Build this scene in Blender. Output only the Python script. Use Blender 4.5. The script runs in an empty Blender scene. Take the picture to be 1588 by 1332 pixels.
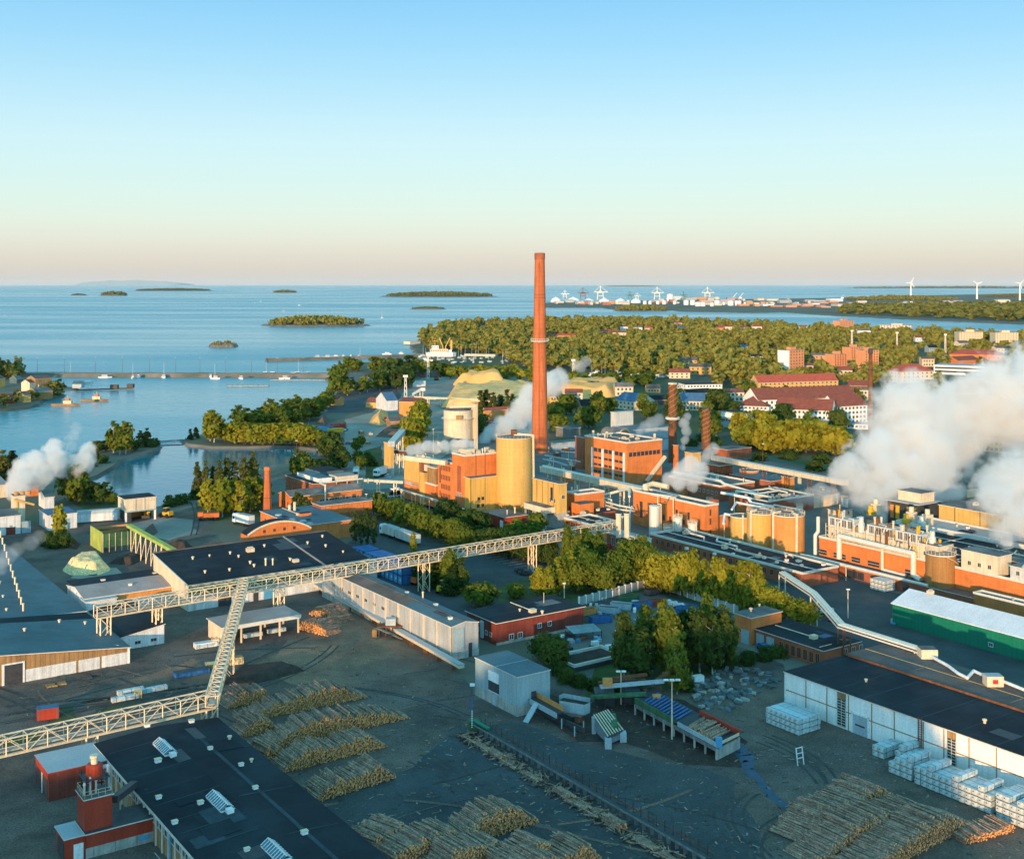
import bpy, math, random
import numpy as np
from mathutils import Vector, Matrix, noise
RN = random.Random(11)
# ------------------------------------------------------------------ view geometry
F, CX, VH, H = 1850.0, 794.0, 441.0, 85.0          # focal length (px), centre, horizon row, eye height (m)
AV = Vector((-.567, .824, 0)).normalized()          # the works' street grid
BV = Vector((.824, .567, 0)).normalized()
YAW = math.atan2(BV.y, BV.x)
def G(u, v, z=0.0):
    d = F*(H-z)/(v-VH)
    return Vector(((u-CX)*d/F, d, z))
def PD(u, v, d):                                     # point seen at (u,v) and d metres away
    return Vector(((u-CX)*d/F, d, H-(v-VH)*d/F))
def run(p, dirv, u):                                 # metres from p along dirv until column u
    t = (u-CX)/F
    return (t*p.y-p.x)/(dirv.x-t*dirv.y)
C = bpy.context.scene.collection
# ------------------------------------------------------------------ materials
MATS = {}
def M(name, col, rough=.85, var=.22, scale=.35, streak=0, rg=.62, seam=None, metal=0, spec=.25, fine=.12, second=None, bump=0):
    if name in MATS: return MATS[name]
    m = bpy.data.materials.new(name); m.use_nodes = True
    nt = m.node_tree; N = nt.nodes; L = nt.links
    b = N['Principled BSDF']
    b.inputs['Roughness'].default_value = rough; b.inputs['Metallic'].default_value = metal
    b.inputs['Specular IOR Level'].default_value = spec
    tc = N.new('ShaderNodeTexCoord')
    n1 = N.new('ShaderNodeTexNoise'); n1.inputs['Scale'].default_value = scale; n1.inputs['Detail'].default_value = 5
    n1.inputs['Roughness'].default_value = rg
    L.new(tc.outputs['Object'], n1.inputs['Vector'])
    mr = N.new('ShaderNodeMapRange'); mr.inputs[1].default_value = .3; mr.inputs[2].default_value = .7
    mr.inputs[3].default_value = 1-var; mr.inputs[4].default_value = 1+var
    L.new(n1.outputs['Fac'], mr.inputs[0])
    fac = mr.outputs[0]
    def mul(a, bb):
        q = N.new('ShaderNodeMath'); q.operation = 'MULTIPLY'
        for i, s in enumerate((a, bb)):
            if isinstance(s, float): q.inputs[i].default_value = s
            else: L.new(s, q.inputs[i])
        return q.outputs[0]
    n2 = N.new('ShaderNodeTexNoise'); n2.inputs['Scale'].default_value = 3.1; n2.inputs['Detail'].default_value = 3
    L.new(tc.outputs['Object'], n2.inputs['Vector'])
    m2 = N.new('ShaderNodeMapRange'); m2.inputs[1].default_value = .3; m2.inputs[2].default_value = .7
    m2.inputs[3].default_value = 1-fine; m2.inputs[4].default_value = 1+fine
    L.new(n2.outputs['Fac'], m2.inputs[0]); fac = mul(fac, m2.outputs[0])
    if streak:
        mp = N.new('ShaderNodeMapping'); mp.inputs['Scale'].default_value = (1.3, 1.3, .1)
        L.new(tc.outputs['Object'], mp.inputs['Vector'])
        n3 = N.new('ShaderNodeTexNoise'); n3.inputs['Scale'].default_value = 1; n3.inputs['Detail'].default_value = 4
        L.new(mp.outputs[0], n3.inputs['Vector'])
        m3 = N.new('ShaderNodeMapRange'); m3.inputs[1].default_value = .35; m3.inputs[2].default_value = .65
        m3.inputs[3].default_value = 1-streak; m3.inputs[4].default_value = 1+streak*.5
        L.new(n3.outputs['Fac'], m3.inputs[0]); fac = mul(fac, m3.outputs[0])
    if seam:
        sp, wd, dk, ax = seam
        sx = N.new('ShaderNodeSeparateXYZ'); L.new(tc.outputs['Object'], sx.inputs[0])
        if ax == 'xy':
            q = N.new('ShaderNodeMath'); q.operation = 'ADD'
            L.new(sx.outputs[0], q.inputs[0]); L.new(sx.outputs[1], q.inputs[1]); co = q.outputs[0]
        else: co = sx.outputs['xyz'.index(ax)]
        dv = N.new('ShaderNodeMath'); dv.operation = 'DIVIDE'; L.new(co, dv.inputs[0]); dv.inputs[1].default_value = sp
        fr = N.new('ShaderNodeMath'); fr.operation = 'FRACT'; L.new(dv.outputs[0], fr.inputs[0])
        lt = N.new('ShaderNodeMath'); lt.operation = 'LESS_THAN'; L.new(fr.outputs[0], lt.inputs[0]); lt.inputs[1].default_value = wd/sp
        ma = N.new('ShaderNodeMath'); ma.operation = 'MULTIPLY_ADD'; L.new(lt.outputs[0], ma.inputs[0])
        ma.inputs[1].default_value = dk-1; ma.inputs[2].default_value = 1.0
        fac = mul(fac, ma.outputs[0])
    sc = N.new('ShaderNodeVectorMath'); sc.operation = 'SCALE'
    if second:
        n5 = N.new('ShaderNodeTexNoise'); n5.inputs['Scale'].default_value = scale*.45; n5.inputs['Detail'].default_value = 6
        L.new(tc.outputs['Object'], n5.inputs['Vector'])
        m5 = N.new('ShaderNodeMapRange'); m5.inputs[1].default_value = .42; m5.inputs[2].default_value = .6
        L.new(n5.outputs['Fac'], m5.inputs[0])
        mx = N.new('ShaderNodeMix'); mx.data_type = 'RGBA'; L.new(m5.outputs[0], mx.inputs[0])
        mx.inputs[6].default_value = (*col, 1); mx.inputs[7].default_value = (*second, 1)
        L.new(mx.outputs[2], sc.inputs[0])
    else:
        sc.inputs[0].default_value = col
    L.new(fac, sc.inputs['Scale']); L.new(sc.outputs[0], b.inputs['Base Color'])
    if bump:
        bp = N.new('ShaderNodeBump'); bp.inputs['Strength'].default_value = .5; bp.inputs['Distance'].default_value = bump
        L.new(n2.outputs['Fac'], bp.inputs['Height']); L.new(bp.outputs[0], b.inputs['Normal'])
    MATS[name] = m
    return m
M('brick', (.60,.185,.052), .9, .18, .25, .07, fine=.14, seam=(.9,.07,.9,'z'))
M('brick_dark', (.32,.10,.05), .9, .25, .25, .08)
M('brick_chim', (.47,.135,.05), .9, .14, .12, .18, seam=(2.4,.16,.8,'z'))
M('yellow', (.62,.36,.085), .7, .1, .2, .12, seam=(6.2,.22,.25,'xy'))
M('yellow_plain', (.60,.36,.10), .7, .1, .2, .12)
M('yellow_silo', (.58,.36,.11), .75, .07, .15, .08, seam=(1.5,.1,.9,'z'))
M('cream', (.66,.54,.38), .75, .1, .3, .14)
M('orange', (.60,.25,.07), .8, .12, .3, .1)
M('brown_metal', (.34,.17,.055), .65, .1, .2, .14, seam=(.8,.1,.85,'xy'))
M('white', (.74,.74,.72), .6, .08, .3, .1)
M('white_panel', (.80,.79,.75), .7, .07, .2, .09)
M('white_wood', (.62,.63,.62), .8, .12, .4, .18, seam=(.9,.06,.75,'xy'))
M('tan_wood', (.34,.20,.085), .85, .18, .4, .25, seam=(1.0,.1,.6,'xy'))
M('silver', (.56,.56,.54), .42, .12, .2, .14, seam=(3.6,.14,.55,'xy'), metal=.35)
M('silver_tank', (.70,.68,.62), .4, .1, .3, .14, metal=.3)
M('grey_metal', (.36,.42,.45), .55, .1, .2, .1, seam=(1.2,.07,.85,'xy'))
M('grey_blue', (.29,.38,.40), .55, .08, .2, .1)
M('teal_roof', (.075,.13,.15), .6, .22, .12, seam=(1.5,.07,.8,'x'))
M('slate_roof', (.075,.13,.145), .65, .3, .1, rg=.72, seam=(2.2,.09,.8,'y'))
M('light_roof', (.34,.38,.40), .6, .12, .12, seam=(1.1,.06,.85,'y'))
M('black_roof', (.006,.011,.016), .8, .5, .12, rg=.75, second=(.013,.023,.03), seam=(9,.16,1.7,'y'))
M('black_felt', (.007,.012,.018), .8, .45, .2, rg=.75, second=(.015,.022,.028), seam=(4.5,.12,1.6,'y'))
M('grey_roof', (.13,.12,.115), .85, .4, .18, rg=.75, second=(.18,.165,.15))
M('brown_roof', (.14,.105,.085), .9, .3, .2, second=(.09,.085,.085))
M('pink_roof', (.33,.27,.25), .8, .15, .2, seam=(1.2,.07,.85,'x'))
M('white_roof', (.62,.63,.65), .7, .12, .15, seam=(3.2,.08,.8,'y'))
M('red_tile', (.38,.08,.05), .8, .2, .5)
M('rust_tile', (.22,.065,.042), .8, .25, .5)
M('blue_roof', (.06,.13,.22), .6, .2, .4)
M('red_paint', (.36,.045,.022), .6, .14, .3, .12, seam=(1.3,.06,.8,'xy'))
M('red_dark', (.20,.045,.03), .8, .2, .4, .15, seam=(.8,.07,.75,'xy'))
M('green_wall', (.008,.17,.10), .55, .08, .2, .07, seam=(1.1,.07,.85,'xy'))
M('green_dark', (.05,.13,.06), .7, .3, .5, .2)
M('lime', (.36,.42,.09), .7, .2, .4, .15)
M('concrete', (.36,.35,.31), .9, .18, .5, .22)
M('concrete_dark', (.17,.17,.16), .9, .25, .5, .2)
M('galv', (.78,.62,.42), .45, .12, .6, metal=.25)
M('dark_steel', (.05,.052,.055), .55, .25, .8)
M('rust', (.17,.07,.032), .85, .35, .7, .2)
M('trim', (.62,.58,.50), .6, .1, .5)
M('glass', (.035,.045,.055), .12, .1, 1, spec=.6)
M('glass_blue', (.07,.13,.17), .12, .1, 1, spec=.6)
M('frame', (.55,.52,.45), .6, .1, 1)
M('pipe', (.74,.68,.56), .4, .08, .5, metal=.2)
M('sunwarm_dirt', (.25,.14,.085), .95, .45, .06, rg=.78, second=(.15,.10,.075), fine=.4)
M('roof_streak', (.035,.055,.065), .8, .4, .3)
M('bark', (.34,.21,.145), .95, .5, .8, fine=.4)
M('log_end', (.80,.36,.12), .9, .3, 1.3, fine=.3)
M('trunk', (.11,.08,.055), .95, .3, 1.5)
M('birch_trunk', (.42,.40,.36), .9, .35, 1.5)
M('plastic_wrap', (.40,.49,.51), .35, .35, .5, rg=.75, spec=.5)
M('wrap_end', (.52,.54,.50), .6, .4, 1.4)
M('blue_box', (.03,.13,.32), .55, .18, .4, .15)
M('blue_light', (.08,.30,.50), .5, .15, .4)
M('yellow_paint', (.62,.36,.03), .5, .12, .8)
M('orange_paint', (.58,.13,.03), .5, .15, .8)
M('red_bright', (.50,.03,.03), .5, .1, .8)
M('tyre', (.02,.02,.02), .9, .1, 1)
M('chips', (.90,.43,.13), .95, .12, .08, second=(.80,.40,.14), fine=.2, bump=.4)
M('chips_pale', (.95,.50,.17), .95, .3, .09, rg=.75, second=(.78,.44,.18), fine=.2, bump=.4)
M('sawdust', (.86,.56,.27), .95, .3, .4, rg=.8, fine=.4, bump=.3)
M('bark_heap', (.06,.04,.03), .95, .35, .5, fine=.3, bump=.3)
M('soil', (.12,.085,.065), .95, .25, .3, bump=.2)
M('stone', (.12,.125,.125), .9, .3, .6, fine=.25)
M('rock', (.19,.155,.125), .95, .3, .05, second=(.10,.095,.07))
M('rubble', (.13,.16,.165), .9, .35, .8)
M('ground_mat', (.16,.145,.115), .95, .25, .02, second=(.10,.11,.065), fine=.2, bump=.1)
M('yard_mat', (.118,.090,.076), .95, .5, .05, rg=.78, second=(.155,.11,.082), fine=.4, bump=.08)
M('yard_blue', (.058,.064,.066), .9, .4, .06, rg=.76, second=(.068,.070,.068), fine=.3)
M('asphalt', (.065,.072,.075), .9, .35, .07, rg=.74, second=(.07,.072,.07), fine=.14)
M('asphalt_pale', (.15,.145,.13), .9, .2, .07, second=(.11,.11,.10), fine=.14)
M('gravel', (.30,.27,.22), .95, .2, .06, second=(.23,.21,.18), fine=.2)
M('grass_mat', (.055,.085,.02), .95, .35, .15, second=(.085,.09,.035), fine=.3)
M('town_mat', (.06,.09,.035), .95, .3, .03, second=(.10,.10,.07), fine=.25)
M('paint_line', (.55,.55,.52), .8, .25, 1)
M('track', (.066,.061,.056), .95, .3, .3)
M('wet', (.006,.055,.10), .35, .3, .5, spec=.2)
M('dome', (.78,.76,.72), .6, .06, .05)
M('hazy_hill_mat', (.16,.22,.24), .95, .25, .004)  # pale blue-grey puts distance haze into the hill's colour
M('far_shed', (.55,.48,.40), .8, .1, .02)
M('container_far', (.42,.13,.06), .8, .3, .02)
def leaf_mat(name, c1, c2, tr=.35, ns=6):
    m = bpy.data.materials.new(name); m.use_nodes = True; nt = m.node_tree; N = nt.nodes; L = nt.links
    N.remove(N['Principled BSDF']); out = N['Material Output']
    tc = N.new('ShaderNodeTexCoord'); oi = N.new('ShaderNodeObjectInfo')
    n = N.new('ShaderNodeTexNoise'); n.inputs['Scale'].default_value = ns; n.inputs['Detail'].default_value = 3; n.inputs['Roughness'].default_value = .7
    ad = N.new('ShaderNodeVectorMath'); L.new(tc.outputs['Object'], ad.inputs[0])
    cb = N.new('ShaderNodeCombineXYZ'); L.new(oi.outputs['Random'], cb.inputs[0]); L.new(cb.outputs[0], ad.inputs[1])
    L.new(ad.outputs[0], n.inputs['Vector'])
    m1 = N.new('ShaderNodeMath'); m1.operation = 'MULTIPLY_ADD'; m1.inputs[1].default_value = .55; m1.inputs[2].default_value = -.28
    L.new(oi.outputs['Random'], m1.inputs[0])
    m2 = N.new('ShaderNodeMath'); m2.operation = 'ADD'; m2.use_clamp = True; L.new(n.outputs['Fac'], m2.inputs[0]); L.new(m1.outputs[0], m2.inputs[1])
    mx = N.new('ShaderNodeMix'); mx.data_type = 'RGBA'; L.new(m2.outputs[0], mx.inputs[0])
    mx.inputs[6].default_value = (*c1, 1); mx.inputs[7].default_value = (*c2, 1)
    d = N.new('ShaderNodeBsdfDiffuse'); t = N.new('ShaderNodeBsdfTranslucent'); s = N.new('ShaderNodeMixShader'); s.inputs[0].default_value = tr
    L.new(mx.outputs[2], d.inputs[0]); L.new(mx.outputs[2], t.inputs[0]); L.new(d.outputs[0], s.inputs[1]); L.new(t.outputs[0], s.inputs[2])
    L.new(s.outputs[0], out.inputs['Surface']); MATS[name] = m
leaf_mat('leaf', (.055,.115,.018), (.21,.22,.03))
leaf_mat('leaf_bright', (.13,.17,.02), (.40,.34,.035))  # bright leaves; also put low sun into the colour of lit trees
leaf_mat('leaf_dark', (.032,.078,.02), (.11,.14,.03))  # dark leaves; also put shade into the colour of unlit clumps
leaf_mat('needle', (.03,.062,.018), (.15,.14,.035), .2)
leaf_mat('needle_far', (.02,.058,.018), (.30,.275,.06), .15, .08)
# ------------------------------------------------------------------ mesh builder
class MB:
    def __init__(s): s.v = []; s.f = []; s.m = []; s.mats = []
    def mi(s, mat):
        if mat not in s.mats: s.mats.append(mat)
        return s.mats.index(mat)
    def add(s, vs, fs, mat):
        o = len(s.v); k = s.mi(mat); s.v += [tuple(p) for p in vs]
        for f in fs: s.f.append(tuple(i+o for i in f)); s.m.append(k)
    def box(s, x0, x1, y0, y1, z0, z1, mat, top=None, xf=None):
        vs = [(x0,y0,z0),(x1,y0,z0),(x1,y1,z0),(x0,y1,z0),(x0,y0,z1),(x1,y0,z1),(x1,y1,z1),(x0,y1,z1)]
        if xf: vs = [xf @ Vector(p) for p in vs]
        s.add(vs, [(0,3,2,1),(0,1,5,4),(1,2,6,5),(2,3,7,6),(3,0,4,7)], mat)
        s.add(vs[4:], [(0,1,2,3)], top or mat)
    def bar(s, p, q, w, h, mat, up=Vector((0,0,1))):
        p, q = Vector(p), Vector(q); d = (q-p)
        if d.length < 1e-6: return
        d.normalize()
        if abs(d.dot(up)) > .98: up = Vector((1,0,0))
        r = d.cross(up).normalized()*(w/2); t = r.cross(d).normalized()*(h/2)
        vs = [p-r-t, p+r-t, p+r+t, p-r+t, q-r-t, q+r-t, q+r+t, q-r+t]
        s.add(vs, [(0,1,2,3),(7,6,5,4),(0,4,5,1),(1,5,6,2),(2,6,7,3),(3,7,4,0)], mat)
    def tube(s, p, q, r0, r1, n, mat, cap=True, capmat=None):
        p, q = Vector(p), Vector(q); d = (q-p).normalized()
        up = Vector((0,0,1)) if abs(d.z) < .9 else Vector((1,0,0))
        a = d.cross(up).normalized(); b = a.cross(d)
        vs = []
        for c, r in ((p, r0), (q, r1)):
            for i in range(n):
                t = 2*math.pi*i/n; vs.append(c+a*(r*math.cos(t))+b*(r*math.sin(t)))
        s.add(vs, [(i, (i+1) % n, n+(i+1) % n, n+i) for i in range(n)], mat)
        if cap: s.add(vs[:n], [tuple(range(n-1,-1,-1))], capmat or mat); s.add(vs[n:], [tuple(range(n))], capmat or mat)
    def path(s, pts, r, n, mat):
        for a, b in zip(pts, pts[1:]): s.tube(a, b, r, r, n, mat)
        for p in pts[1:-1]: s.ball(p, r*1.02, mat, n)
    def ball(s, c, r, mat, n=8, sz=1):
        c = Vector(c); k = max(3, n//2); vs = [c+Vector((0,0,-r*sz))]
        for j in range(1, k):
            t = -math.pi/2+math.pi*j/k
            for i in range(n):
                a = 2*math.pi*i/n; vs.append(c+Vector((r*math.cos(t)*math.cos(a), r*math.cos(t)*math.sin(a), r*math.sin(t)*sz)))
        vs.append(c+Vector((0,0,r*sz))); fs = [(0, 1+(i+1) % n, 1+i) for i in range(n)]
        for j in range(k-2):
            o = 1+j*n; fs += [(o+i, o+(i+1) % n, o+n+(i+1) % n, o+n+i) for i in range(n)]
        o = 1+(k-2)*n; fs += [(o+i, o+(i+1) % n, len(vs)-1) for i in range(n)]
        s.add(vs, fs, mat)
    def lathe(s, c, prof, n, mat, cap=True, capmat=None):
        c = Vector(c); vs = []
        for r, z in prof:
            for i in range(n):
                a = 2*math.pi*i/n; vs.append((c.x+r*math.cos(a), c.y+r*math.sin(a), c.z+z))
        fs = []
        for j in range(len(prof)-1):
            o = j*n; fs += [(o+i, o+(i+1) % n, o+n+(i+1) % n, o+n+i) for i in range(n)]
        s.add(vs, fs, mat)
        if cap: s.add(vs[-n:], [tuple(range(n))], capmat or mat)
    def prism(s, poly, z0, z1, mat, top=None):          # poly ccw list of (x,y)
        n = len(poly)
        ar = sum(poly[i][0]*poly[(i+1) % n][1]-poly[(i+1) % n][0]*poly[i][1] for i in range(n))
        if ar < 0: poly = poly[::-1]
        vs = [(p[0],p[1],z0) for p in poly]+[(p[0],p[1],z1) for p in poly]
        s.add(vs, [(i, (i+1) % n, n+(i+1) % n, n+i) for i in range(n)], mat)
        s.add(vs[n:], [tuple(range(n))], top or mat)
    def build(s, name, parent=None, loc=None, smooth=False):
        me = bpy.data.meshes.new(name); me.from_pydata(s.v, [], s.f)
        for m in s.mats: me.materials.append(MATS[m])
        me.polygons.foreach_set('material_index', s.m)
        if smooth: me.polygons.foreach_set('use_smooth', [True]*len(s.f))
        me.update()
        return link(name, me, parent, loc)
def link(name, me, parent=None, loc=None, rz=0, scale=None):
    o = bpy.data.objects.new(name, me); C.objects.link(o)
    if parent: o.parent = parent
    if loc is not None: o.location = loc
    if rz: o.rotation_euler = (0,0,rz)
    if scale is not None: o.scale = scale
    return o
def tag(o, label=None, cat=None, group=None, kind=None):
    if label: o['label'] = label
    if cat: o['category'] = cat
    if group: o['group'] = group
    if kind: o['kind'] = kind
    return o
def thing(name, label, cat, loc=(0,0,0), rz=0, group=None):
    return tag(link(name, None, None, loc, rz), label, cat, group)
def struct(o): o['kind'] = 'structure'; return o
ORD = ['first','second','third','fourth','fifth','sixth','seventh','eighth','ninth','tenth','eleventh','twelfth','thirteenth','fourteenth','fifteenth','sixteenth','seventeenth','eighteenth','nineteenth','twentieth']
def nth(i):
    if i < 20: return ORD[i]
    tens = {2:'twenty',3:'thirty',4:'forty',5:'fifty',6:'sixty',7:'seventy',8:'eighty',9:'ninety'}
    i += 1
    if i >= 100: return str(i)+'th'
    t, r = divmod(i, 10)
    return tens[t]+('-'+ORD[r-1] if r else 'th') if r else tens[t][:-1]+'ieth'
# ------------------------------------------------------------------ buildings
BOXES = []; FOOT = []                                            # (origin, x axis, y axis, Lx, Ly)
class Bld: pass
def building(name, label, cat, p, ex, Lx, Ly, h, wall, roof, kind='flat', rh=0, over=.25, trim='trim', group=None, base=None):
    """p = corner; local x along ex (length Lx), local y to its left, going back (length Ly)."""
    rz = math.atan2(ex.y, ex.x)
    r = thing(name, label, cat, p, rz, group)
    b = Bld(); b.root, b.Lx, b.Ly, b.h, b.rh, b.kind = r, Lx, Ly, h, rh, kind
    ey_ = Vector((-ex.y, ex.x, 0)); FOOT.append((p.copy(), ex.copy(), ey_, Lx, Ly))
    if p.y > 430:
        us = [CX+F*k.x/k.y for k in (p, p+ex*Lx, p+ey_*Ly)]; vb = VH+F*(H-p.z)/p.y; BOXES.append((min(us), max(us), p.y, vb, vb-(h+rh*.5)*F/p.y))
    w = MB(); o = over; q = MB()
    w.add([(0,0,0),(Lx,0,0),(Lx,Ly,0),(0,Ly,0),(0,0,h),(Lx,0,h),(Lx,Ly,h),(0,Ly,h)],
          [(0,1,5,4),(1,2,6,5),(2,3,7,6),(3,0,4,7)], wall)
    t = .18
    def slab(c):                                     # 4 corners -> thin slab
        c = [Vector(k) for k in c]; up = [k+Vector((0,0,t)) for k in c]
        q.add(c+up, [(3,2,1,0),(0,1,5,4),(1,2,6,5),(2,3,7,6),(3,0,4,7)], trim)
        q.add(up, [(0,1,2,3)], roof)
    if kind == 'flat':
        slab([(-o,-o,h+.01),(Lx+o,-o,h+.01),(Lx+o,Ly+o,h+.01),(-o,Ly+o,h+.01)])
    elif kind == 'parapet':
        q.add([(0,0,h-.5),(Lx,0,h-.5),(Lx,Ly,h-.5),(0,Ly,h-.5)], [(0,1,2,3)], roof)
        for (x0,x1,y0,y1) in ((-.12,Lx+.12,-.12,.32),(-.12,Lx+.12,Ly-.32,Ly+.12),(-.12,.32,.32,Ly-.32),(Lx-.32,Lx+.12,.32,Ly-.32)):
            q.box(x0,x1,y0,y1,h-.49,h+.14,trim)
    elif kind == 'gx':                               # ridge along local x
        m = Ly/2
        w.add([(0,0,h),(0,Ly,h),(0,m,h+rh)], [(0,2,1)], wall); w.add([(Lx,0,h),(Lx,Ly,h),(Lx,m,h+rh)], [(0,1,2)], wall)
        k = rh/m*o
        slab([(-o,-o,h-k+.02),(Lx+o,-o,h-k+.02),(Lx+o,m,h+rh+.02),(-o,m,h+rh+.02)])
        slab([(-o,m,h+rh+.02),(Lx+o,m,h+rh+.02),(Lx+o,Ly+o,h-k+.02),(-o,Ly+o,h-k+.02)])
    elif kind == 'gy':                               # ridge along local y
        m = Lx/2
        w.add([(0,0,h),(Lx,0,h),(m,0,h+rh)], [(0,1,2)], wall); w.add([(0,Ly,h),(Lx,Ly,h),(m,Ly,h+rh)], [(0,2,1)], wall)
        k = rh/m*o
        slab([(-o,-o,h-k+.02),(m,-o,h+rh+.02),(m,Ly+o,h+rh+.02),(-o,Ly+o,h-k+.02)])
        slab([(m,-o,h+rh+.02),(Lx+o,-o,h-k+.02),(Lx+o,Ly+o,h-k+.02),(m,Ly+o,h+rh+.02)])
    elif kind == 'sy':                               # mono-pitch rising along +y
        w.add([(0,0,h),(0,Ly,h),(0,Ly,h+rh)], [(0,2,1)], wall); w.add([(Lx,0,h),(Lx,Ly,h),(Lx,Ly,h+rh)], [(0,1,2)], wall)
        w.add([(0,Ly,h),(Lx,Ly,h),(Lx,Ly,h+rh),(0,Ly,h+rh)], [(3,2,1,0)], wall)
        k = rh/Ly*o
        slab([(-o,-o,h-k+.02),(Lx+o,-o,h-k+.02),(Lx+o,Ly+o,h+rh+k+.02),(-o,Ly+o,h+rh+k+.02)])
    elif kind == 'sx':
        w.add([(0,0,h),(Lx,0,h),(Lx,0,h+rh)], [(0,1,2)], wall); w.add([(0,Ly,h),(Lx,Ly,h),(Lx,Ly,h+rh)], [(0,2,1)], wall)
        w.add([(Lx,0,h),(Lx,Ly,h),(Lx,Ly,h+rh),(Lx,0,h+rh)], [(0,1,2,3)], wall)
        k = rh/Lx*o
        slab([(-o,-o,h-k+.02),(Lx+o,-o,h+rh+k+.02),(Lx+o,Ly+o,h+rh+k+.02),(-o,Ly+o,h-k+.02)])
    elif kind == 'hip':
        m = min(Lx,Ly)/2; e = [(-o,-o,h),(Lx+o,-o,h),(Lx+o,Ly+o,h),(-o,Ly+o,h)]
        rr = [(m,Ly/2,h+rh),(Lx-m+.01,Ly/2,h+rh)] if Lx >= Ly else [(Lx/2,m,h+rh),(Lx/2,Ly-m+.01,h+rh)]
        if Lx >= Ly: fs = [(0,1,5,4),(1,2,5),(2,3,4,5),(3,0,4)]
        else: fs = [(0,1,4),(1,2,5,4),(2,3,5),(3,0,4,5)]
        q.add(e+rr, fs, roof); q.add(e, [(3,2,1,0)], trim)
    elif kind == 'arch':                             # barrel roof, gable on local y=0 face
        n = 14; R = (Lx*Lx/4+rh*rh)/(2*rh); a0 = math.asin(min(1,Lx/2/R)); pts = []
        for i in range(n+1):
            a = -a0+2*a0*i/n; pts.append((Lx/2+R*math.sin(a), h+rh-R*(1-math.cos(a))))
        for y, fl in ((0,False),(Ly,True)):
            f = tuple(range(n+1)); w.add([(x,y,z) for x,z in pts], [f[::-1] if not fl else f], wall)
        for (x0,z0),(x1,z1) in zip(pts, pts[1:]):
            q.add([(x0,-o,z0+.05),(x1,-o,z1+.05),(x1,Ly+o,z1+.05),(x0,Ly+o,z0+.05)], [(0,1,2,3)], roof)
            q.add([(x0,-o-.2,z0-.25),(x1,-o-.2,z1-.25),(x1,-o-.2,z1+.3),(x0,-o-.2,z0+.3),(x0,-.01,z0+.3),(x1,-.01,z1+.3)], [(0,1,2,3),(3,2,5,4)], trim)
    w.build('wall', r)
    b.roof = None
    if q.v: b.roof = q.build('roof', r)
    if base:
        k = MB(); k.box(-.06,Lx+.06,-.06,.0,0,base[0],base[1]); k.box(-.06,0,0,Ly+.06,0,base[0],base[1]); k.build('plinth', r)
    return b
def blk(name, label, cat, u, v, uL, uR, vt=None, h=None, wall='brick', roof='black_felt', kind='flat', La=None, Lb=None, z0=0, **k):
    """on the street grid: near bottom corner (u,v), left end column uL, right end column uR"""
    p = G(u, v, z0)
    if vt is not None: h = H-(vt-VH)*p.y/F-z0
    return building(name, label, cat, p, BV, Lb or run(p, BV, uR), La or run(p, AV, uL), h, wall, roof, kind, **k)
def bl2(name, label, cat, p0, p1, depth, h=None, vt=None, wall='cream', roof='grey_roof', kind='flat', **k):
    a, b = G(*p0), G(*p1); e = b-a; L = e.length
    if vt is not None: h = H-(vt-VH)*a.y/F
    return building(name, label, cat, a, e.normalized(), L, depth, h, wall, roof, kind, **k)
WINS = {}
def winmesh(w, h, glass='glass', fr='frame', bars=1, sp=True):
    key = (round(w,2), round(h,2), glass, fr, bars, sp)
    if key not in WINS:
        m = MB(); t = .09; g = MB() if sp else m
        g.add([(-w/2,-.02,0),(w/2,-.02,0),(w/2,-.02,h),(-w/2,-.02,h)], [(0,1,2,3)], glass)
        m.box(-w/2-t,-w/2,-.07,0,-t,h+t,fr); m.box(w/2,w/2+t,-.07,0,-t,h+t,fr)
        m.box(-w/2,w/2,-.07,0,h,h+t,fr); m.box(-w/2,w/2,-.1,0,-t,0,fr)
        for i in range(bars):
            x = -w/2+w*(i+1)/(bars+1); m.box(x-.03,x+.03,-.05,-.021,0,h,fr)
        o = m.build('window'); q = g.build('pane') if sp else None; WINS[key] = (o.data, q.data if q else None); bpy.data.objects.remove(o)
        if q: bpy.data.objects.remove(q)
    return WINS[key]
def wins(b, face, n, s0, s1, z, w, h, glass='glass', fr='frame', bars=1, name='window'):
    me, pn = winmesh(w, h, glass, fr, bars, b.root.location.y < 480)
    for i in range(n):
        s = s0+(s1-s0)*(i+.5)/n
        if face == 'A': o = link(name, me, b.root, (-.01, s, z), -math.pi/2)
        else: o = link(name, me, b.root, (s, -.01, z), 0)
        if b.root.location.y < 480: link('pane', pn, o)
def pbox(b, name, x0, x1, y0, y1, z0, z1, mat, top=None):
    m = MB(); m.box(x0,x1,y0,y1,z0,z1,mat,top); return m.build(name, (b.roof if name.startswith('roof_') or name == 'lift_house' else None) or b.root)
VENT = {}
def ventmesh(k):
    if k not in VENT:
        m = MB()
        if k == 0: m.lathe((0,0,0), [(.3,0),(.3,.55),(.5,.6),(.5,.85),(.1,1.0)], 10, 'galv')
        elif k == 1: m.box(-.55,.55,-.45,.45,0,.6,'white','light_roof'); m.box(-.65,.65,-.55,.55,.601,.72,'galv')
        elif k == 2: m.lathe((0,0,0), [(.28,0),(.28,1.9),(.4,1.95),(.4,2.3),(.1,2.45)], 10, 'galv')
        else: m.box(-1.1,1.1,-.8,.8,0,1.2,'cream','grey_roof'); m.box(-.8,.8,-.5,.5,1.201,1.5,'galv')
        o = m.build('roof_vent'); VENT[k] = o.data; bpy.data.objects.remove(o)
    return VENT[k]
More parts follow.
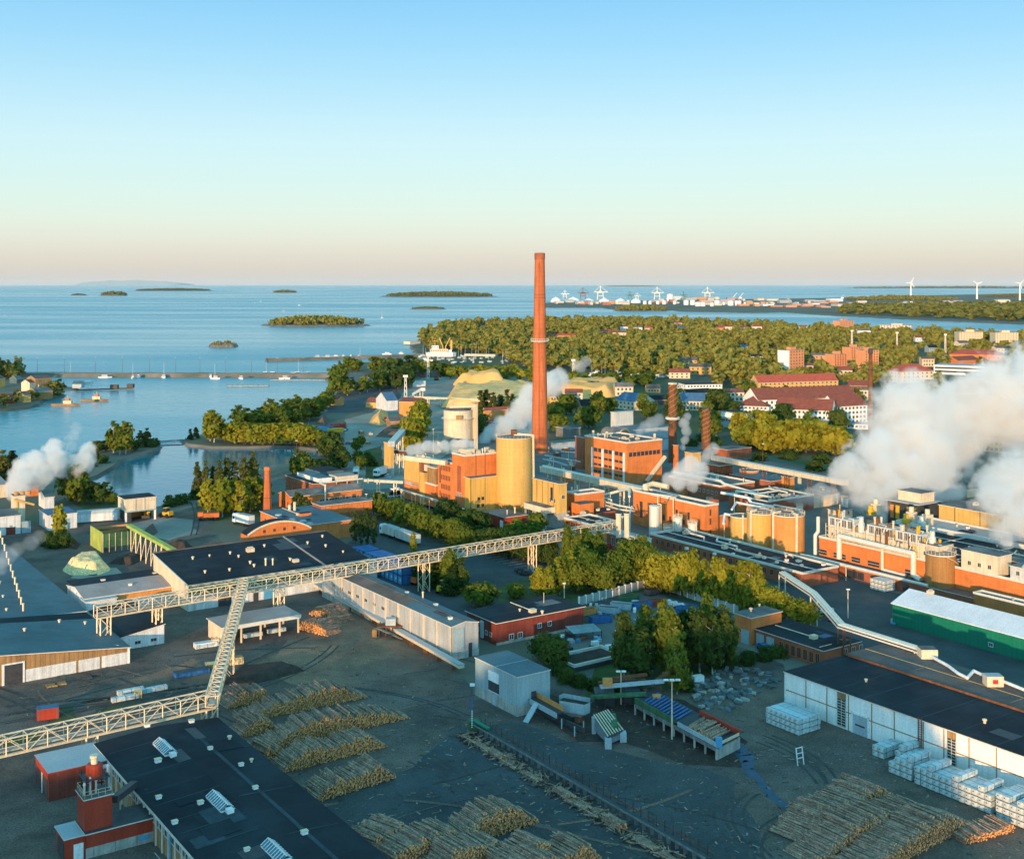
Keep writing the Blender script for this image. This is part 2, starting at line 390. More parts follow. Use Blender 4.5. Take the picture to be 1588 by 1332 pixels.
def vents(b, pts, k=0, z=None):
    for x, y in pts:
        zz = z if z is not None else b.h+.17
        if z is None:
            if b.kind == 'gy': zz += b.rh*(1-abs(x-b.Lx/2)/(b.Lx/2))
            if b.kind == 'gx': zz += b.rh*(1-abs(y-b.Ly/2)/(b.Ly/2))
            if b.kind == 'sy': zz += b.rh*y/b.Ly
            if b.kind == 'sx': zz += b.rh*x/b.Lx
            if b.kind == 'parapet': zz -= .66
        link('roof_vent', ventmesh(k), b.roof or b.root, (x, y, zz), 0, [RN.uniform(.65,.95)]*3)
# ------------------------------------------------------------------ camera, sun, sky
sc = bpy.context.scene
cam = bpy.data.cameras.new('camera'); cam.sensor_width = 36; cam.lens = 36*F/1588; cam.shift_y = -(666-VH)/1588
cam.clip_start = 1; cam.clip_end = 400000
co = bpy.data.objects.new('camera', cam); C.objects.link(co); co.location = (0,0,H); co.rotation_euler = (math.pi/2,0,0); sc.camera = co
SUN_EL, SUN_AZ = math.radians(6.3), math.radians(198)      # azimuth clockwise from +Y
SD = Vector((math.sin(SUN_AZ)*math.cos(SUN_EL), math.cos(SUN_AZ)*math.cos(SUN_EL), math.sin(SUN_EL)))
sl = bpy.data.lights.new('sun', 'SUN'); sl.energy = 5.0; sl.angle = math.radians(.5); sl.color = (1,.62,.31)
so = bpy.data.objects.new('sun', sl); C.objects.link(so); so.rotation_euler = (-SD).to_track_quat('-Z','Y').to_euler()
w = bpy.data.worlds.new('World'); sc.world = w; w.use_nodes = True; nt = w.node_tree; N = nt.nodes; L = nt.links
sky = N.new('ShaderNodeTexSky'); sky.sky_type = 'NISHITA'; sky.sun_disc = False; sky.sun_elevation = SUN_EL; sky.sun_rotation = SUN_AZ
def s2l(c): return tuple((x/255/12.92 if x < 10 else ((x/255+.055)/1.055)**2.4) for x in c)
tc = N.new('ShaderNodeTexCoord'); sx = N.new('ShaderNodeSeparateXYZ'); L.new(tc.outputs['Generated'], sx.inputs[0])
rp = N.new('ShaderNodeValToRGB'); L.new(sx.outputs[2], rp.inputs[0]); rp.color_ramp.interpolation = 'LINEAR'
stops = [(0,(209,199,191)),(.0086,(216,206,196)),(.0195,(222,215,202)),(.0357,(226,229,217)),(.049,(224,237,226)),(.065,(218,241,234)),(.0975,(207,240,244)),(.1187,(202,238,249)),(.1397,(190,232,250)),(.166,(173,225,250)),(.197,(153,215,250)),(.232,(134,204,248)),(.45,(104,194,228)),(1,(86,170,200))]
el = rp.color_ramp.elements
while len(el) < len(stops): el.new(.5)
for e, (p, c) in zip(el, stops): e.position = p; e.color = (*s2l(c),1)
ad = N.new('ShaderNodeMix'); ad.data_type = 'RGBA'; ad.blend_type = 'ADD'; ad.inputs[0].default_value = 1
sc1 = N.new('ShaderNodeVectorMath'); sc1.operation = 'SCALE'; L.new(rp.outputs[0], sc1.inputs[0])
az = N.new('ShaderNodeMapRange'); az.interpolation_type = 'SMOOTHSTEP'; az.inputs[1].default_value = -.9; az.inputs[2].default_value = .7; az.inputs[3].default_value = 1.75; az.inputs[4].default_value = .80; L.new(sx.outputs[1], az.inputs[0]); L.new(az.outputs[0], sc1.inputs['Scale'])   # the sunset half of the sky is the brighter one
bg1 = N['Background']; L.new(sc1.outputs[0], bg1.inputs[0]); bg1.inputs[1].default_value = 1
bg2 = N.new('ShaderNodeBackground'); L.new(sky.outputs[0], bg2.inputs[0]); bg2.inputs[1].default_value = .02
N.remove(ad)
ash = N.new('ShaderNodeAddShader'); L.new(bg1.outputs[0], ash.inputs[0]); L.new(bg2.outputs[0], ash.inputs[1]); L.new(ash.outputs[0], N['World Output'].inputs[0])
sc.view_settings.view_transform = 'Standard'; sc.view_settings.look = 'None'; sc.view_settings.gamma = 1; sc.view_settings.exposure = .25
sc.render.engine = 'CYCLES'; sc.cycles.use_denoising = True; sc.cycles.max_bounces = 10; sc.cycles.volume_bounces = 8; sc.cycles.transparent_max_bounces = 8
sc.cycles.volume_step_rate = .35; sc.cycles.volume_max_steps = 256; sc.cycles.diffuse_bounces = 3; sc.cycles.glossy_bounces = 2
sc.cycles.use_adaptive_sampling = True; sc.cycles.adaptive_threshold = .02
# ------------------------------------------------------------------ water
def water_mat(name, c, r, wave, bump):
    m = bpy.data.materials.new(name); m.use_nodes = True; nt = m.node_tree; N = nt.nodes; L = nt.links; b = N['Principled BSDF']
    b.inputs['Base Color'].default_value = (*c,1); b.inputs['IOR'].default_value = 1.33
    tc = N.new('ShaderNodeTexCoord')
    mp = N.new('ShaderNodeMapping'); mp.inputs['Scale'].default_value = (.0010,.0042,1); mp.inputs['Rotation'].default_value = (0,0,.12); L.new(tc.outputs['Object'], mp.inputs[0])
    n = N.new('ShaderNodeTexNoise'); n.inputs['Scale'].default_value = 1; n.inputs['Detail'].default_value = 5; L.new(mp.outputs[0], n.inputs[0])
    mr = N.new('ShaderNodeMapRange'); mr.inputs[1].default_value = .40; mr.inputs[2].default_value = .62; mr.inputs[3].default_value = r; mr.inputs[4].default_value = r*.6
    L.new(n.outputs[0], mr.inputs[0]); L.new(mr.outputs[0], b.inputs['Roughness'])
    n2 = N.new('ShaderNodeTexNoise'); n2.inputs['Scale'].default_value = wave; n2.inputs['Detail'].default_value = 4; L.new(tc.outputs['Object'], n2.inputs[0])
    bp = N.new('ShaderNodeBump'); bp.inputs['Strength'].default_value = 1; bp.inputs['Distance'].default_value = bump
    L.new(n2.outputs[0], bp.inputs['Height']); L.new(bp.outputs[0], b.inputs['Normal']); MATS[name] = m
water_mat('sea_mat', (.05,.30,.35), .32, .12, .9)
water_mat('inlet_mat', (.02,.17,.22), .13, .25, .10)
SEA = -1.5
def flat(name, pts, z, mat, kind='structure'):
    m = MB(); m.add([(p[0],p[1],z) for p in pts], [tuple(range(len(pts)))], mat); o = m.build(name); o['kind'] = kind; return o
def px(l, z=0): return [G(u,v,z) for u, v in l]
sm = MB(); E = 112000
xs = [-E,-40000,-9000,-2500,-600,600,2500,9000,40000,E]; ys = [-600,400,900,1600,3000,6000,14000,45000,E]
for i in range(len(xs)-1):
    for j in range(len(ys)-1): sm.add([(xs[i],ys[j],SEA),(xs[i+1],ys[j],SEA),(xs[i+1],ys[j+1],SEA),(xs[i],ys[j+1],SEA)], [(0,1,2,3)], 'sea_mat')
struct(sm.build('sea'))
# ------------------------------------------------------------------ land
from mathutils.geometry import tessellate_polygon
def land(name, pts, mat, z=0, rough=True, slope=3):
    """land sheet with a sloping stony bank down into the water"""
    P = []
    n = len(pts)
    for i in range(n):                               # subdivide and roughen the shore
        a, b = pts[i], pts[(i+1) % n]; d = (b-a).length; k = max(1, min(14, int(d/14))) if rough else 1
        for j in range(k):
            q = a.lerp(b, j/k)
            if rough and k > 1:
                s = min(4.0, d/k*.25); q = q+Vector((RN.uniform(-s,s), RN.uniform(-s,s)*1.5, 0))
            P.append(Vector((q.x,q.y,z)))
    tri = tessellate_polygon([P]); ar = sum(P[i].x*P[(i+1) % len(P)].y-P[(i+1) % len(P)].x*P[i].y for i in range(len(P)))
    m = MB(); fs = []
    for t in tri:
        a, b, c = (P[i] for i in t)
        fs.append(t if (b-a).cross(c-a).z > 0 else t[::-1])
    m.add(P, fs, mat); N_ = len(P); lo = []
    sgn = 1 if ar > 0 else -1
    for i in range(N_):
        e = (P[(i+1) % N_]-P[i-1]); nn = Vector((e.y,-e.x,0)).normalized()*sgn
        lo.append(P[i]+nn*slope+Vector((0,0,SEA-.6-z)))
    fs = [(i, (i+1) % N_, N_+(i+1) % N_, N_+i) if sgn < 0 else (i, N_+i, N_+(i+1) % N_, (i+1) % N_) for i in range(N_)]
    m.add(P+lo, fs, 'rock'); o = m.build(name); o['kind'] = 'structure'; return o
SHORE = [(-150,742),(0,733),(40,723),(75,713),(110,703),(150,692),(185,684),(225,682),(247,691),(235,700),(205,707),(175,722),(150,736),(116,748),(128,765),(180,782),(235,787),(275,779),(312,768),(345,748),(390,732),(430,724),(470,713),(499,706),(499,697),(455,691),(420,691),(380,692),(330,692),(292,688),(284,682),(300,676),(345,668),(375,657),(415,650),(451,645),(470,639),(496,630),(517,615),(517,592),(508,584),(512,578),(530,575),(543,571),(524,566),(560,561),(600,563),(640,565),(660,570),(700,574),(790,574),(806,567),(790,560),(770,556),(700,553),(665,553),(650,549),(636,538),(650,530),(655,520),(690,511),(740,505),(790,502),(860,501),(950,501),(1050,502),(1150,507),(1250,511),(1350,516),(1450,522),(1600,531),(1800,541)]
main = px(SHORE)+[Vector((3500,1500,0)),Vector((3500,-700,0)),Vector((-700,-700,0)),Vector((-700,430,0))]
land('ground', main, 'ground_mat')
INLET = [(116,748),(128,765),(180,782),(235,787),(275,779),(312,768),(345,748),(390,732),(430,724),(470,713),(499,706),(499,697),(455,691),(420,691),(380,692),(330,692),(292,688),(284,682),(247,691),(235,700),(205,707),(175,722),(150,736)]
flat('inlet', px(INLET), SEA+.3, 'inlet_mat')
HARBOUR = [(836,473.5),(852,477),(930,477),(958,480),(1040,481),(1060,483),(1170,485),(1215,484),(1290,489),(1370,493),(1450,497),(1588,502.5),(1720,507),(1720,452),(1588,455),(1450,458),(1300,462),(1200,463.5),(1000,466),(900,467),(850,469.5)]
land('harbour_ground', px(HARBOUR), 'ground_mat', 0, True, 6)
land('village_ground', px([(-140,652),(0,636),(45,630),(66,625),(58,616),(100,613),(70,606),(112,601),(60,596),(95,592),(58,586),(40,581),(0,579),(-140,579)]), 'ground_mat')
# causeway and breakwater of heaped stone
def dyke(name, a, b, wd, h, mats=('rock','gravel')):
    m = MB(); a, b = G(*a), G(*b); d = b-a; n = max(4,int(d.length/9)); s = Vector((d.y,-d.x,0)).normalized()
    rows = []
    for i in range(n+1):
        p = a.lerp(b,i/n); j = [RN.uniform(-.8,.8) for _ in range(4)]
        rows.append([p+s*(wd*.5+2.5+j[0])+Vector((0,0,SEA-.5)), p+s*(wd*.5+j[1]*.6)+Vector((0,0,h+j[1]*.35)), p-s*(wd*.5+j[2]*.6)+Vector((0,0,h+j[2]*.3)), p-s*(wd*.5+2.5)+Vector((0,0,SEA-.5))])
    vs = [q for r in rows for q in r]
    for k in range(3):
        m.add(vs, [(i*4+k, (i+1)*4+k, (i+1)*4+k+1, i*4+k+1) for i in range(n)], mats[1] if k == 1 else mats[0])
    return struct(m.build(name))
dyke('causeway', (22,581), (516,582), 16, 1.9)
dyke('breakwater', (414,558.5), (655,551), 9, 1.6)
def sheet(name, l, lvl, mat, world=False, jit=.8):
    pts = l if world else px(l); P = []
    for i in range(len(pts)):
        a, b = pts[i], pts[(i+1) % len(pts)]; k = max(1,min(16,int((b-a).length/6)))
        for j in range(k):
            q = a.lerp(b,j/k)
            if k > 1 and j: q = q+Vector((RN.uniform(-jit,jit),RN.uniform(-jit,jit),0))
            P.append(Vector((q.x,q.y,.004*lvl)))
    tri = tessellate_polygon([P]); fs = []
    for t in tri:
        a, b, c = (P[i] for i in t); fs.append(t if (b-a).cross(c-a).z > 0 else t[::-1])
    m = MB(); m.add(P, fs, mat); return struct(m.build(name))
W3 = lambda x, y: Vector((x,y,0))
sheet('sawmill_yard', [(-500,1500),(-500,830),(60,812),(150,806),(200,800),(250,800),(318,782),(330,830),(420,880),(500,912),(720,1050),(735,1085),(870,1046),(960,1090),(1060,1035),(1140,1000),(1215,1030),(1217,1095),(1800,1300),(1800,1500)], 1, 'yard_mat')
sheet('paved_yard', [(300,1400),(420,1240),(640,1190),(700,1130),(800,1120),(930,1160),(1140,1210),(1180,1290),(1160,1400)], 2, 'yard_blue', jit=1.5)
sheet('car_park', [(520,880),(560,812),(592,776),(612,756),(640,770),(800,824),(870,852),(832,920),(745,985),(640,925)], 1, 'asphalt')
sheet('works_road', [(1190,880),(1252,880),(1400,922),(1800,1040),(1800,1160),(1330,1012),(1250,960),(1150,960),(1010,905),(905,930),(880,960),(1000,990),(1130,985)], 2, 'asphalt')
sheet('store_yard', [(900,975),(1000,912),(1150,965),(1130,1000),(1060,1010),(980,1000),(930,1060),(830,1040),(840,1010)], 3, 'asphalt_pale')
sheet('coal_road', [(516,745),(530,690),(536,650),(575,640),(640,600),(655,585),(640,576),(700,576),(800,580),(960,594),(960,612),(845,628),(760,640),(700,700),(612,756),(575,760)], 2, 'gravel')
sheet('dark_gravel', [(392,664),(500,662),(536,655),(540,668),(500,676),(400,675)], 3, 'asphalt')
sheet('dark_yard', [(520,615),(560,602),(620,600),(600,625),(575,640),(505,640)], 3, 'asphalt')
sheet('quay_road', [(532,574),(650,580),(640,590),(590,600),(520,604)], 3, 'asphalt_pale')
sheet('bare_earth', [(380,1040),(440,1000),(500,950),(540,930),(640,990),(700,1040),(690,1080),(560,1075),(450,1060)], 3, 'sunwarm_dirt', jit=2.5)  # warm earth tone also carries the grazing sun on this patch
sheet('bare_earth', [(150,1100),(260,1085),(300,1070),(340,1040),(300,1020),(215,1050),(120,1085)], 5, 'sunwarm_dirt', jit=2)
sheet('bare_earth', [(826,1100),(850,1075),(900,1092),(1000,1075),(1060,1085),(1160,1150),(1150,1190),(1060,1185),(960,1150),(900,1150)], 6, 'bark_heap', jit=1.5)
sheet('pale_dust', [(205,812),(250,800),(300,806),(310,826),(262,838),(222,832)], 4, 'gravel', jit=1.5)
sheet('sawdust_spill', [(120,884),(180,880),(190,894),(150,900),(110,896)], 4, 'gravel', jit=1.5)
sheet('works_ground', [(590,760),(640,690),(700,672),(900,690),(1100,690),(1300,740),(1800,870),(1800,1040),(1250,880),(1000,830),(870,850),(700,800)], 1, 'asphalt_pale')
sheet('town_ground', [(850,690),(860,640),(960,610),(1000,590),(800,580),(700,572),(660,553),(655,535),(700,513),(950,504),(1250,514),(1800,545),(1800,860),(1300,735),(1100,685)], 1, 'town_mat')
sheet('grass', [(145,1080),(270,1062),(290,1070),(180,1098),(150,1110)], 2, 'grass_mat', jit=.6)
sheet('grass', [(70,1095),(112,1095),(118,1112),(85,1124)], 2, 'grass_mat')
sheet('grass', [(10,1150),(60,1130),(60,1150),(20,1168)], 2, 'grass_mat')
sheet('grass', [(575,800),(610,785),(800,838),(870,852),(832,868),(700,850)], 3, 'grass_mat')
sheet('grass', [(830,930),(900,870),(1010,880),(1210,940),(1200,965),(1010,915),(905,935),(850,935)], 4, 'grass_mat')
sheet('grass', [(780,905),(860,890),(840,925),(770,935)], 4, 'grass_mat')
sheet('grass', [(900,1080),(940,1010),(1080,1005),(1135,1015),(1140,1035),(1060,1060),(1010,1080)], 4, 'grass_mat')
sheet('grass', [(563,700),(592,690),(596,740),(570,745)], 3, 'grass_mat')
sheet('grass', [(300,800),(315,770),(420,745),(410,800),(330,808)], 4, 'grass_mat')
sheet('grass', [(90,760),(120,750),(245,790),(180,800),(120,785)], 4, 'grass_mat')
def ribbon(m, pts, wd, z, mat):
    P = [Vector((p[0],p[1],z)) for p in pts]; vs = []
    for i, p in enumerate(P):
        d = (P[min(i+1,len(P)-1)]-P[max(i-1,0)]); s = Vector((d.y,-d.x,0)).normalized()*wd/2; vs += [p-s,p+s]
    m.add(vs, [(2*i+1,2*i+3,2*i+2,2*i) for i in range(len(P)-1)], mat)
def curve(a, b, c, n=16):                            # quadratic through control point
    return [(1-t)**2*a+2*t*(1-t)*b+t*t*c for t in (i/n for i in range(n+1))]
tk = MB()
zt = .016
for l in ([(1145,1235),(1080,1260),(1160,1320)],[(1170,1230),(1110,1260),(1190,1330)],[(1230,1260),(1150,1290),(1180,1340)],[(300,1095),(480,1050),(520,1000)],[(0,1110),(180,1080),(330,1060)],[(0,1122),(180,1090),(330,1072)],[(1190,1140),(1270,1170),(1290,1210)],[(1180,1150),(1250,1175),(1275,1215)],[(640,1180),(750,1230),(900,1325)],[(660,1170),(770,1220),(940,1330)],[(470,1060),(640,1070),(720,1110)],[(150,860),(230,850),(330,830)],[(300,830),(310,800),(300,780)]):
    a, b, c = px(l); zt += .0008
    for off in (-.9,.9): ribbon(tk, [p+Vector((off,0,0)) for p in curve(a,b,c)], .55, zt, 'track')
struct(tk.build('tyre_tracks'))
wt = MB()
ww = [(1146,1152),(1152,1166),(1163,1180),(1160,1192),(1172,1204),(1185,1222),(1204,1240),(1226,1256)]
P = px(ww)
for k, p in enumerate(P[:-1]):
    q = P[k+1]; nn = 5
    seg = [p.lerp(q,i/nn)+Vector((RN.uniform(-.35,.35),RN.uniform(-.35,.35),0)) for i in range(nn+1)]
    seg[0] = p; seg[-1] = q
    ribbon(wt, seg, 1.1+1.1*math.sin(k*1.7)**2+.9*(k < 3), .032, 'wet')
struct(wt.build('water_channel'))
pl = MB()
def stripe(p, q, wd=.3, z=.03): ribbon(pl, [Vector((*p[:2],0)), Vector((*q[:2],0))], wd, z, 'paint_line')
for i in range(18):                                  # parking bays and the zebra crossing
    a = G(655,835)+AV*(-i*3.0)+BV*2; stripe(a, a+BV*5, .14)
for i in range(14):
    a = G(836,888)+AV*(i*3.0); stripe(a, a+BV*5, .14)
for i in range(10):
    a = G(579,774)+BV*i*1.6; stripe(a, a+AV*3, .8)
for i in range(9): a = G(1450,962)-AV*i*12; stripe(a, a-AV*5, .16)
for i in range(7): a = G(240,1322)+BV*i*2.6; stripe(a, a-AV*6, .14)
struct(pl.build('road_markings'))
yl = MB(); ry = random.Random(19)
YP = [(0,1100),(330,1050),(480,960),(640,1000),(740,1100),(960,1110),(1140,1180),(1230,1130),(1600,1290),(1600,1340),(420,1340),(330,1110),(0,1180)]
for i in range(5200):
    u, v = ry.uniform(0,1588), ry.uniform(950,1332)
    if v > 1110 and u < 330: continue
    if u > 700 and v < 1080: continue
    if u > 1210 and v < 1100+(u-1210)*.42: continue
    p = G(u,v); s = ry.uniform(.05,.28); a = ry.uniform(0,3.1); d = Vector((math.cos(a),math.sin(a),0))*s*ry.uniform(1,2.6); n_ = Vector((-d.y,d.x,0)).normalized()*s*.5; z = Vector((0,0,.05+.03*ry.random()))
    yl.add([p-d-n_+z,p+d-n_+z,p+d+n_+z,p-d+n_+z], [(0,1,2,3)], ('soil','gravel','bark','bark_heap','track','sunwarm_dirt')[i % 6])
o = yl.build('bark_litter'); o['kind'] = 'stuff'; o['label'] = 'bark crumbs and grit littering the log yard'
sm_ = MB(); zt = .0
for i in range(60):                                  # wide worn wheel paths and dusty smears
    u, v = ry.choice(((ry.uniform(350,1150),ry.uniform(1010,1330)),(ry.uniform(0,330),ry.uniform(1040,1110))))
    p = G(u,v); a = ry.uniform(.2,1.2) if i % 2 else ry.uniform(-.9,-.3); L2 = ry.uniform(5,16); d = Vector((math.cos(a),math.sin(a),0))*L2; b = Vector((-d.y,d.x,0))*ry.uniform(-.3,.3); zt += .0006
    if u > 1000 and v < 1130: continue
    ribbon(sm_, curve(p-d,p+b,p+d,12), ry.uniform(.3,.9), .05+zt, ry.choice(('track','sunwarm_dirt','yard_mat','track')))
struct(sm_.build('worn_tracks'))
# ------------------------------------------------------------------ trees
def prof(kind, t):
    if kind == 'birch': return .5*min(1, (math.sin(math.pi*min(.999,t**.72))**.65))
    if kind == 'round': return .5*math.sqrt(max(0,1-(2*t-1)**2))**.8
    if kind == 'spruce': return .5*(1-t)**.85+.02
    if kind == 'poplar': return .5*min(1, 3*t)*(1-t**4)**.6
    if kind == 'pine': return .5*math.sqrt(max(0,1-(2*t-1)**2))
    return .5*math.sqrt(max(0,1-t*t))
BASE = dict(birch=.14, round=.18, spruce=.06, poplar=.05, pine=.42, shrub=.0)
def crown_np(kind, seed, nc, nl, leaf, asp=.5):
    """quads of a unit-height crown; asp = width/height so the leaves come out roughly square"""
    r = np.random.RandomState(seed); tb = BASE[kind]; V = []
    for c in range(nc):
        while True:
            t = r.rand(); p = prof(kind, t)
            if r.rand() < (p*2)**1.2+.08: break
        a = r.rand()*6.283; q = p*math.sqrt(.3+.7*r.rand())*(.72+.5*r.rand()**2)
        cz = tb+(1-tb)*t; cx, cy = q*math.cos(a), q*math.sin(a); cr = (.10 if kind in('birch','spruce','poplar') else .13)*(.7+.7*r.rand())
        pts = r.randn(nl,3)*cr*.55; pts[:,0] += cx; pts[:,1] += cy; pts[:,2] = pts[:,2]*asp*1.1+cz
        ov = np.array([cx,cy,(t-.35)*.5]); nrm = r.randn(nl,3)*.75+ov/(np.linalg.norm(ov)+1e-6)*1.5; nrm /= np.linalg.norm(nrm,axis=1)[:,None]
        rv = r.randn(nl,3); u = np.cross(nrm,rv); u /= np.linalg.norm(u,axis=1)[:,None]+1e-9; v = np.cross(nrm,u)
        s = leaf*(.6+.8*r.rand(nl,1))/2; sa = np.array([1,1,asp])
        quad = np.stack([pts-u*s*sa-v*s*.6*sa, pts+u*s*sa-v*s*.6*sa, pts+u*s*.75*sa+v*s*.6*sa, pts-u*s*.75*sa+v*s*.6*sa],1)
        V.append(quad)
    V = np.concatenate(V).reshape(-1,3); V[:,2] = np.clip(V[:,2], .0, 1.02); return V
def quads_mesh(name, V, mat):
    n = len(V)//4; me = bpy.data.meshes.new(name); me.vertices.add(len(V)); me.vertices.foreach_set('co', V.astype(np.float32).ravel())
    me.loops.add(n*4); me.loops.foreach_set('vertex_index', np.arange(n*4, dtype=np.int32)); me.polygons.add(n)
    me.polygons.foreach_set('loop_start', np.arange(0,n*4,4,dtype=np.int32)); me.polygons.foreach_set('loop_total', np.full(n,4,dtype=np.int32))
    me.materials.append(MATS[mat]); me.update(calc_edges=True); me.validate(); return me
def trunk_mesh(kind, seed, mat):
    r = random.Random(seed); m = MB(); top = .9 if kind != 'shrub' else .4; k = 5; pts = [Vector((0,0,0))]
    for i in range(1,k+1): pts.append(Vector((r.uniform(-.02,.02),r.uniform(-.02,.02),top*i/k)))
    r0 = .035 if kind != 'shrub' else .02
    for i in range(k): m.tube(pts[i], pts[i+1], r0*(1-i/k*.9), r0*(1-(i+1)/k*.9), 6, mat, i in (0,k-1))
    for i in range(7):
        z = top*(.3+.6*i/7); a = r.uniform(0,6.28); l = prof(kind, max(.02,(z-BASE[kind])/(1-BASE[kind])))*.8
        m.tube((0,0,z), (l*math.cos(a), l*math.sin(a), z+.08), .011, .004, 4, mat, False)
    o = m.build('trunk'); me = o.data; bpy.data.objects.remove(o); return me
PROTO = {}
NVAR = 4
def proto(kind, lod, var, mat):
    key = (kind, lod, var, mat)
    if key not in PROTO:
        asp = dict(birch=.5,round=.85,spruce=.38,poplar=.22,pine=.45,shrub=1.2)[kind]
        nc, nl, lf = ((120,22,.08),(56,13,.14),(20,7,.27))[lod]
        if kind in ('spruce','poplar'): lf *= 1.15
        PROTO[key] = (quads_mesh('crown', crown_np(kind, 100+var*17+lod*5+len(kind), nc, nl, lf/ max(asp,.5)**.5, asp), mat),
                      trunk_mesh(kind, var, 'birch_trunk' if kind == 'birch' else 'trunk'))
    return PROTO[key]
CL = {}
DESC = dict(birch='birch', round='leafy tree', spruce='spruce', poplar='columnar poplar', pine='pine', shrub='bush')
def hides(x, y, h):                                   # would a tree here stand before a building seen in the photo?
    u, v = CX+F*x/y, VH+F*(H-h)/y
    for u0, u1, by, vb, vt in BOXES:
        if y < by and u0-3 < u < u1+3 and v < vb-.3*(vb-vt): return True
    return False
def occupied(x, y, m=1.0):
    for p, ex, ey, lx, ly in FOOT:
        dx, dy = x-p.x, y-p.y; a = dx*ex.x+dy*ex.y; b = dx*ey.x+dy*ey.y
        if -m < a < lx+m and -m < b < ly+m: return True
    return False
NT = [0]
def tree(kind, u, v, h, w, where, mat='leaf', lod=None, pos=None, adj=''):
    p = pos if pos is not None else G(u,v)
    if lod is None: lod = 0 if p.y < 390 else (1 if p.y < 900 else 2)
    i = NT[0]; NT[0] += 1
    cr, tr = proto(kind, lod, i % NVAR, mat)
    e = link(dict(birch='birch_tree',round='leafy_tree',spruce='spruce_tree',poplar='poplar_tree',pine='pine_tree',shrub='bush')[kind], None, None, p, RN.uniform(0,6.28), (w,w,h))
    e['category'] = 'bush' if kind == 'shrub' else 'tree'; e['group'] = where
    c = link('crown', cr, e); t = link('trunk', tr, e)
    CL.setdefault((where, kind, adj), []).append((CX+F*p.x/p.y, e, h))
    return e
def label_trees():
    for (where, kind, adj), l in CL.items():
        l.sort(key=lambda k: k[0])
        for i, (u, e, h) in enumerate(l):
            if len(l) == 1: e['label'] = f'{adj} {DESC[kind]} {where}'.strip()
            else: e['label'] = f'{nth(i)} {adj} {DESC[kind]} from the left {where}'.replace('  ',' ')
def trees(kind, lst, h, w, where, mat='leaf', adj='', jh=.15):
    for u, v in lst:
        k = RN.uniform(1-jh,1+jh); tree(kind, u, v, h*k, w*RN.uniform(.88,1.15), where, mat, adj=adj)
def pip(x, y, poly):
    c = False; j = len(poly)-1
    for i in range(len(poly)):
        xi, yi = poly[i][0], poly[i][1]; xj, yj = poly[j][0], poly[j][1]
        if (yi > y) != (yj > y) and x < (xj-xi)*(y-yi)/(yj-yi)+xi: c = not c
        j = i
    return c
def scatter(poly_px, spacing, kinds, where, lo=.8, hi=1.2, margin=2.5, maxn=999):
    P = [(p.x,p.y) for p in px(poly_px)]; x0, x1 = min(p[0] for p in P), max(p[0] for p in P); y0, y1 = min(p[1] for p in P), max(p[1] for p in P)
    done = []; tries = int((x1-x0)*(y1-y0)/spacing**2*6)
    for _ in range(min(tries,20000)):
        x, y = RN.uniform(x0,x1), RN.uniform(y0,y1)
        if not pip(x,y,P) or occupied(x,y,margin) or hides(x,y,9): continue
        if any((x-a)**2+(y-b)**2 < spacing*spacing for a, b in done): continue
        done.append((x,y)); kd, h, wd, mat, adj = RN.choice(kinds); k = RN.uniform(lo,hi)
        tree(kd, 0, 0, h*k, wd*k, where, mat, pos=Vector((x,y,0)), adj=adj)
        if len(done) >= maxn: break
def merge_forest(name, pts, mat, nl=(9,4), leaf=.42, kind='pine', label=None, obj_kind='stuff', adult=0):
    """pts: (x,y,z,h,w). one far-off wood as one mesh"""
    base = [crown_np(kind if i % 3 else ('birch' if kind == 'pine' else kind), 900+i, nl[0], nl[1], leaf, .6) for i in range(6)]
    tr = np.array([(-.03,-.03,0),(.03,.03,0),(.03,.03,.6),(-.03,-.03,.6),(-.03,.03,0),(.03,-.03,0),(.03,-.03,.6),(-.03,.03,.6)], float)
    out = []
    for i, (x,y,z,h,w_) in enumerate(pts):
        b = base[i % 6]; a = RN.uniform(0,6.28); ca, sa = math.cos(a), math.sin(a)
        q = np.empty_like(b); q[:,0] = (b[:,0]*ca-b[:,1]*sa)*w_+x; q[:,1] = (b[:,0]*sa+b[:,1]*ca)*w_+y; q[:,2] = b[:,2]*h+z
        out.append(q)
    V = np.concatenate(out); me = quads_mesh(name, V, mat); o = link(name, me)
    tag(o, label, 'wood' if label else None, None, obj_kind); return o
def in_poly_points(poly_px, spacing, h, w_, test=None, z=0, jitter=.5, world=None):
    P = [(p.x,p.y) for p in (world or px(poly_px))]; out = []
    x0, x1 = min(p[0] for p in P), max(p[0] for p in P); y = min(p[1] for p in P); y1 = max(p[1] for p in P)
    while y < y1:
        x = x0+RN.uniform(0,spacing)
        while x < x1:
            xx, yy = x+RN.uniform(-jitter,jitter)*spacing, y+RN.uniform(-jitter,jitter)*spacing
            if pip(xx,yy,P) and not occupied(xx,yy,4) and (test is None or test(xx,yy)):
                k = RN.choice((RN.uniform(.55,.85),RN.uniform(.8,1.3))); out.append((xx,yy,z,h*k,w_*RN.uniform(.8,1.25)))
            x += spacing
        y += spacing
    return out
# ------------------------------------------------------------------ sawmill buildings (foreground)
def rnd(b, n, y0=.1, y1=.9, s=1):
    r = random.Random(s); return [(b.Lx*r.uniform(.08,.92), b.Ly*r.uniform(y0,y1)) for _ in range(n)]
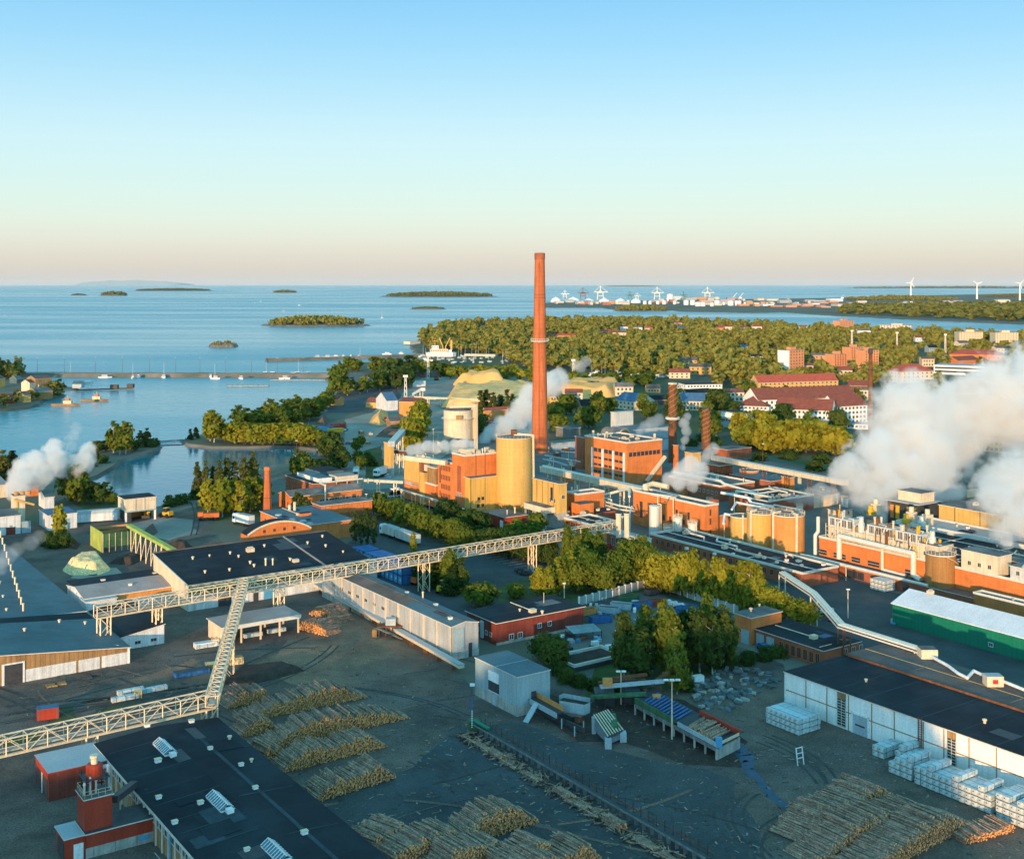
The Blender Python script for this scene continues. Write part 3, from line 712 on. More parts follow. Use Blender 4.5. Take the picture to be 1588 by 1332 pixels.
# big dark-roofed saw hall, runs out of the picture
p0 = G(148.6,1152,5); p0.z = 0
hall = building('saw_hall', 'large saw hall with a black felt roof running out of the picture', 'hall', p0-AV*70, BV, 21.8, 70, 4.7, 'tan_wood', 'black_roof', 'gy', .7, .35)
hall.root['label'] = 'large saw hall with black felt roof, two glass ridge skylights and tan board walls'
def skylight(b, x, y, L=6.5, w=2.2):
    m = MB(); z = b.h+.2+b.rh*(1-abs(x-b.Lx/2)/(b.Lx/2))-.15
    m.box(x-w/2,x+w/2,y,y+L,z,z+.35,'white')
    n = 9
    for i in range(n):
        a, c = y+L*i/n, y+L*(i+1)/n-.12
        m.add([(x-w/2,a,z+.36),(x,a,z+1.1),(x,c,z+1.1),(x-w/2,c,z+.36)], [(0,1,2,3)], 'glass_blue'); m.add([(x+w/2,a,z+.36),(x,a,z+1.1),(x,c,z+1.1),(x+w/2,c,z+.36)], [(3,2,1,0)], 'glass_blue')
        m.bar((x-w/2,c+.06,z+.38),(x,c+.06,z+1.14),.12,.1,'white'); m.bar((x+w/2,c+.06,z+.38),(x,c+.06,z+1.14),.12,.1,'white')
    m.bar((x,y,z+1.12),(x,y+L,z+1.12),.16,.14,'white'); m.box(x-.5,x+.5,y-1.2,y-.1,z,z+.8,'white')
    m.build('skylight', b.roof)
def onroof(b, u, v, z=None):                          # roof point seen at (u,v) in the building's own axes
    p = G(u,v,z or b.h+.4)-b.root.location; c, s = math.cos(-b.root.rotation_euler[2]), math.sin(-b.root.rotation_euler[2])
    return p.x*c-p.y*s, p.x*s+p.y*c
for u, v in ((263,1168),(350,1254),(440,1334)):
    x, y = onroof(hall,u,v,5.4); skylight(hall, x, y-1)
vents(hall, [onroof(hall,u,v,5.2) for u,v in ((228,1129),(297,1120),(326,1163),(245,1182),(374,1187),(246,1236),(311,1247),(271,1274),(396,1224),(383,1320),(472,1294))], 1)
vents(hall, [onroof(hall,u,v,5.2) for u,v in ((390,1180),(356,1145))], 0)
m = MB(); q = lambda x: hall.h+.2+.7*(1-abs(x-10.9)/10.9)-.02
for x0, x1, y0, y1 in ((15.2,15.9,0,66),(1,10,22,22.3),(12,21,34,34.4),(1,21,46,46.3),(5,10,26,33),(1,9,52,52.2),(13,21,18,18.3),(3,9,10,14)):
    m.add([(x0,y0,q(x0)+.06),(x1,y0,q(x1)+.06),(x1,y1,q(x1)+.06),(x0,y1,q(x0)+.06)], [(0,1,2,3)], 'roof_streak')
m.build('roof_streak', hall.roof)
wins(hall, 'A', 26, 8, 68, 3.0, 1.9, .95, bars=1)
m = MB()
for k in range(24): m.box(-.25,-.02,2+k*2.9,2.25+k*2.9,0,4.6,'trim')
m.box(-.4,-.02,0,70,4.45,4.68,'trim'); m.build('wall_posts', hall.root)
m = MB(); m.tube((-.3,30,0),(-.3,30,4.4),.14,.14,8,'blue_light'); m.build('downpipe', hall.root)
# red open shed
rs = blk('red_shed', 'red board shed with light metal roof and open left side beside saw hall', 'shed', 76,1243,60,170, h=4.6, wall='red_dark', roof='light_roof', kind='flat', La=9, trim='red_paint')
pbox(rs,'door_opening',-.05,-.01,1.0,8.0,0,3.4,'dark_steel'); m = MB(); m.box(-.12,.1,4.3,4.6,0,3.4,'white'); m.box(-.12,-.06,.4,8.6,3.4,4.5,'red_paint'); m.build('door_post', rs.root)
# red tower and its plant
ct = blk('sorting_annex', 'low red building with concrete base below the square red tower', 'building', 134,1331,133,240, h=3.5, wall='red_paint', roof='dark_steel', La=5.5)
pbox(ct,'concrete_base',-.1,ct.Lx+.1,-.1,-.01,0,1.5,'concrete'); m = MB()
for k in range(5): m.box(1+k*3.2,1.1+k*3.2,-.16,-.11,0,1.5,'concrete_dark')
m.box(7.8,9.3,-.14,-.11,.6,1.3,'blue_light'); m.build('base_joint', ct.root)
ra = blk('red_annex', 'small red annex with corrugated metal roof left of red tower', 'annex', 101,1338,86,135, h=3.4, wall='red_paint', roof='light_roof', La=5)
pbox(ra,'door',1.2,2.6,-.08,-.02,0,2.4,'white'); pbox(ra,'door_opening',-.08,-.02,.6,4.2,0,2.6,'dark_steel')
rt = blk('red_tower', 'square red tower with a cyclone on its roof', 'tower', 131.5,1328,116,174, vt=1241, wall='red_paint', roof='grey_roof', La=4.2)
m = MB(); x, y, h = rt.Lx*.5, rt.Ly*.55, rt.h+.2
m.lathe((x,y,h), [(.25,0),(.35,.8),(1.25,2.3),(1.25,3.9),(1.0,4.1)], 14, 'red_paint'); m.lathe((x,y,h+3.9), [(.5,0),(.5,1.0),(.65,1.1),(.65,1.5)], 10, 'cream'); m.path([Vector((x+1,y,h+3.3)),Vector((x+2,y,h+3.3)),Vector((x+2,y,h))], .32, 8, 'grey_metal')
m.build('cyclone', rt.root)
m = MB()
for i in range(4):
    for j in range(2): m.bar((x-1.5+3*(i % 2), y-1.4+2.8*(i//2), h),(x-1.5+3*(i % 2), y-1.4+2.8*(i//2), h+2.9),.14,.14,'dark_steel')
m.box(x-1.9,x+1.9,y-1.7,y+1.7,h+2.2,h+2.32,'dark_steel')
for i in range(5): m.lathe((x-rt.Lx*.42+i*.42, y-.9+.5*(i % 2), h), [(.16,0),(.16,1.4+.3*(i % 3)),(.26,1.5+.3*(i % 3)),(.1,2+.3*(i % 3))], 8, 'red_dark' if i % 2 else 'silver_tank')
m.build('platform', rt.root)
m = MB()
for a, b_ in (((0,0),(rt.Lx,0)),((rt.Lx,0),(rt.Lx,rt.Ly)),((rt.Lx,rt.Ly),(0,rt.Ly)),((0,rt.Ly),(0,0))):
    for z in (.5,1.0): m.bar((*a,h+z),(*b_,h+z),.05,.05,'galv')
    for t in range(5): q = (a[0]+(b_[0]-a[0])*t/4, a[1]+(b_[1]-a[1])*t/4); m.bar((*q,h),(*q,h+1.0),.05,.05,'galv')
m.build('railing', rt.root)
dt = thing('dust_duct', 'black conveyor duct linking red tower to the saw hall wall', 'duct', G(172,1309)); q = G(172,1309)
m = MB(); a = Vector((0,1.5,6.2)); e = (hall.root.location+AV*(run(hall.root.location,AV,208)))-q; e.z = 5.4; m.bar(a,e,1.1,1.0,'dark_steel'); m.build('casing', dt)
for k in (.3,.6,.9):
    s = a.lerp(e,k); mm = MB(); mm.bar((s.x,s.y,0),(s.x,s.y,s.z-.5),.2,.2,'concrete'); mm.build('post', dt)
# left: front hall, rear hall, white annex
pr = G(200,1028)
fh = building('board_hall', 'wide hall with grey-green roof, brown upper boards and white lower panels', 'hall', pr-BV*62, BV, 62, 27, 3.5, 'tan_wood', 'slate_roof', 'gy', 3.3, .4)
m = MB()
for x0, x1 in ((40,50.5),(51,55.6),(56,61.8)): m.box(x0,x1,-.12,-.02,0,2.6,'white_wood')
m.box(61.7,62.15,-.15,.3,0,3.6,'white'); m.build('lower_panel', fh.root)
pbox(fh,'doorway',35.7,39.4,-.14,-.02,0,4.2,'dark_steel'); m = MB(); m.box(35.2,35.69,-.2,-.02,0,4.5,'white'); m.box(39.41,39.8,-.2,-.02,0,4.5,'white'); m.box(35.69,39.41,-.2,-.02,4.21,4.5,'white'); m.build('door_frame', fh.root)
vents(fh, [onroof(fh,u,v,4.5) for u,v in ((38,986),(92,966),(132,965))], 0)
m = MB()
a = [onroof(fh,140,972,3.9),onroof(fh,172,1000,3.8),onroof(fh,184,1002,3.7)]; m.path([Vector((x,y,3.9)) for x,y in a],.07,6,'galv'); m.build('roof_pipe', fh.root)
lk = building('link_roof', 'low black-roofed link between the two wide left halls', 'hall', pr-BV*62+AV*27.6, BV, 62, 8, 3.1, 'white_wood', 'black_felt', 'gy', 2.6, .2)
rh = building('drying_hall', 'very long hall with pale blue-grey roof and a row of white vents', 'hall', pr-BV*62+AV*36.2, BV, 62, 120, 3.4, 'white_wood', 'slate_roof', 'gy', 1.5, .4)
for k in range(13):
    x, y = onroof(rh, 36-k*3.2, 945-k*10.6, 4.6); vents(rh, [(x,y)], 2)
    if k % 2 == 0: vents(rh, [(x-3.5,y+2)], 0)
sh = blk('white_annex', 'small white house with black roof and two windows at the hall corner', 'house', 187.7,1008.6,170,254.6, h=2.9, wall='white_wood', roof='black_felt', kind='sx', rh=1.5, La=27)
wins(sh,'B',2,2,9.5,.9,1.3,.7)
# low building W of warehouse
lw = blk('low_store', 'low white-ended store with half shaded black, half sunlit pinkish roof left of warehouse', 'store', 131,952,104.5,282, h=3.8, wall='white_wood', roof='pink_roof', kind='gx', rh=1.3, over=.3)
pbox(lw,'shaded_roof_slope',-.3,lw.Lx+.3,lw.Ly*.52,lw.Ly+.3,5.02,5.1,'black_felt'); pbox(lw,'front_band',4,lw.Lx,-.12,-.02,2.2,3.6,'orange')  # black far and pink near slope paint shade and sun on one roof
vents(lw, [(8,lw.Ly*.7),(22,lw.Ly*.7),(13,lw.Ly*.25)], 1); vents(lw, [(27,lw.Ly*.3)], 3)
ls = blk('flat_lean_to', 'flat-roofed white shed at the end of the low store', 'shed', 133,956,130,181, h=3.6, wall='white_wood', roof='light_roof', La=5)
# black-roofed warehouse
wh = blk('black_roof_warehouse', 'warehouse with broad black roof and sunlit cream end wall', 'warehouse', 291,948,238,571, h=6.7, wall='cream', roof='black_felt', kind='sy', rh=3.0, over=.3)
pbox(wh,'front_wall',.2,wh.Lx,-.1,-.01,0,6.3,'white_wood'); pbox(wh,'upper_band',.2,wh.Lx,-.16,-.101,3.9,6.3,'green_dark')
m = MB(); m.bar((38.9,-.3,6.95),(38.9,wh.Ly+.2,9.98),.5,.25,'pink_roof'); m.bar((0,wh.Ly+.25,10.0),(wh.Lx,wh.Ly+.25,10.0),.5,.35,'brown_roof'); m.bar((-.2,-.2,6.85),(-.2,wh.Ly,9.85),.3,.3,'trim'); m.build('roof_edge', wh.root)
vents(wh, [onroof(wh,u,v,8.4) for u,v in ((325,866),(357,862),(299,870),(356,880),(388,871),(370,865),(394,874),(410,852),(450,865),(477,846),(505,848),(500,838),(532,853),(318,884))], 0)
vents(wh, [onroof(wh,u,v,8.2) for u,v in ((412,873),(423,872))], 2); vents(wh, [onroof(wh,388,856,8.8)], 3)
for x, w_, mt in ((1.2,1.0,'silver'),(8.2,3.6,'dark_steel'),(14.5,2,'white'),(18,1.4,'dark_steel'),(21,3,'blue_light'),(28,2,'white')): pbox(wh,'door',x,x+w_,-.2,-.101,0,3.2,mt)
wins(wh,'B',4,9,26,1.2,1.2,1.2,fr='white')
pt = blk('lean_to_roof', 'teal low-pitched lean-to in front of the black warehouse roof', 'lean-to', 404,924,400,585, h=4.6, wall='white_wood', roof='teal_roof', La=7, kind='sy', rh=.8)
# open carport
cp = blk('open_carport', 'open lumber shelter with pinkish roof and cream end wall on posts', 'shelter', 345,1002,323,464, h=4.3, wall='cream', roof='pink_roof', over=.4)
for o in list(cp.root.children):
    if o.name.startswith('wall'): bpy.data.objects.remove(o)
pbox(cp,'end_wall',0,.2,0,cp.Ly,0,4.3,'cream'); pbox(cp,'back_wall',.2,cp.Lx*.35,cp.Ly-.2,cp.Ly,0,4.3,'cream')
for k in range(4):
    pbox(cp,'post',cp.Lx*(k+1)/4-.35,cp.Lx*(k+1)/4,0,.35,0,4.3,'cream')
    if k > 1: pbox(cp,'post',cp.Lx*(k+1)/4-.35,cp.Lx*(k+1)/4,cp.Ly-.35,cp.Ly,0,4.3,'cream')
pbox(cp,'fascia',-.3,cp.Lx+.3,-.46,-.41,3.6,4.4,'trim')
# long silver sorting building
lm = blk('long_silver_hall', 'long silver-clad hall with brownish gable roof beside log yard', 'hall', 700,1024,500,742, vt=973, wall='silver', roof='teal_roof', kind='gy', rh=.7, over=.15)
pbox(lm,'plinth',-.15,-.02,0,lm.Ly,0,1.6,'concrete'); pbox(lm,'plinth',-.15,lm.Lx+.1,-.15,-.02,0,1.6,'concrete')
m = MB(); z = lm.h+.23
m.add([(.1,22,z+.02),(lm.Lx/2-.1,22,z+.7),(lm.Lx/2-.1,lm.Ly,z+.7),(.1,lm.Ly,z+.02)], [(0,1,2,3)], 'brown_roof'); m.bar((lm.Lx/2,0,z+.72),(lm.Lx/2,lm.Ly,z+.72),.5,.14,'brown_roof'); m.build('roof_patch', lm.root)
m = MB()
for k in range(11): m.box(-.2,-.03,.1+k*6.1,.35+k*6.1,0,lm.h,'galv')
m.build('wall_rib', lm.root); vents(lm, [(lm.Lx*.75,16),(lm.Lx*.75,30),(lm.Lx*.3,4)], 1); vents(lm,[(lm.Lx*.9,24)],2)
pbox(lm,'door',lm.Lx*.62,lm.Lx*.75,-.2,-.151,0,3.2,'dark_steel'); pbox(lm,'wall_panel',.4,lm.Lx*.45,-.2,-.151,2,lm.h-.4,'grey_blue'); wins(lm,'A',7,30,62,4.2,1.6,.8)
# red hall mid
rd = blk('red_hall', 'long dark red board hall with black roof by the store yard', 'hall', 770,1001,724,905, vt=967, wall='red_dark', roof='black_felt', over=.4)
wins(rd,'B',2,11,17,2.2,1.0,1.0,fr='white'); wins(rd,'B',2,3,8,.8,1.2,1.2,fr='white'); pbox(rd,'base',-.02,rd.Lx,-.08,-.02,0,.6,'concrete'); wins(rd,'A',4,1.5,9,1.6,.9,.9)
vents(rd, [onroof(rd,u,v,5.6) for u,v in ((806,946),(841,950))], 0); m = MB(); m.tube((rd.Lx*.75,rd.Ly*.6,5.4),(rd.Lx*.75,rd.Ly*.6,8),.08,.08,6,'galv'); m.build('flagpole', rd.root)
tk_ = thing('silver_silo', 'small silver silo between the silver hall and red hall', 'silo', G(752,990)); m = MB(); m.lathe((0,0,0), [(1.2,.4),(1.2,4.2),(1.0,4.5),(.2,4.7)], 16, 'grey_metal'); m.build('shell', tk_); m = MB()
for a in range(4): m.bar((math.cos(a*1.57),math.sin(a*1.57),0),(math.cos(a*1.57),math.sin(a*1.57),.5),.2,.2,'dark_steel')
m.build('legs_ring', tk_)
# grey-blue sorting house
sb = blk('sorting_house', 'grey-blue sorting house with blue-grey roof and conveyor opening', 'building', 802,1111,737,853, vt=1051, wall='grey_blue', roof='teal_roof', kind='flat', over=.12)
pbox(sb,'plinth',-.12,-.01,0,sb.Ly,0,2.1,'concrete'); pbox(sb,'plinth',-.12,sb.Lx,-.12,-.01,0,2.0,'concrete')
ym = sb.Ly; m = MB(); m.box(-.2,-.02,ym*.42,ym*.66,4.6,6.6,'white'); m.box(-.2,-.02,ym*.42,ym*.66,2.5,2.62,'white'); m.build('shutter_door', sb.root); pbox(sb,'opening',-.18,-.02,ym*.42,ym*.66,2.62,4.59,'dark_steel'); pbox(sb,'door',-.2,-.121,ym*.48,ym*.56,0,2.0,'grey_metal')
pbox(sb,'conveyor_door',sb.Lx*.42,sb.Lx*.56,-.2,-.121,2.1,4.3,'dark_steel'); pbox(sb,'roof_seam',-.1,sb.Lx+.1,ym*.5,ym*.5+.15,sb.h+.2,sb.h+.26,'light_roof')
# white warehouse at right
pL = G(1217.5,1094.5); Lw = 150
ww_ = building('white_warehouse', 'long white-panelled warehouse with black roof behind the lumber packs', 'warehouse', pL-AV*Lw, BV, 31, Lw, 6.8, 'white_panel', 'black_felt', 'flat', 0, .25)
W = lambda u: Lw-(-run(pL,AV,u))                      # local y of wall column u
m = MB(); zz = ww_.h
for u in (1250,1282.5,1316,1352,1387,1432,1464,1503,1545.5): m.box(-.08,-.01,W(u)-.09,W(u)+.09,0,zz,'tan_wood')
m.box(-.07,-.01,0,Lw,3.3,3.48,'tan_wood'); m.box(-.1,-.01,Lw-.25,Lw+.1,0,zz,'white'); m.build('panel_joint', ww_.root)
for u0, u1 in ((1299,1312),(1469.5,1483)):
    a, b_ = W(u1), W(u0); m = MB(); m.box(-.14,-.02,a,b_,5.5,6.7,'tan_wood'); m.build('louvre', ww_.root); m = MB(); m.box(-.1,-.02,a,b_,.3,5.49,'glass')
    for k in range(10): m.box(-.16,-.101,a,b_,.4+k*.52,.5+k*.52,'frame')
    for yy in (a,(a+b_)/2,b_): m.box(-.17,-.101,yy-.04,yy+.04,.3,5.49,'frame')
    m.build('window_strip', ww_.root)
a, b_ = W(1346),W(1323); m = MB(); m.box(-.16,-.02,a,b_,0,3.6,'grey_metal'); m.box(-.2,-.161,a+.6,b_-.6,1.6,1.9,'dark_steel'); m.build('roller_door', ww_.root)
m = MB(); m.box(-.2,-.02,b_+.01,b_+.3,0,3.9,'white'); m.box(-.2,-.02,a-.3,a-.01,0,3.9,'white'); m.box(-.2,-.02,a-.3,b_+.3,3.61,3.9,'white'); m.build('door_frame', ww_.root)
m = MB(); yy = W(1428)
for s in (-.35,.35): m.box(-.35,-.2,yy+s-.06,yy+s+.06,0,7.4,'red_dark')
for k in range(18): m.box(-.33,-.22,yy-.29,yy+.29,.4*k,.4*k+.06,'red_dark')
m.build('ladder', ww_.root)
m = MB(); z = zz+.21
m.box(18.5,31.2,0,Lw+.2,z,z+.28,'brown_roof'); m.box(18.2,18.5,0,Lw+.2,z,z+.42,'rust'); m.box(24.6,24.75,0,Lw,z+.281,z+.34,'yellow_plain'); m.build('raised_roof_strip', ww_.root)
vents(ww_, [onroof(ww_,u,v,7) for u,v in ((1343,1057),(1527,1121))], 0)
r_ = random.Random(5); m = MB()
for k in range(16): y = r_.uniform(60,Lw-4); m.box(19+r_.uniform(0,11),19.6+r_.uniform(11,11.6),y,y+.12,z+.29,z+.36,'grey_roof')
m.build('roof_batten', ww_.root)
# green hall
pG = G(1384,967); gh = building('green_hall', 'long bright green hall with pale white-grey gable roof', 'hall', pG-AV*110, BV, 14, 110, 5.1, 'green_wall', 'white_roof', 'gy', 2.5, .3, trim='white')
m = MB(); m.box(-.5,-.05,109,110.2,.1,.5,'blue_light'); m.build('gutter_stop', gh.root); wins(gh,'A',3,20,95,1.2,1.0,.8,fr='white'); vents(gh,[(7,104),(7,70)],3)
# brick store with small gate house
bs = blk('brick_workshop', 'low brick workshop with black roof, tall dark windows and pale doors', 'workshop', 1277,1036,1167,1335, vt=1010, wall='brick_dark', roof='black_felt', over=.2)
Lb_ = bs.Ly; wins(bs,'A',7,.8,Lb_*.62,.5,1.1,2.3,glass='glass',fr='brick'); wins(bs,'B',3,6,14,1.6,1.0,1.4)
for k in range(2): pbox(bs,'garage_door',-.1,-.02,Lb_*(.68+.15*k),Lb_*(.79+.15*k),0,3.0,'grey_blue')
m = MB(); m.path([Vector((1,2,bs.h+.3)),Vector((5,2,bs.h+.3))],.08,6,'galv'); m.box(7,10,6,8,bs.h+.2,bs.h+.35,'blue_roof'); m.build('roof_hatch', bs.root)
bg = blk('brick_gatehouse', 'taller brick block with a grey roof at the workshop end', 'building', 1165,1001,1139,1212, vt=959, wall='brick', roof='grey_roof', over=.25)
pbox(bg,'garage_door',-.1,-.02,.6,3.2,0,3.3,'grey_blue'); pbox(bg,'side_wall',bg.Lx*.02,bg.Lx*.05,bg.Ly,bg.Ly+.1,0,bg.h,'red_paint'); vents(bg,[(4,4),(9,6)],0)
# left middle plant
gb = blk('grey_plant_house', 'grey metal plant house with dark roof at the left shore', 'building', 75,823,61,119.5, vt=800, wall='white_wood', roof='blue_roof', kind='flat'); pbox(gb,'door',5,7.2,-.08,-.02,0,3.6,'grey_blue')
g2 = blk('steam_plant_house', 'grey metal house with cream cooling block at left edge', 'building', -30,834,-60,32, h=6.2, wall='white_wood', roof='grey_roof', La=14); pbox(g2,'door',8,11,-.08,-.02,0,2.5,'red_dark'); pbox(g2,'panel',13,16,-.08,-.02,0,4,'grey_blue')
ck = blk('cooling_block', 'sunlit cream cooling block that the left steam rises from', 'cooling tower', 22,815,8,39, vt=770, wall='cream', roof='grey_roof', La=5)
m = MB()
for k in range(3): m.lathe((1.2+k*2.1,2.4,ck.h), [(.8,0),(.8,1.1)], 10, 'orange'); 
m.build('stack', ck.root); m = MB(); m.bar((0,-.1,ck.h-1),(ck.Lx+3,-.1,ck.h-3.5),.9,.7,'yellow_plain'); m.bar((1,-.1,0),(1,-.1,ck.h-1),.5,.5,'yellow_plain'); m.build('chute', ck.root)
wg = blk('loading_gate', 'white box gallery on legs over a truck loading bay', 'loading bay', 194.3,810.4,183,242, vt=775, wall='white_panel', roof='black_felt', over=.25)
for o in list(wg.root.children):
    if o.name.startswith('wall'): bpy.data.objects.remove(o)
pbox(wg,'upper_box',0,wg.Lx,0,wg.Ly,3.9,wg.h,'cream')
m = MB()
for k in (.33,.62): m.box(wg.Lx*k,wg.Lx*k+.25,-.1,-.01,3.9,wg.h,'concrete')
m.build('wall_rib', wg.root)
for x, y in ((0,0),(wg.Lx-.6,0),(0,wg.Ly-.6),(wg.Lx-.6,wg.Ly-.6)): pbox(wg,'leg',x,x+.6,y,y+.6,0,3.89,'white_panel')
pbox(wg,'back_wall',.6,wg.Lx-.6,wg.Ly-.4,wg.Ly-.1,0,3.85,'orange'); pbox(wg,'beam',-.1,wg.Lx+.1,-.12,-.01,3.5,3.95,'grey_blue'); pbox(wg,'end_wall',.6,2.2,.1,wg.Ly-.5,0,3.85,'dark_steel')
gl = thing('grey_gallery', 'low grey enclosed conveyor gallery running to loading gate', 'gallery', G(119,812)); a, e = Vector((0,0,3.4)), G(184,808)-G(119,812)+Vector((0,0,3.6))
m = MB(); m.bar(a,e,2.4,2.2,'grey_metal'); m.build('casing', gl); m = MB(); m.bar(a+Vector((0,-1.3,-1.5)),e+Vector((0,-1.3,-1.5)),.2,2.6,'white_wood'); m.build('skirt', gl)
gc = thing('green_crusher', 'open green-walled chip bin with a lime end panel', 'bin', G(158,857), YAW)
bx = run(G(158,857),BV,218); by = run(G(158,857),AV,140)
m = MB(); m.box(0,.2,0,by,0,6.4,'lime'); m.build('end_panel', gc); m = MB(); m.box(.2,bx,0,.2,1.5,5.8,'green_dark'); m.build('front_wall', gc); m = MB(); m.box(.2,bx,by-.2,by,1,5.6,'orange'); m.box(bx-.2,bx,.2,by-.2,1,5.6,'green_dark'); m.build('back_wall', gc)
m = MB()
for k in range(7): m.bar((.3+(bx-.5)*k/6,-.15,0),(.3+(bx-.5)*k/6,-.15,5.9),.18,.18,'galv')
m.bar((0,by*.5,5.9),(bx,by*.5,5.9),.3,.5,'dark_steel'); m.build('frame', gc)
lc = thing('lime_conveyor', 'lime green inclined conveyor on trestles beside the chip bin', 'conveyor', G(205,840))
q = G(205,840); a = PD(199.5,814.6,q.y+22)-q; e = PD(272,855,q.y-8)-q
a = G(199.5,814.6,9)-q; e = G(272,855,7.4)-q; m = MB(); m.bar(a,e,1.7,.9,'lime'); m.build('trough', lc)
for k in range(1,9):
    s = a.lerp(e,k/9); m = MB()
    for dx in (-.8,.8): m.bar((s.x+dx,s.y,0),(s.x+dx,s.y,s.z-.4),.16,.16,'galv')
    m.bar((s.x-.8,s.y,.5),(s.x+.8,s.y,s.z-.8),.1,.1,'galv'); m.build('trestle', lc)
for (u,v,uL,uR,h,wl,rf,lab) in ((45,770,38,60,4,'brick','red_tile','small red-roofed hut behind the steam at left'),(85,726,78,98,4,'brick','red_tile','red-roofed brick hut on the spit behind steam'),(70,790,60,84,4.5,'white_wood','slate_roof','small pale shed beside the gravel track at left'),(0,772,-30,12,5,'cream','pink_roof','cream shed with pinkish roof at left edge'),(60,737,52,76,4,'red_dark','rust_tile','dark red hut on the shore at left')):
    blk('hut', lab, 'hut', u,v,uL,uR, h=h, wall=wl, roof=rf, kind='gx', rh=1.6)
# ------------------------------------------------------------------ old brick works
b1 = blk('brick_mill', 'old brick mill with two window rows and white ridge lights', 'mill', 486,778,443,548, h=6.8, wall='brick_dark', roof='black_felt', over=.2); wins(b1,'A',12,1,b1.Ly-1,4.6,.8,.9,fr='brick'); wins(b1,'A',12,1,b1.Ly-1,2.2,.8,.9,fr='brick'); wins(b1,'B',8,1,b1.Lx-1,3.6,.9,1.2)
m = MB(); z = b1.h+.2
m.prism([(3,2),(9,2),(9,22),(3,22)], z, z+1.5, 'white', 'slate_roof'); m.prism([(11,1),(20,1),(20,9),(11,9)], z, z+1.6, 'cream', 'pink_roof'); m.prism([(9.5,14),(20,14),(20,28),(9.5,28)], z, z+1.9, 'slate_roof', 'black_felt'); m.build('ridge_light', b1.root); vents(b1,[(5,24),(14,20),(16,11.5)],1)
b2 = blk('brick_wing', 'brick wing with grey roof and a row of tall windows', 'wing', 450.5,792,433,561, vt=771, wall='brick', roof='grey_roof', kind='gx', rh=1.6, over=.25); wins(b2,'B',14,12,b2.Lx-1,1.2,1.1,1.9); wins(b2,'A',3,1,9,1.5,1,1.5,fr='brick')
m = MB(); z = b2.h+2.2; y = b2.Ly*.5
m.path([Vector((14,-.6,1.2)),Vector((14,-.6,z+1)),Vector((14.5,y,z+1)),Vector((b2.Lx+3,y,z+1))], .32, 8, 'pipe')
for k in range(5): m.bar((17+k*4.6,y,z-1),(17+k*4.6,y,z+1),.2,.2,'pipe')
m.build('roof_pipe', b2.root)
b3 = blk('brick_range', 'low brick range with lit upper wall and grey roof', 'range', 498,815,484,577, vt=785, wall='brick_dark', roof='grey_roof', over=.25); pbox(b3,'wall_band',0,b3.Lx,-.08,-.02,3.6,b3.h-.2,'brick')  # brighter brick band paints the sun on the upper wall
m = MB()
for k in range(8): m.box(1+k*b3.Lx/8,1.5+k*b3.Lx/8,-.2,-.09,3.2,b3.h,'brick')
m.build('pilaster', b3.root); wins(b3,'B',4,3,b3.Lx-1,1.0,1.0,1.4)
b4 = blk('teal_roof_mill', 'brick mill with broad dark teal roof and roof lights', 'mill', 463,843,404,548, h=5.6, wall='brick', roof='teal_roof', over=.3)
m = MB(); z = b4.h+.2
for u, v in ((432,799),(453,806.5),(470,808.5),(480,812.5),(463,812)):
    x, y = onroof(b4,u,v,5.8); m.lathe((x,y,z), [(1.2,0),(1.1,.4)], 12, 'light_roof')
m.build('roof_light', b4.root); x, y = onroof(b4,472,798,6); pbox(b4,'roof_hatch',x-2,x+2,y-1.4,y+1.4,b4.h+.2,b4.h+1.1,'brick','black_felt'); wins(b4,'A',6,2,b4.Ly-2,1.6,1.1,2.2,fr='brick'); pbox(b4,'pilaster',-.3,-.02,b4.Ly*.45,b4.Ly*.45+.8,0,b4.h+.4,'brick_dark')
for k in (0,1): x, y = onroof(b4,449+k*8,791,6); m = MB(); m.lathe((x,y,b4.h+.1), [(.5,0),(.5,2.1+k),(.6,2.2+k)], 10, 'cream'); m.build('flue', b4.root)
ah = blk('arched_brick_hall', 'brick hall with an arched gable and cream rim', 'hall', 383,869,360,482, h=7.6, wall='brick', roof='black_felt', kind='arch', rh=3.2, La=5, trim='cream'); wins(ah,'B',4,4,ah.Lx-4,7.9,.7,.8,fr='brick_dark')
sc_ = thing('brick_chimney', 'small tapered octagonal brick chimney beside the old mill', 'chimney', G(414.6,797)); m = MB(); m.lathe((0,0,0), [(1.75,0),(1.55,3),(1.15,16),(1.15,16.2)], 8, 'brick_chim'); m.build('shaft', sc_); m = MB(); m.lathe((0,0,16.2), [(1.25,0),(1.28,.9),(1.1,1.1),(1.1,1.3)], 8, 'brick', capmat='dark_steel'); m.build('cap', sc_); m = MB()
for z in (6,9,12,14.5): m.lathe((0,0,z), [(1.72-.04*z,0),(1.72-.04*z,.16)], 8, 'dark_steel', False)
m.build('iron_band', sc_)

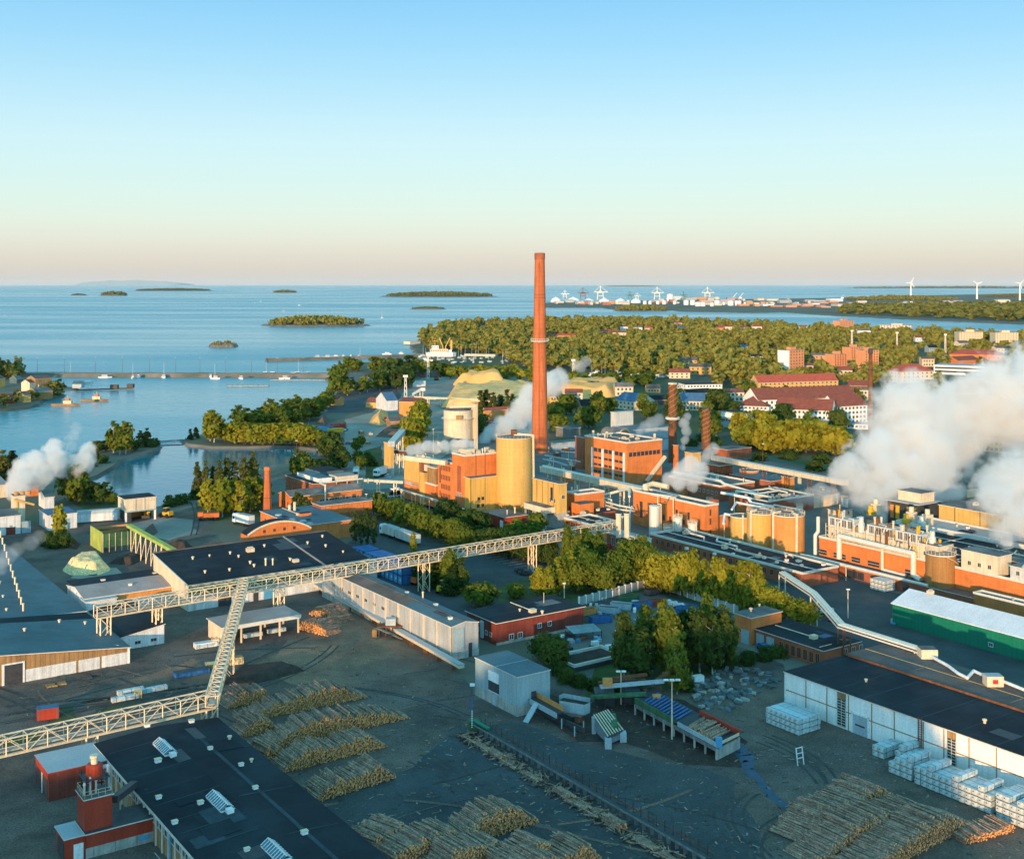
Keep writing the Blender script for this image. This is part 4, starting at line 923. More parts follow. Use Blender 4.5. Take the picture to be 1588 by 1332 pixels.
# seams, patches, stains and pipes on the big roofs
def roofdetail(b, seed, step=5.5, npatch=6, pipe=True, lo=0, hi=None, mat='roof_streak'):
    r = random.Random(seed); m = MB(); hi = hi or b.Ly
    def z(x, y): return b.h+{'flat':.19,'parapet':-.5,'sy':.2+b.rh*y/b.Ly,'gy':.2+b.rh*(1-abs(x-b.Lx/2)/(b.Lx/2)),'sx':.2+b.rh*x/b.Lx}.get(b.kind,.2)
    def quad(x0,x1,y0,y1,mt,k):
        if b.kind == 'gy' and x0 < b.Lx/2 < x1: x1 = b.Lx/2-.05
        P = [(x0,y0),(x1,y0),(x1,y1),(x0,y1)]; m.add([(x,y,z(x,y)+.012+k*.006) for x,y in P], [(0,1,2,3)], mt)
    y = lo+step; k = 1
    while y < hi-1:
        quad(.6,b.Lx-.6,y,y+r.uniform(.1,.22),mat,0); y += step*r.uniform(.8,1.3)
    for i in range(npatch):
        x, y = r.uniform(.8,b.Lx*.75), r.uniform(lo+1,hi-7); k += 1
        quad(x,x+r.uniform(1.5,min(6,b.Lx*.24)),y,y+r.uniform(1.5,6),r.choice((mat,'black_felt','grey_roof','black_roof','dark_steel')),k)
    m.build('roof_patch', b.roof)
    if pipe and b.Lx > 8:
        q = MB(); x, y = b.Lx*r.uniform(.2,.7), lo+(hi-lo)*r.uniform(.2,.6); zz = z(x,y)+.35; q.path([Vector((x,y,zz)),Vector((x,min(hi-1,y+r.uniform(8,20)),zz))], .12, 6, 'galv'); q.box(x-.8,x+.8,y-1.4,y-.1,zz-.34,zz+.5,'galv'); q.build('roof_pipe', b.roof)
for i, (b, n) in enumerate(((hall,10),(wh,12),(rd,5),(bs,5),(fh,6),(rh,16),(b4,6),(b2,3),(b3,2),(lm,6),(sb,2))): roofdetail(b, 50+i, 5.5, n, 0 < i < 7, 0, None, 'roof_streak' if b not in (fh,rh,b4,lm,sb,rs) else 'teal_roof')
roofdetail(ww_, 80, 7, 14, False, 40, 150)
# ------------------------------------------------------------------ central mill
def occupied0(x, y, m=1.0):
    for p, ex, ey, lx, ly in FOOT:
        dx, dy = x-p.x, y-p.y; a = dx*ex.x+dy*ex.y; b = dx*ey.x+dy*ey.y
        if -m < a < lx+m and -m < b < ly+m: return True
    return False
def aline(u, p=None):                                 # base point of the central mill's long front at column u
    p = p or G(745,808); return p+AV*run(p,AV,u)
def cblk(name, label, cat, un, uL, uR, vt, wall, roof='grey_roof', **k):
    p = aline(un); h = H-(vt-VH)*p.y/F
    return building(name, label, cat, p, BV, run(p,BV,uR), run(p,AV,uL), h, wall, roof, k.pop('kind','parapet'), **k)
m1 = cblk('mill_west_block', 'brick mill block with yellow upper panel and steaming roof vents', 'mill', 650.6,627,679,715,'brick')
pbox(m1,'yellow_panel',-.12,-.02,.2,m1.Ly-.1,7.6,m1.h-.1,'yellow_plain'); wins(m1,'A',5,1,m1.Ly*.5,6.2,.8,.7); wins(m1,'A',5,m1.Ly*.5,m1.Ly-1,6.2,1.2,.8,glass='glass_blue',fr='white'); pbox(m1,'corner_panel',-.14,.5,-.14,-.02,7.6,m1.h,'tan_wood'); pbox(m1,'front_panel',.5,m1.Lx,-.1,-.02,8,m1.h-.1,'brick_dark'); pbox(m1,'wall_joint',m1.Lx*.55,m1.Lx*.55+.25,-.14,-.101,8,m1.h,'dark_steel')
vents(m1,[(4,4),(3,7),(6,5.5),(8,9)],2,m1.h-.5); vents(m1,[(10,6),(12,10)],0,m1.h-.5)
m2 = cblk('mill_low_block','lower brick block with yellow shaft and cream roof house','mill',676,652,692,752,'brick')
pbox(m2,'yellow_shaft',-.5,3,m2.Ly*.68,m2.Ly*.99,0,m2.h+3.6,'yellow_plain','grey_roof'); q = MB(); q.box(.3,8,1,m2.Ly*.6,m2.h-.3,m2.h+6,'tan_wood','pink_roof'); q.build('roof_house', m2.root); q = MB(); q.prism([(.0,.8),(8.4,.8),(8.4,m2.Ly*.62),(0,m2.Ly*.62)], m2.h+6.01, m2.h+6.5, 'cream','pink_roof'); q.box(1,2.4,m2.Ly*.64,m2.Ly*.9,m2.h+4,m2.h+6.4,'cream'); q.build('cream_roof', m2.root)
m3 = cblk('mill_window_block', 'tall brick block with rows of narrow slit windows', 'mill', 701,679,720,718,'brick',)
for z in (15,11.5,8,4.6): wins(m3,'A',6,1,m3.Ly*.78,z,.5,1.7,fr='brick_dark')
pbox(m3,'window_column',-.1,-.02,m3.Ly*.8,m3.Ly*.86,10,16,'glass'); pbox(m3,'window_column',-.1,-.02,m3.Ly*.8,m3.Ly*.86,5,7,'glass')
m4 = cblk('mill_tower_block', 'tallest orange brick block beside the round yellow silo', 'mill', 721,701,770,706,'brick')
q = MB()
for k in (.33,.62): q.box(m4.Lx*k,m4.Lx*k+.3,-.12,-.01,14,m4.h-.1,'brick_dark')
q.build('wall_joint', m4.root); pbox(m4,'door_panel',-.1,-.02,2.6,5.2,8.5,18,'brick_dark'); wins(m4,'A',3,2,6,6.6,.7,1.5)
pbox(m4,'roof_house',2,6,m4.Ly*.3,m4.Ly*.7,m4.h-.5,m4.h+1.6,'cream'); vents(m4,[(3,2),(8,4),(10,8),(14,3),(6,12),(16,9)],3,m4.h-.5); vents(m4,[(9,2),(12,5)],2,m4.h-.5)
q = MB(); q.bar((-3,m4.Ly*.9,m4.h-3.5),(-12,m4.Ly+14,m4.h-2.6),2,1.6,'cream'); q.build('roof_conveyor', m4.roof or m4.root)
y1 = cblk('yellow_ribbed_block', 'yellow ribbed cladding block in front of the brick tower', 'mill', 730,720,775,742.5,'yellow',kind='flat'); pY = y1.root
wins(y1,'B',1,2.0,5.0,6.2,1.0,1.0,fr='dark_steel'); wins(y1,'B',1,3.4,7.0,6.2,1.0,1.0,fr='dark_steel')
for z in (1.2,3.6): wins(y1,'B',2,2.2,6.2,z,1.0,1.0,fr='dark_steel')
si = thing('yellow_silo', 'huge round yellow silo with conical foot left of chimney', 'silo', G(797,797)); R_ = 27.6*G(797,797).y/F
q = MB(); q.lathe((0,0,0), [(R_*.72,.4),(R_*.74,1.4),(R_,4.9),(R_,28.4)], 40, 'yellow_silo', True, 'grey_roof'); q.build('shell', si, smooth=False)
q = MB(); q.lathe((0,0,28.4), [(R_+.15,0),(R_+.15,.25)], 40, 'cream', False); q.ball((0,0,28.45), R_*.9, 'grey_roof', 20, .1)
for i in range(28):
    a = 6.283*i/28; q.bar((R_*math.cos(a),R_*math.sin(a),28.5),(R_*math.cos(a),R_*math.sin(a),29.5),.06,.06,'galv')
q.build('roof_rim', si); q = MB()
for i in range(12): a = 6.283*i/12; q.bar((R_*.95*math.cos(a),R_*.95*math.sin(a),0),(R_*.95*math.cos(a),R_*.95*math.sin(a),4.6),.4,.4,'yellow_plain')
q.build('support_ring', si); q = MB(); q.path([Vector((R_*.2,0,29.6)),Vector((R_*1.08,-1,29.2)),Vector((R_*1.12,-1,5.5)),Vector((R_*1.5,-2,4.6))], .42, 8, 'cream'); q.box(-1.2,1.2,0,2.2,28.6,31,'rust'); q.bar((0,0,29.3),(R_*1.1,-1,29.3),.9,.4,'cream'); q.build('feed_pipe', si)
rl = blk('red_low_building', 'low red building with grey roof at the silo foot', 'building', 783,820,749,817, vt=803, wall='red_paint', roof='grey_roof'); pbox(rl,'door',-.08,-.02,1.0,3,0,2.6,'white'); vents(rl,[(3,3),(7,4)],2)
y2 = blk('yellow_panel_house', 'yellow panelled house on concrete columns right of the round silo', 'building', 867.6,821,826,879, vt=751, wall='yellow_plain', roof='grey_roof', kind='flat')
q = MB()
for k in range(4): q.box(-.06,-.01,y2.Ly*(.2+.21*k),y2.Ly*(.2+.21*k)+.18,6,y2.h,'dark_steel')
q.build('wall_joint', y2.root); pbox(y2,'concrete_base',-.15,y2.Lx+.1,-.15,-.02,0,5.6,'concrete'); pbox(y2,'concrete_base',-.15,-.02,0,y2.Ly,0,5.6,'concrete'); pbox(y2,'window_column',-.1,-.02,y2.Ly*.24,y2.Ly*.32,9.5,14,'glass'); wins(y2,'A',2,y2.Ly*.1,y2.Ly*.4,8.8,.9,1.4); wins(y2,'B',1,0,y2.Lx,10.5,1.2,1.2)
q = MB(); q.box(-4.5,-.2,2,y2.Ly*.95,5.6,7.6,'cream','grey_roof')
for y in (2.3,y2.Ly*.5,y2.Ly*.9): q.bar((-4.2,y,0),(-4.2,y,5.6),.5,.5,'concrete')
q.build('loading_canopy', y2.root)
g1 = blk('brick_pump_house', 'stepped brick house with flat grey roof and pale vents', 'building', 895.6,812,879,937, vt=766, wall='brick', roof='grey_roof', kind='parapet'); pbox(g1,'annex',-3.2,3,-5.5,-.1,0,g1.h-2.6,'brick','grey_roof'); vents(g1,[(2,6),(1,9),(6,8)],2,g1.h-.5); wins(g1,'A',3,1,8,4,.9,1.4,fr='brick_dark'); pbox(g1,'side_annex',4,g1.Lx,-7,-.2,0,4.5,'brick_dark','black_felt'); vents(g1,[(6,-4),(8,-2),(10,-5)],1,4.6)
g2_ = blk('brick_office', 'low brick office with black roof and many windows behind conveyor', 'office', 922,840,875,962, h=5.4, wall='brick', roof='black_felt', kind='parapet'); wins(g2_,'A',11,1,g2_.Ly-1,2.6,1.0,1.7,fr='brick_dark'); wins(g2_,'B',5,1,9,2.6,1.0,1.7,fr='brick_dark'); vents(g2_,[(5,10),(9,6),(4,20),(12,14),(8,25)],1,g2_.h-.5); vents(g2_,[(10,19)],3,g2_.h-.5)
g3 = blk('brick_boiler_house', 'narrow brick boiler house carrying two cream flues', 'boiler house', 976.4,868,941,1000, vt=836, wall='brick_dark', roof='light_roof', kind='flat'); wins(g3,'A',4,1,g3.Ly-2,3.2,1.0,2.4); pbox(g3,'red_door',-.5,-.02,g3.Ly-2.4,g3.Ly,0,3.4,'red_bright')
for u, zt_ in ((959.3,H-(792-VH)*375/F),(972,H-(795.5-VH)*371/F)):
    x, y = onroof(g3,u,833,6.5); q = MB(); q.lathe((x,y,g3.h+.1), [(.85,0),(.85,zt_-g3.h-.5),(.95,zt_-g3.h-.4),(.95,zt_-g3.h)], 16, 'cream', capmat='dark_steel'); q.build('flue', g3.roof or g3.root)
g4 = blk('white_container', 'white metal-clad plant box at the end of the boiler house', 'plant box', 1000,872,977.5,1010, vt=837, wall='silver_tank', roof='light_roof', kind='flat')
g5 = blk('black_roof_range', 'long low brick range with black felt roof behind the tree row', 'range', 1245,912,1008,1300, h=4.3, wall='brick_dark', roof='black_felt', kind='parapet'); wins(g5,'A',22,2,g5.Ly-2,1.4,1.3,1.6,fr='brick'); vents(g5,[onroof(g5,u,v,4) for u,v in ((1108,860),(1137,860),(1220,870),(1205,873),(1065,852),(1185,866))],1,4.0)
q = MB(); q.box(g5.Lx*.45,g5.Lx*.45+.3,1,g5.Ly-1,3.9,4.15,'trim'); q.box(1,g5.Lx*.45,g5.Ly*.35,g5.Ly*.35+.25,3.9,4.1,'trim'); q.build('roof_seam', g5.root)
g6 = blk('brick_machine_hall', 'big orange brick machine hall with slit windows behind silver tanks', 'hall', 1093,840,982,1114, vt=783.6, wall='brick', roof='grey_roof', kind='parapet')
for y, w_ in ((.86,1.4),(.70,1.2),(.36,1.0),(.2,1.0)): pbox(g6,'window_column',-.1,-.02,g6.Ly*y,g6.Ly*y+w_,3,8.5,'glass')
for z in (8.4,5.4,1.6): wins(g6,'B',1,1.0,4,z,.6,2.0,fr='brick_dark')
pbox(g6,'brick_stair',g6.Lx,g6.Lx+1.2,1,4,0,g6.h+1,'brick_dark'); wins(g6,'A',6,2,g6.Ly*.6,4,.9,1.6,fr='brick_dark')
g7 = blk('brick_low_wing', 'lower brick wing between machine hall and the yellow silos', 'wing', 1094+20,834,1113,1135, vt=800, wall='brick', roof='grey_roof'); wins(g7,'B',1,2,4,4.5,.8,1.6,fr='white')
# main brick building with white piers
mb = blk('brick_power_house', 'tall orange brick power house with white piers and window bands', 'power house', 972,751,907,1026.5, vt=686, wall='brick', roof='grey_roof', kind='parapet')
Ly = mb.Ly
for k, f in enumerate((.04,.29,.54,.79)): pbox(mb,'white_pier',-.7,-.02,Ly*f,Ly*f+.7,0,mb.h-4.6,'white')
for z, hh in ((mb.h-6.2,1.5),(mb.h-9.2,.8),(mb.h-12.2,.8),(mb.h-15.2,.8)):
    for f in (.07,.32,.57): wins(mb,'A',2,Ly*f,Ly*(f+.22),z,2.4,hh,fr='dark_steel')
wins(mb,'B',8,1,mb.Lx-1,mb.h-6.2,1.6,1.6,fr='dark_steel')
vents(mb,[(4,Ly*.85),(2,Ly*.6)],2,mb.h-.5); vents(mb,[(8,Ly*.4),(12,Ly*.25),(15,Ly*.5)],3,mb.h-.5); vents(mb,[(17,2.2),(9,Ly*.75),(5,4),(6,12)],0,mb.h-.5)
for k in range(3): q = MB(); q.lathe(((2.5,5,mb.Lx-2)[k],(Ly*.9,Ly*.68,2.5)[k],mb.h-.5), [(.55,0),(.55,2.8),(.65,2.9)], 12, 'cream', capmat='dark_steel'); q.build('flue', mb.roof or mb.root)
q = MB(); q.bar((mb.Lx*.5,-1.2,.5),(mb.Lx+.8,-1.2,mb.h-7.5),1.3,1.2,'cream'); q.build('inclined_duct', mb.root)
q = MB()
for a, e in (((0,0),(mb.Lx,0)),((0,0),(0,Ly))):
    for z in (.5,1.0): q.bar((*a,mb.h+.1+z),(*e,mb.h+.1+z),.06,.06,'dark_steel')
    for t in range(13): c = Vector((*a,mb.h+.1)).lerp(Vector((*e,mb.h+.1)),t/12); q.bar(c,c+Vector((0,0,1)),.06,.06,'dark_steel')
q.build('railing', mb.roof or mb.root)
blk('brick_side_block', 'shaded brick block just left of the power house', 'building', 905,728,892,910, vt=679, wall='brick_dark', roof='grey_roof')  # darker brick puts this block's shade into the wall colour
# chimneys
ch = thing('brick_chimney', 'very tall round red brick chimney rising above the horizon', 'chimney', G(837,701)); q = MB(); q.lathe((0,0,0), [(4.15,0),(3.75,30),(3.2,62),(2.72,88),(2.5,98.5)], 36, 'brick_chim'); q.build('shaft', ch, smooth=True)
q = MB(); q.lathe((0,0,97.5), [(2.62,0),(2.7,.6),(2.7,3.2),(2.2,3.4)], 36, 'brick_dark', capmat='dark_steel'); q.build('crown_ring', ch); q = MB(); q.lathe((0,0,55.5), [(3.4,0),(4.6,.6),(4.6,.9),(3.3,1.0)], 30, 'trim', False)
for i in range(24): a = 6.283*i/24; q.bar((4.5*math.cos(a),4.5*math.sin(a),56.3),(4.5*math.cos(a),4.5*math.sin(a),57.6),.09,.09,'trim')
q.lathe((0,0,57.3), [(4.55,0),(4.55,.14)], 30, 'trim', False); q.build('platform', ch)
q = MB()
for s in (-.25,.25): q.bar((s-.4,-4.25,1),(s-.2,-2.75,96),.09,.09,'dark_steel')
for z in (78,79.6): q.lathe((0,0,z), [(2.98,0),(2.98,.5)], 30, 'brick_dark', False)
q.build('ladder', ch)
def stack(label, u, v, vt, r0, r1, ring=None, flare=0):
    p = G(u,v); h = H-(vt-VH)*p.y/F; s = thing('steel_stack', label, 'chimney', p); q = MB(); pr_ = [(r0*(1.7 if flare else 1),0),(r0,h*.12),(r1,h)]; q.lathe((0,0,0), pr_, 20, 'rust', capmat='dark_steel'); q.build('shaft', s)
    q = MB()
    for k in range(3):
        n = 46; z0 = h*.5 if not flare else h*.35
        for i in range(n):
            a0 = k*2.094+i*.34; a1 = a0+.34; q.bar((r1*1.08*math.cos(a0),r1*1.08*math.sin(a0),z0+(h-z0)*i/n),(r1*1.08*math.cos(a1),r1*1.08*math.sin(a1),z0+(h-z0)*(i+1)/n),.16,.32,'brown_metal')
    q.build('spiral_strake', s); q = MB(); q.lathe((0,0,h-.6), [(r1*1.1,0),(r1*1.12,.7)], 20, 'trim' if ring else 'dark_steel', False)
    if ring:
        z = H-(ring-VH)*p.y/F; q.lathe((0,0,z), [(r0,-.6),(r0*1.7,0),(r0*1.7,1.1),(r0*1.6,1.1),(r0*1.6,.1)], 20, 'trim', False)
    q.build('ring', s); return s
stack('rust brown steel stack with spiral fins and a pale platform ring', 1043,717,594, 2.0,1.95, 650)
stack('shorter rust brown spiral-finned stack on a flared base', 1095,712,633, 2.25,2.1, None, 1)
s3 = thing('thin_stack', 'thin dark rusty stack rising beside the big steam cloud', 'chimney', G(1350,692)); q = MB(); q.lathe((0,0,0), [(1.35,0),(1.0,46),(.95,50.5)], 14, 'rust'); q.lathe((0,0,48.5), [(1.0,0),(1.25,.3),(1.25,2),(.9,3)], 14, 'dark_steel'); q.build('shaft', s3); q = MB()
for z in (10,20,30,40): q.lathe((0,0,z), [(1.35,0),(1.5,.2),(1.35,.5)], 14, 'dark_steel', False)
q.build('ring', s3)
# tanks and silos
def tank(label, u, v, rpx, vt, mat, roof=None, name='storage_tank', rail=True, pipes=(), base=None, top='grey_roof', n=28):
    p = G(u,v); r = rpx*p.y/F; h = H-(vt-VH)*p.y/F; s = thing(name, label, 'tank', p); q = MB(); q.lathe((0,0,0), [(r,0),(r,h)], n, mat, True, top); q.build('shell', s, smooth=False)
    if base: q = MB(); q.lathe((0,0,0), [(r+.06,0),(r+.06,base)], n, 'concrete_dark', False); q.build('base_band', s)
    q = MB()
    if roof == 'dome': q.ball((0,0,h-.05), r*.98, mat, n, .22)
    elif roof == 'cone': q.lathe((0,0,h), [(r+.1,0),(r*.1,r*.28)], n, top)
    q.lathe((0,0,h-.1), [(r+.12,0),(r+.12,.3)], n, 'trim', False); q.build('roof_rim', s)
    if rail:
        q = MB(); k = 22
        for i in range(k):
            a = 6.283*i/k; a2 = 6.283*(i+1)/k
            q.bar((r*math.cos(a),r*math.sin(a),h),(r*math.cos(a),r*math.sin(a),h+1.1),.07,.07,'galv')
            for z in (.6,1.1): q.bar((r*math.cos(a),r*math.sin(a),h+z),(r*math.cos(a2),r*math.sin(a2),h+z),.06,.06,'galv')
        q.build('railing', s)
    for a, w_ in pipes:
        q = MB(); x, y = (r+.35)*math.cos(a), (r+.35)*math.sin(a); q.path([Vector((x*.5,y*.5,h+.9)),Vector((x,y,h+.7)),Vector((x,y,0))], w_, 8, 'cream'); q.build('down_pipe', s)
    return s, r, h
tank('yellow silo, the left one of three beside machine hall', 1152,849,19,800, 'yellow_plain', None, 'round_silo', False, ((-1.75,.35),))
tank('yellow silo, the middle one of three beside machine hall', 1181,857,22.5,794, 'yellow_plain', None, 'round_silo', True, ((-2.5,.4),))
tank('orange silo, the right one of three beside machine hall', 1222,868,25.5,797, 'orange', None, 'round_silo', True, ((-1.3,.42),(-2.75,.35)), 1.2)
tank('tall silver tank in front of the brick machine hall', 1015,834,8.6,785, 'silver_tank', 'dome', 'silver_tank', False, ((-.3,.18),), None, 'silver_tank', 18)
tank('squat silver tank between two taller silver tanks', 1036,838,7,818, 'silver_tank', 'dome', 'silver_tank', True, (), None, 'silver_tank', 18)
tank('slim silver tank with a side pipe, middle of the row', 1051,841,7,803, 'silver_tank', 'dome', 'silver_tank', True, ((-2.6,.25),), None, 'silver_tank', 18)
tank('rightmost silver tank of the row with a ladder cage', 1074,843,7.5,812, 'silver_tank', 'dome', 'silver_tank', True, ((-1,.15),), None, 'silver_tank', 18)
tb_, r, h = tank('brown-clad round tank with railing in front of the long brick hall', 1459,925,22.5,858, 'brown_metal', None, 'brown_tank', True, (), 3.0)  # the dark foot band paints the shadow on the lower tank
q = MB()
for i in range(16):
    a0 = -1.6+i*.13; a1 = a0+.13; q.bar(((r+.4)*math.cos(a0),(r+.4)*math.sin(a0),h-i*.28),((r+.4)*math.cos(a1),(r+.4)*math.sin(a1),h-(i+1)*.28),.6,.1,'galv')
q.build('stair', tb_)
tw, r, h = tank('round cream tank with a gallery ring behind brick mill', 710,696,22,636, 'cream', 'cone', 'cream_tank', False, (), None, 'grey_roof', 36)
q = MB(); q.lathe((0,0,h-4), [(r,-.3),(r+1.2,0),(r+1.2,.2),(r,.3)], 36, 'trim', False); q.box(-.5,2.5,-r-1.4,-r,h-4,h-1.8,'tan_wood'); q.build('gallery_ring', tw)
tc_ = blk('cream_lift_tower', 'square cream lift tower right of round cream tank', 'tower', 737,697,731,741, vt=627, wall='cream', roof='grey_roof'); q = MB(); q.bar((1,1,tc_.h-1),(-12,6,tc_.h-1),1.8,1.4,'cream'); q.build('top_gallery', tc_.root)
blk('cream_plant_block', 'flat cream plant block below the round tank', 'building', 692,704,678,723, vt=685, wall='cream', roof='grey_roof')
blk('orange_gable_house', 'orange house with dark roof behind the steam by chimney', 'house', 752,663,749,788, vt=637, wall='orange', roof='rust_tile', kind='gx', rh=1.5)
tank('low red-topped conical tank beside the cream lift tower', 764,671,10,653, 'red_paint', 'cone', 'conical_tank', False, (), None, 'red_tile')
yt = blk('yellow_conveyor_tower', 'slim yellow transfer tower at the foot of a sloping conveyor', 'tower', 606,738,595.5,611, vt=688, wall='yellow_plain', roof='grey_roof'); pbox(yt,'concrete_foot',-.06,yt.Lx+.06,-.08,-.01,0,4,'concrete'); pbox(yt,'concrete_foot',-.08,-.01,0,yt.Ly,0,4,'concrete')
def gallery(name, label, cat, a, e, w_, h_, mat, n=4, r=.25, leg='galv', lw=2.2):
    """a, e = end points (world); legs stand on the ground"""
    t = thing(name, label, cat, (a.x,a.y,0)); o = Vector((a.x,a.y,0)); q = MB(); q.bar(a-o,e-o,w_,h_,mat); q.bar(a-o+Vector((0,0,h_/2+.06)),e-o+Vector((0,0,h_/2+.06)),w_+.3,.12,'trim'); q.build('casing', t)
    for k in range(n):
        s = a.lerp(e,(k+.5)/n)-o; d = (e-a).normalized(); sd = Vector((d.y,-d.x,0)).normalized()*lw/2; q = MB()
        if s.z > 1.5:
            for sg in (-1,1): q.bar(s+sd*sg*.9-Vector((0,0,h_/2)),Vector((s.x,s.y,0))+sd*sg,.3,.3,leg)
            q.bar(s+sd*.9-Vector((0,0,h_/2)),Vector((s.x,s.y,0))-sd,.14,.14,leg); q.build('trestle', t)
    return t
gallery('sloping_conveyor', 'sloping grey conveyor climbing down to the yellow tower', 'conveyor', G(646,645,4), G(607,689,14), 3.0, 2.2, 'light_roof', 5)
gallery('pipe_bridge', 'red-brown pipe bridge from yellow tower to the mill', 'pipe bridge', G(600,699,9), G(630,702,10), 1.6, 1.4, 'rust', 2)
gallery('pipe_bridge', 'cream pipe bridge crossing the works street left of mill', 'pipe bridge', G(548,744,5), G(626,748,5.5), 1.2, .9, 'cream', 3)
gallery('pipe_gallery', 'long cream enclosed pipe gallery past power house front', 'gallery', G(842,727,8), G(1003,762,9), 3.0, 2.2, 'cream', 7)
gallery('tube_conveyor', 'long cream tube conveyor on brown trestles above the roofs', 'conveyor', G(1106,710,9), G(1312,749,9), 2.6, 1.7, 'cream', 6, leg='rust')
gallery('roof_bridge', 'thin cream bridge between the cream tank and trees', 'pipe bridge', G(646,672,6), G(690,671,6), 1.0, .7, 'cream', 2)
# long brick hall at right
pB = G(1253,880); LB = 150
lb = building('long_brick_hall', 'long brick paper hall with ducts, roof plant and black roof', 'hall', pB+BV*5-AV*LB, BV, 36, LB, 8.9, 'brick', 'black_felt', 'parapet')
lt_ = building('brick_front_annex', 'low brick annex with pipe line running along the long hall', 'annex', pB-AV*LB, BV, 4.9, LB, 2.9, 'brick_dark', 'brown_roof', 'flat', 0, .15)
YB = lambda u: LB-(-run(pB,AV,u))
for u, wd in ((1275,2.5),(1312,4),(1330,2.2),(1368,3),(1400,2)): pbox(lt_,'dark_opening',-.1,-.02,YB(u)-wd,YB(u),.3,2.4,'glass')
pB5 = pB+BV*5; YC = lambda u: LB+run(pB5,-AV,u)*-1
for u, wd in ((1270,3),(1293,4.5),(1321,3),(1346,4),(1404,2.5)): q = MB(); q.box(-.1,-.02,YC(u)-wd,YC(u),3.6,5.0,'glass'); q.box(-.14,-.101,YC(u)-wd,YC(u),4.25,4.35,'frame'); q.build('window_band', lb.root)
q = MB(); z = 3.5; q.path([Vector((-.4,YB(1243),z)),Vector((-.4,YB(1440),z))], .38, 8, 'pipe'); q.path([Vector((.5,YB(1250),z)),Vector((.5,YB(1400),z))], .25, 8, 'pipe'); q.build('pipe_line', lt_.root)
for u0, u1, zz_, rr in ((1305,1420,10.4,.8),(1371,None,10.2,.42),(1267,None,14.5,.55)):
    q = MB(); y0 = YC(u0)
    if u1: q.path([Vector((-1.0,y0,3.8)),Vector((-1.0,y0,zz_)),Vector((-1.0,YC(u1),zz_-.4)),Vector((-1.0,YC(u1),4.2)),Vector((-1.6,YC(u1)-3,3.4))], rr, 10, 'pipe')
    elif rr > .5: q.path([Vector((-.8,y0,3.2)),Vector((-.8,y0,9.0)),Vector((.5,y0,10)),Vector((.5,y0,zz_))], rr, 10, 'pipe')
    else: q.path([Vector((3,y0,zz_+.2)),Vector((-.8,y0,zz_)),Vector((-.8,y0,3.6)),Vector((-.8,y0-8,3.4))], rr, 8, 'pipe')
    q.build('air_duct', lb.root)
rr_ = random.Random(3)
def airplant(label, u, dy=0):                          # sunlit air handling plant standing on the hall edge
    x, y = 1.0, YC(u); t = thing('air_plant', label, 'air plant', lb.root.matrix_basis @ Vector((x,y,8.5)), YAW); q = MB()
    q.box(0,5,-14,-1,0,3.6,'cream','light_roof'); q.build('lower_box', t); q = MB(); q.box(.5,5,-9,-.5,3.61,6.6,'silver_tank','light_roof'); q.box(1,4,-13,-9.6,3.61,5.0,'tan_wood','grey_roof'); q.build('upper_box', t)
    q = MB(); q.lathe((1.6,-12,3.6), [(1.0,0),(1.0,2.6),(.7,3.0),(.7,4.4),(.85,4.5)], 12, 'silver_tank'); q.lathe((1.2,-14.8,0), [(.8,0),(.8,4.4),(.5,4.8)], 12, 'silver_tank'); q.build('fan_stack', t); q = MB()
    for k in range(9): q.bar((-.4,-14+k*1.7,0),(-.4,-14+k*1.7,3.6 if k % 2 else 4.6),.16,.16,'galv')
    for z in (1.2,2.4,3.7): q.bar((-.4,-14,z),(-.4,-.4,z),.1,.1,'galv')
    for k in range(4): q.tube((-.3,-2.5-k*2.8,.3),(-.3,-3.8-k*2.8,2.6+k % 2),.22,.22,8,'silver_tank')
    q.build('pipe_frame', t)
    q = MB()
    for k in range(10): y_ = rr_.uniform(-13.5,-1.5); q.box(-.35,-.02,y_,y_+rr_.uniform(.5,1.4),rr_.uniform(.1,1.4),rr_.uniform(1.8,3.3),('grey_metal','trim','yellow_paint','dark_steel')[k % 4])
    q.build('cabinet', t); q = MB()
    for k in range(16): y_ = -.9-k*.55; q.box(.42,.498,y_-.3,y_,4.2,6.2,'dark_steel' if k % 4 else 'trim')
    for k in range(14): y_ = -1.2-k*.9; q.box(-.02,-.002,y_-.12,y_,.2,3.4,'grey_metal')
    q.build('louvre', t); q = MB()
    for k in range(14):
        x_, y_ = rr_.uniform(.6,4.6), rr_.uniform(-13.5,-1); z_ = 6.6 if y_ > -9 else 3.6
        if k % 2: q.lathe((x_,y_,z_), [(.3,0),(.3,rr_.uniform(.6,2)),(.45,2.1)], 8, rr_.choice(('galv','rust','silver_tank','yellow_paint')))
        else: q.path([Vector((x_,y_,z_+.4)),Vector((x_,y_-rr_.uniform(1,3),z_+.4)),Vector((-.6,y_-3,z_-1.5)),Vector((-.6,y_-3,.4))], .18, 6, rr_.choice(('pipe','silver_tank','rust')))
    for z in (7.2,7.7): q.bar((.5,-9,z),(.5,-.5,z),.06,.06,'yellow_paint')
    q.build('roof_pipework', t)
    return t
airplant('cream air-handling plant with ducts at left end of the long brick hall', 1277); airplant('cream air-handling plant with ducts at middle of the long brick hall', 1337); airplant('partly open air plant with yellow fan beside the brown tank', 1381)
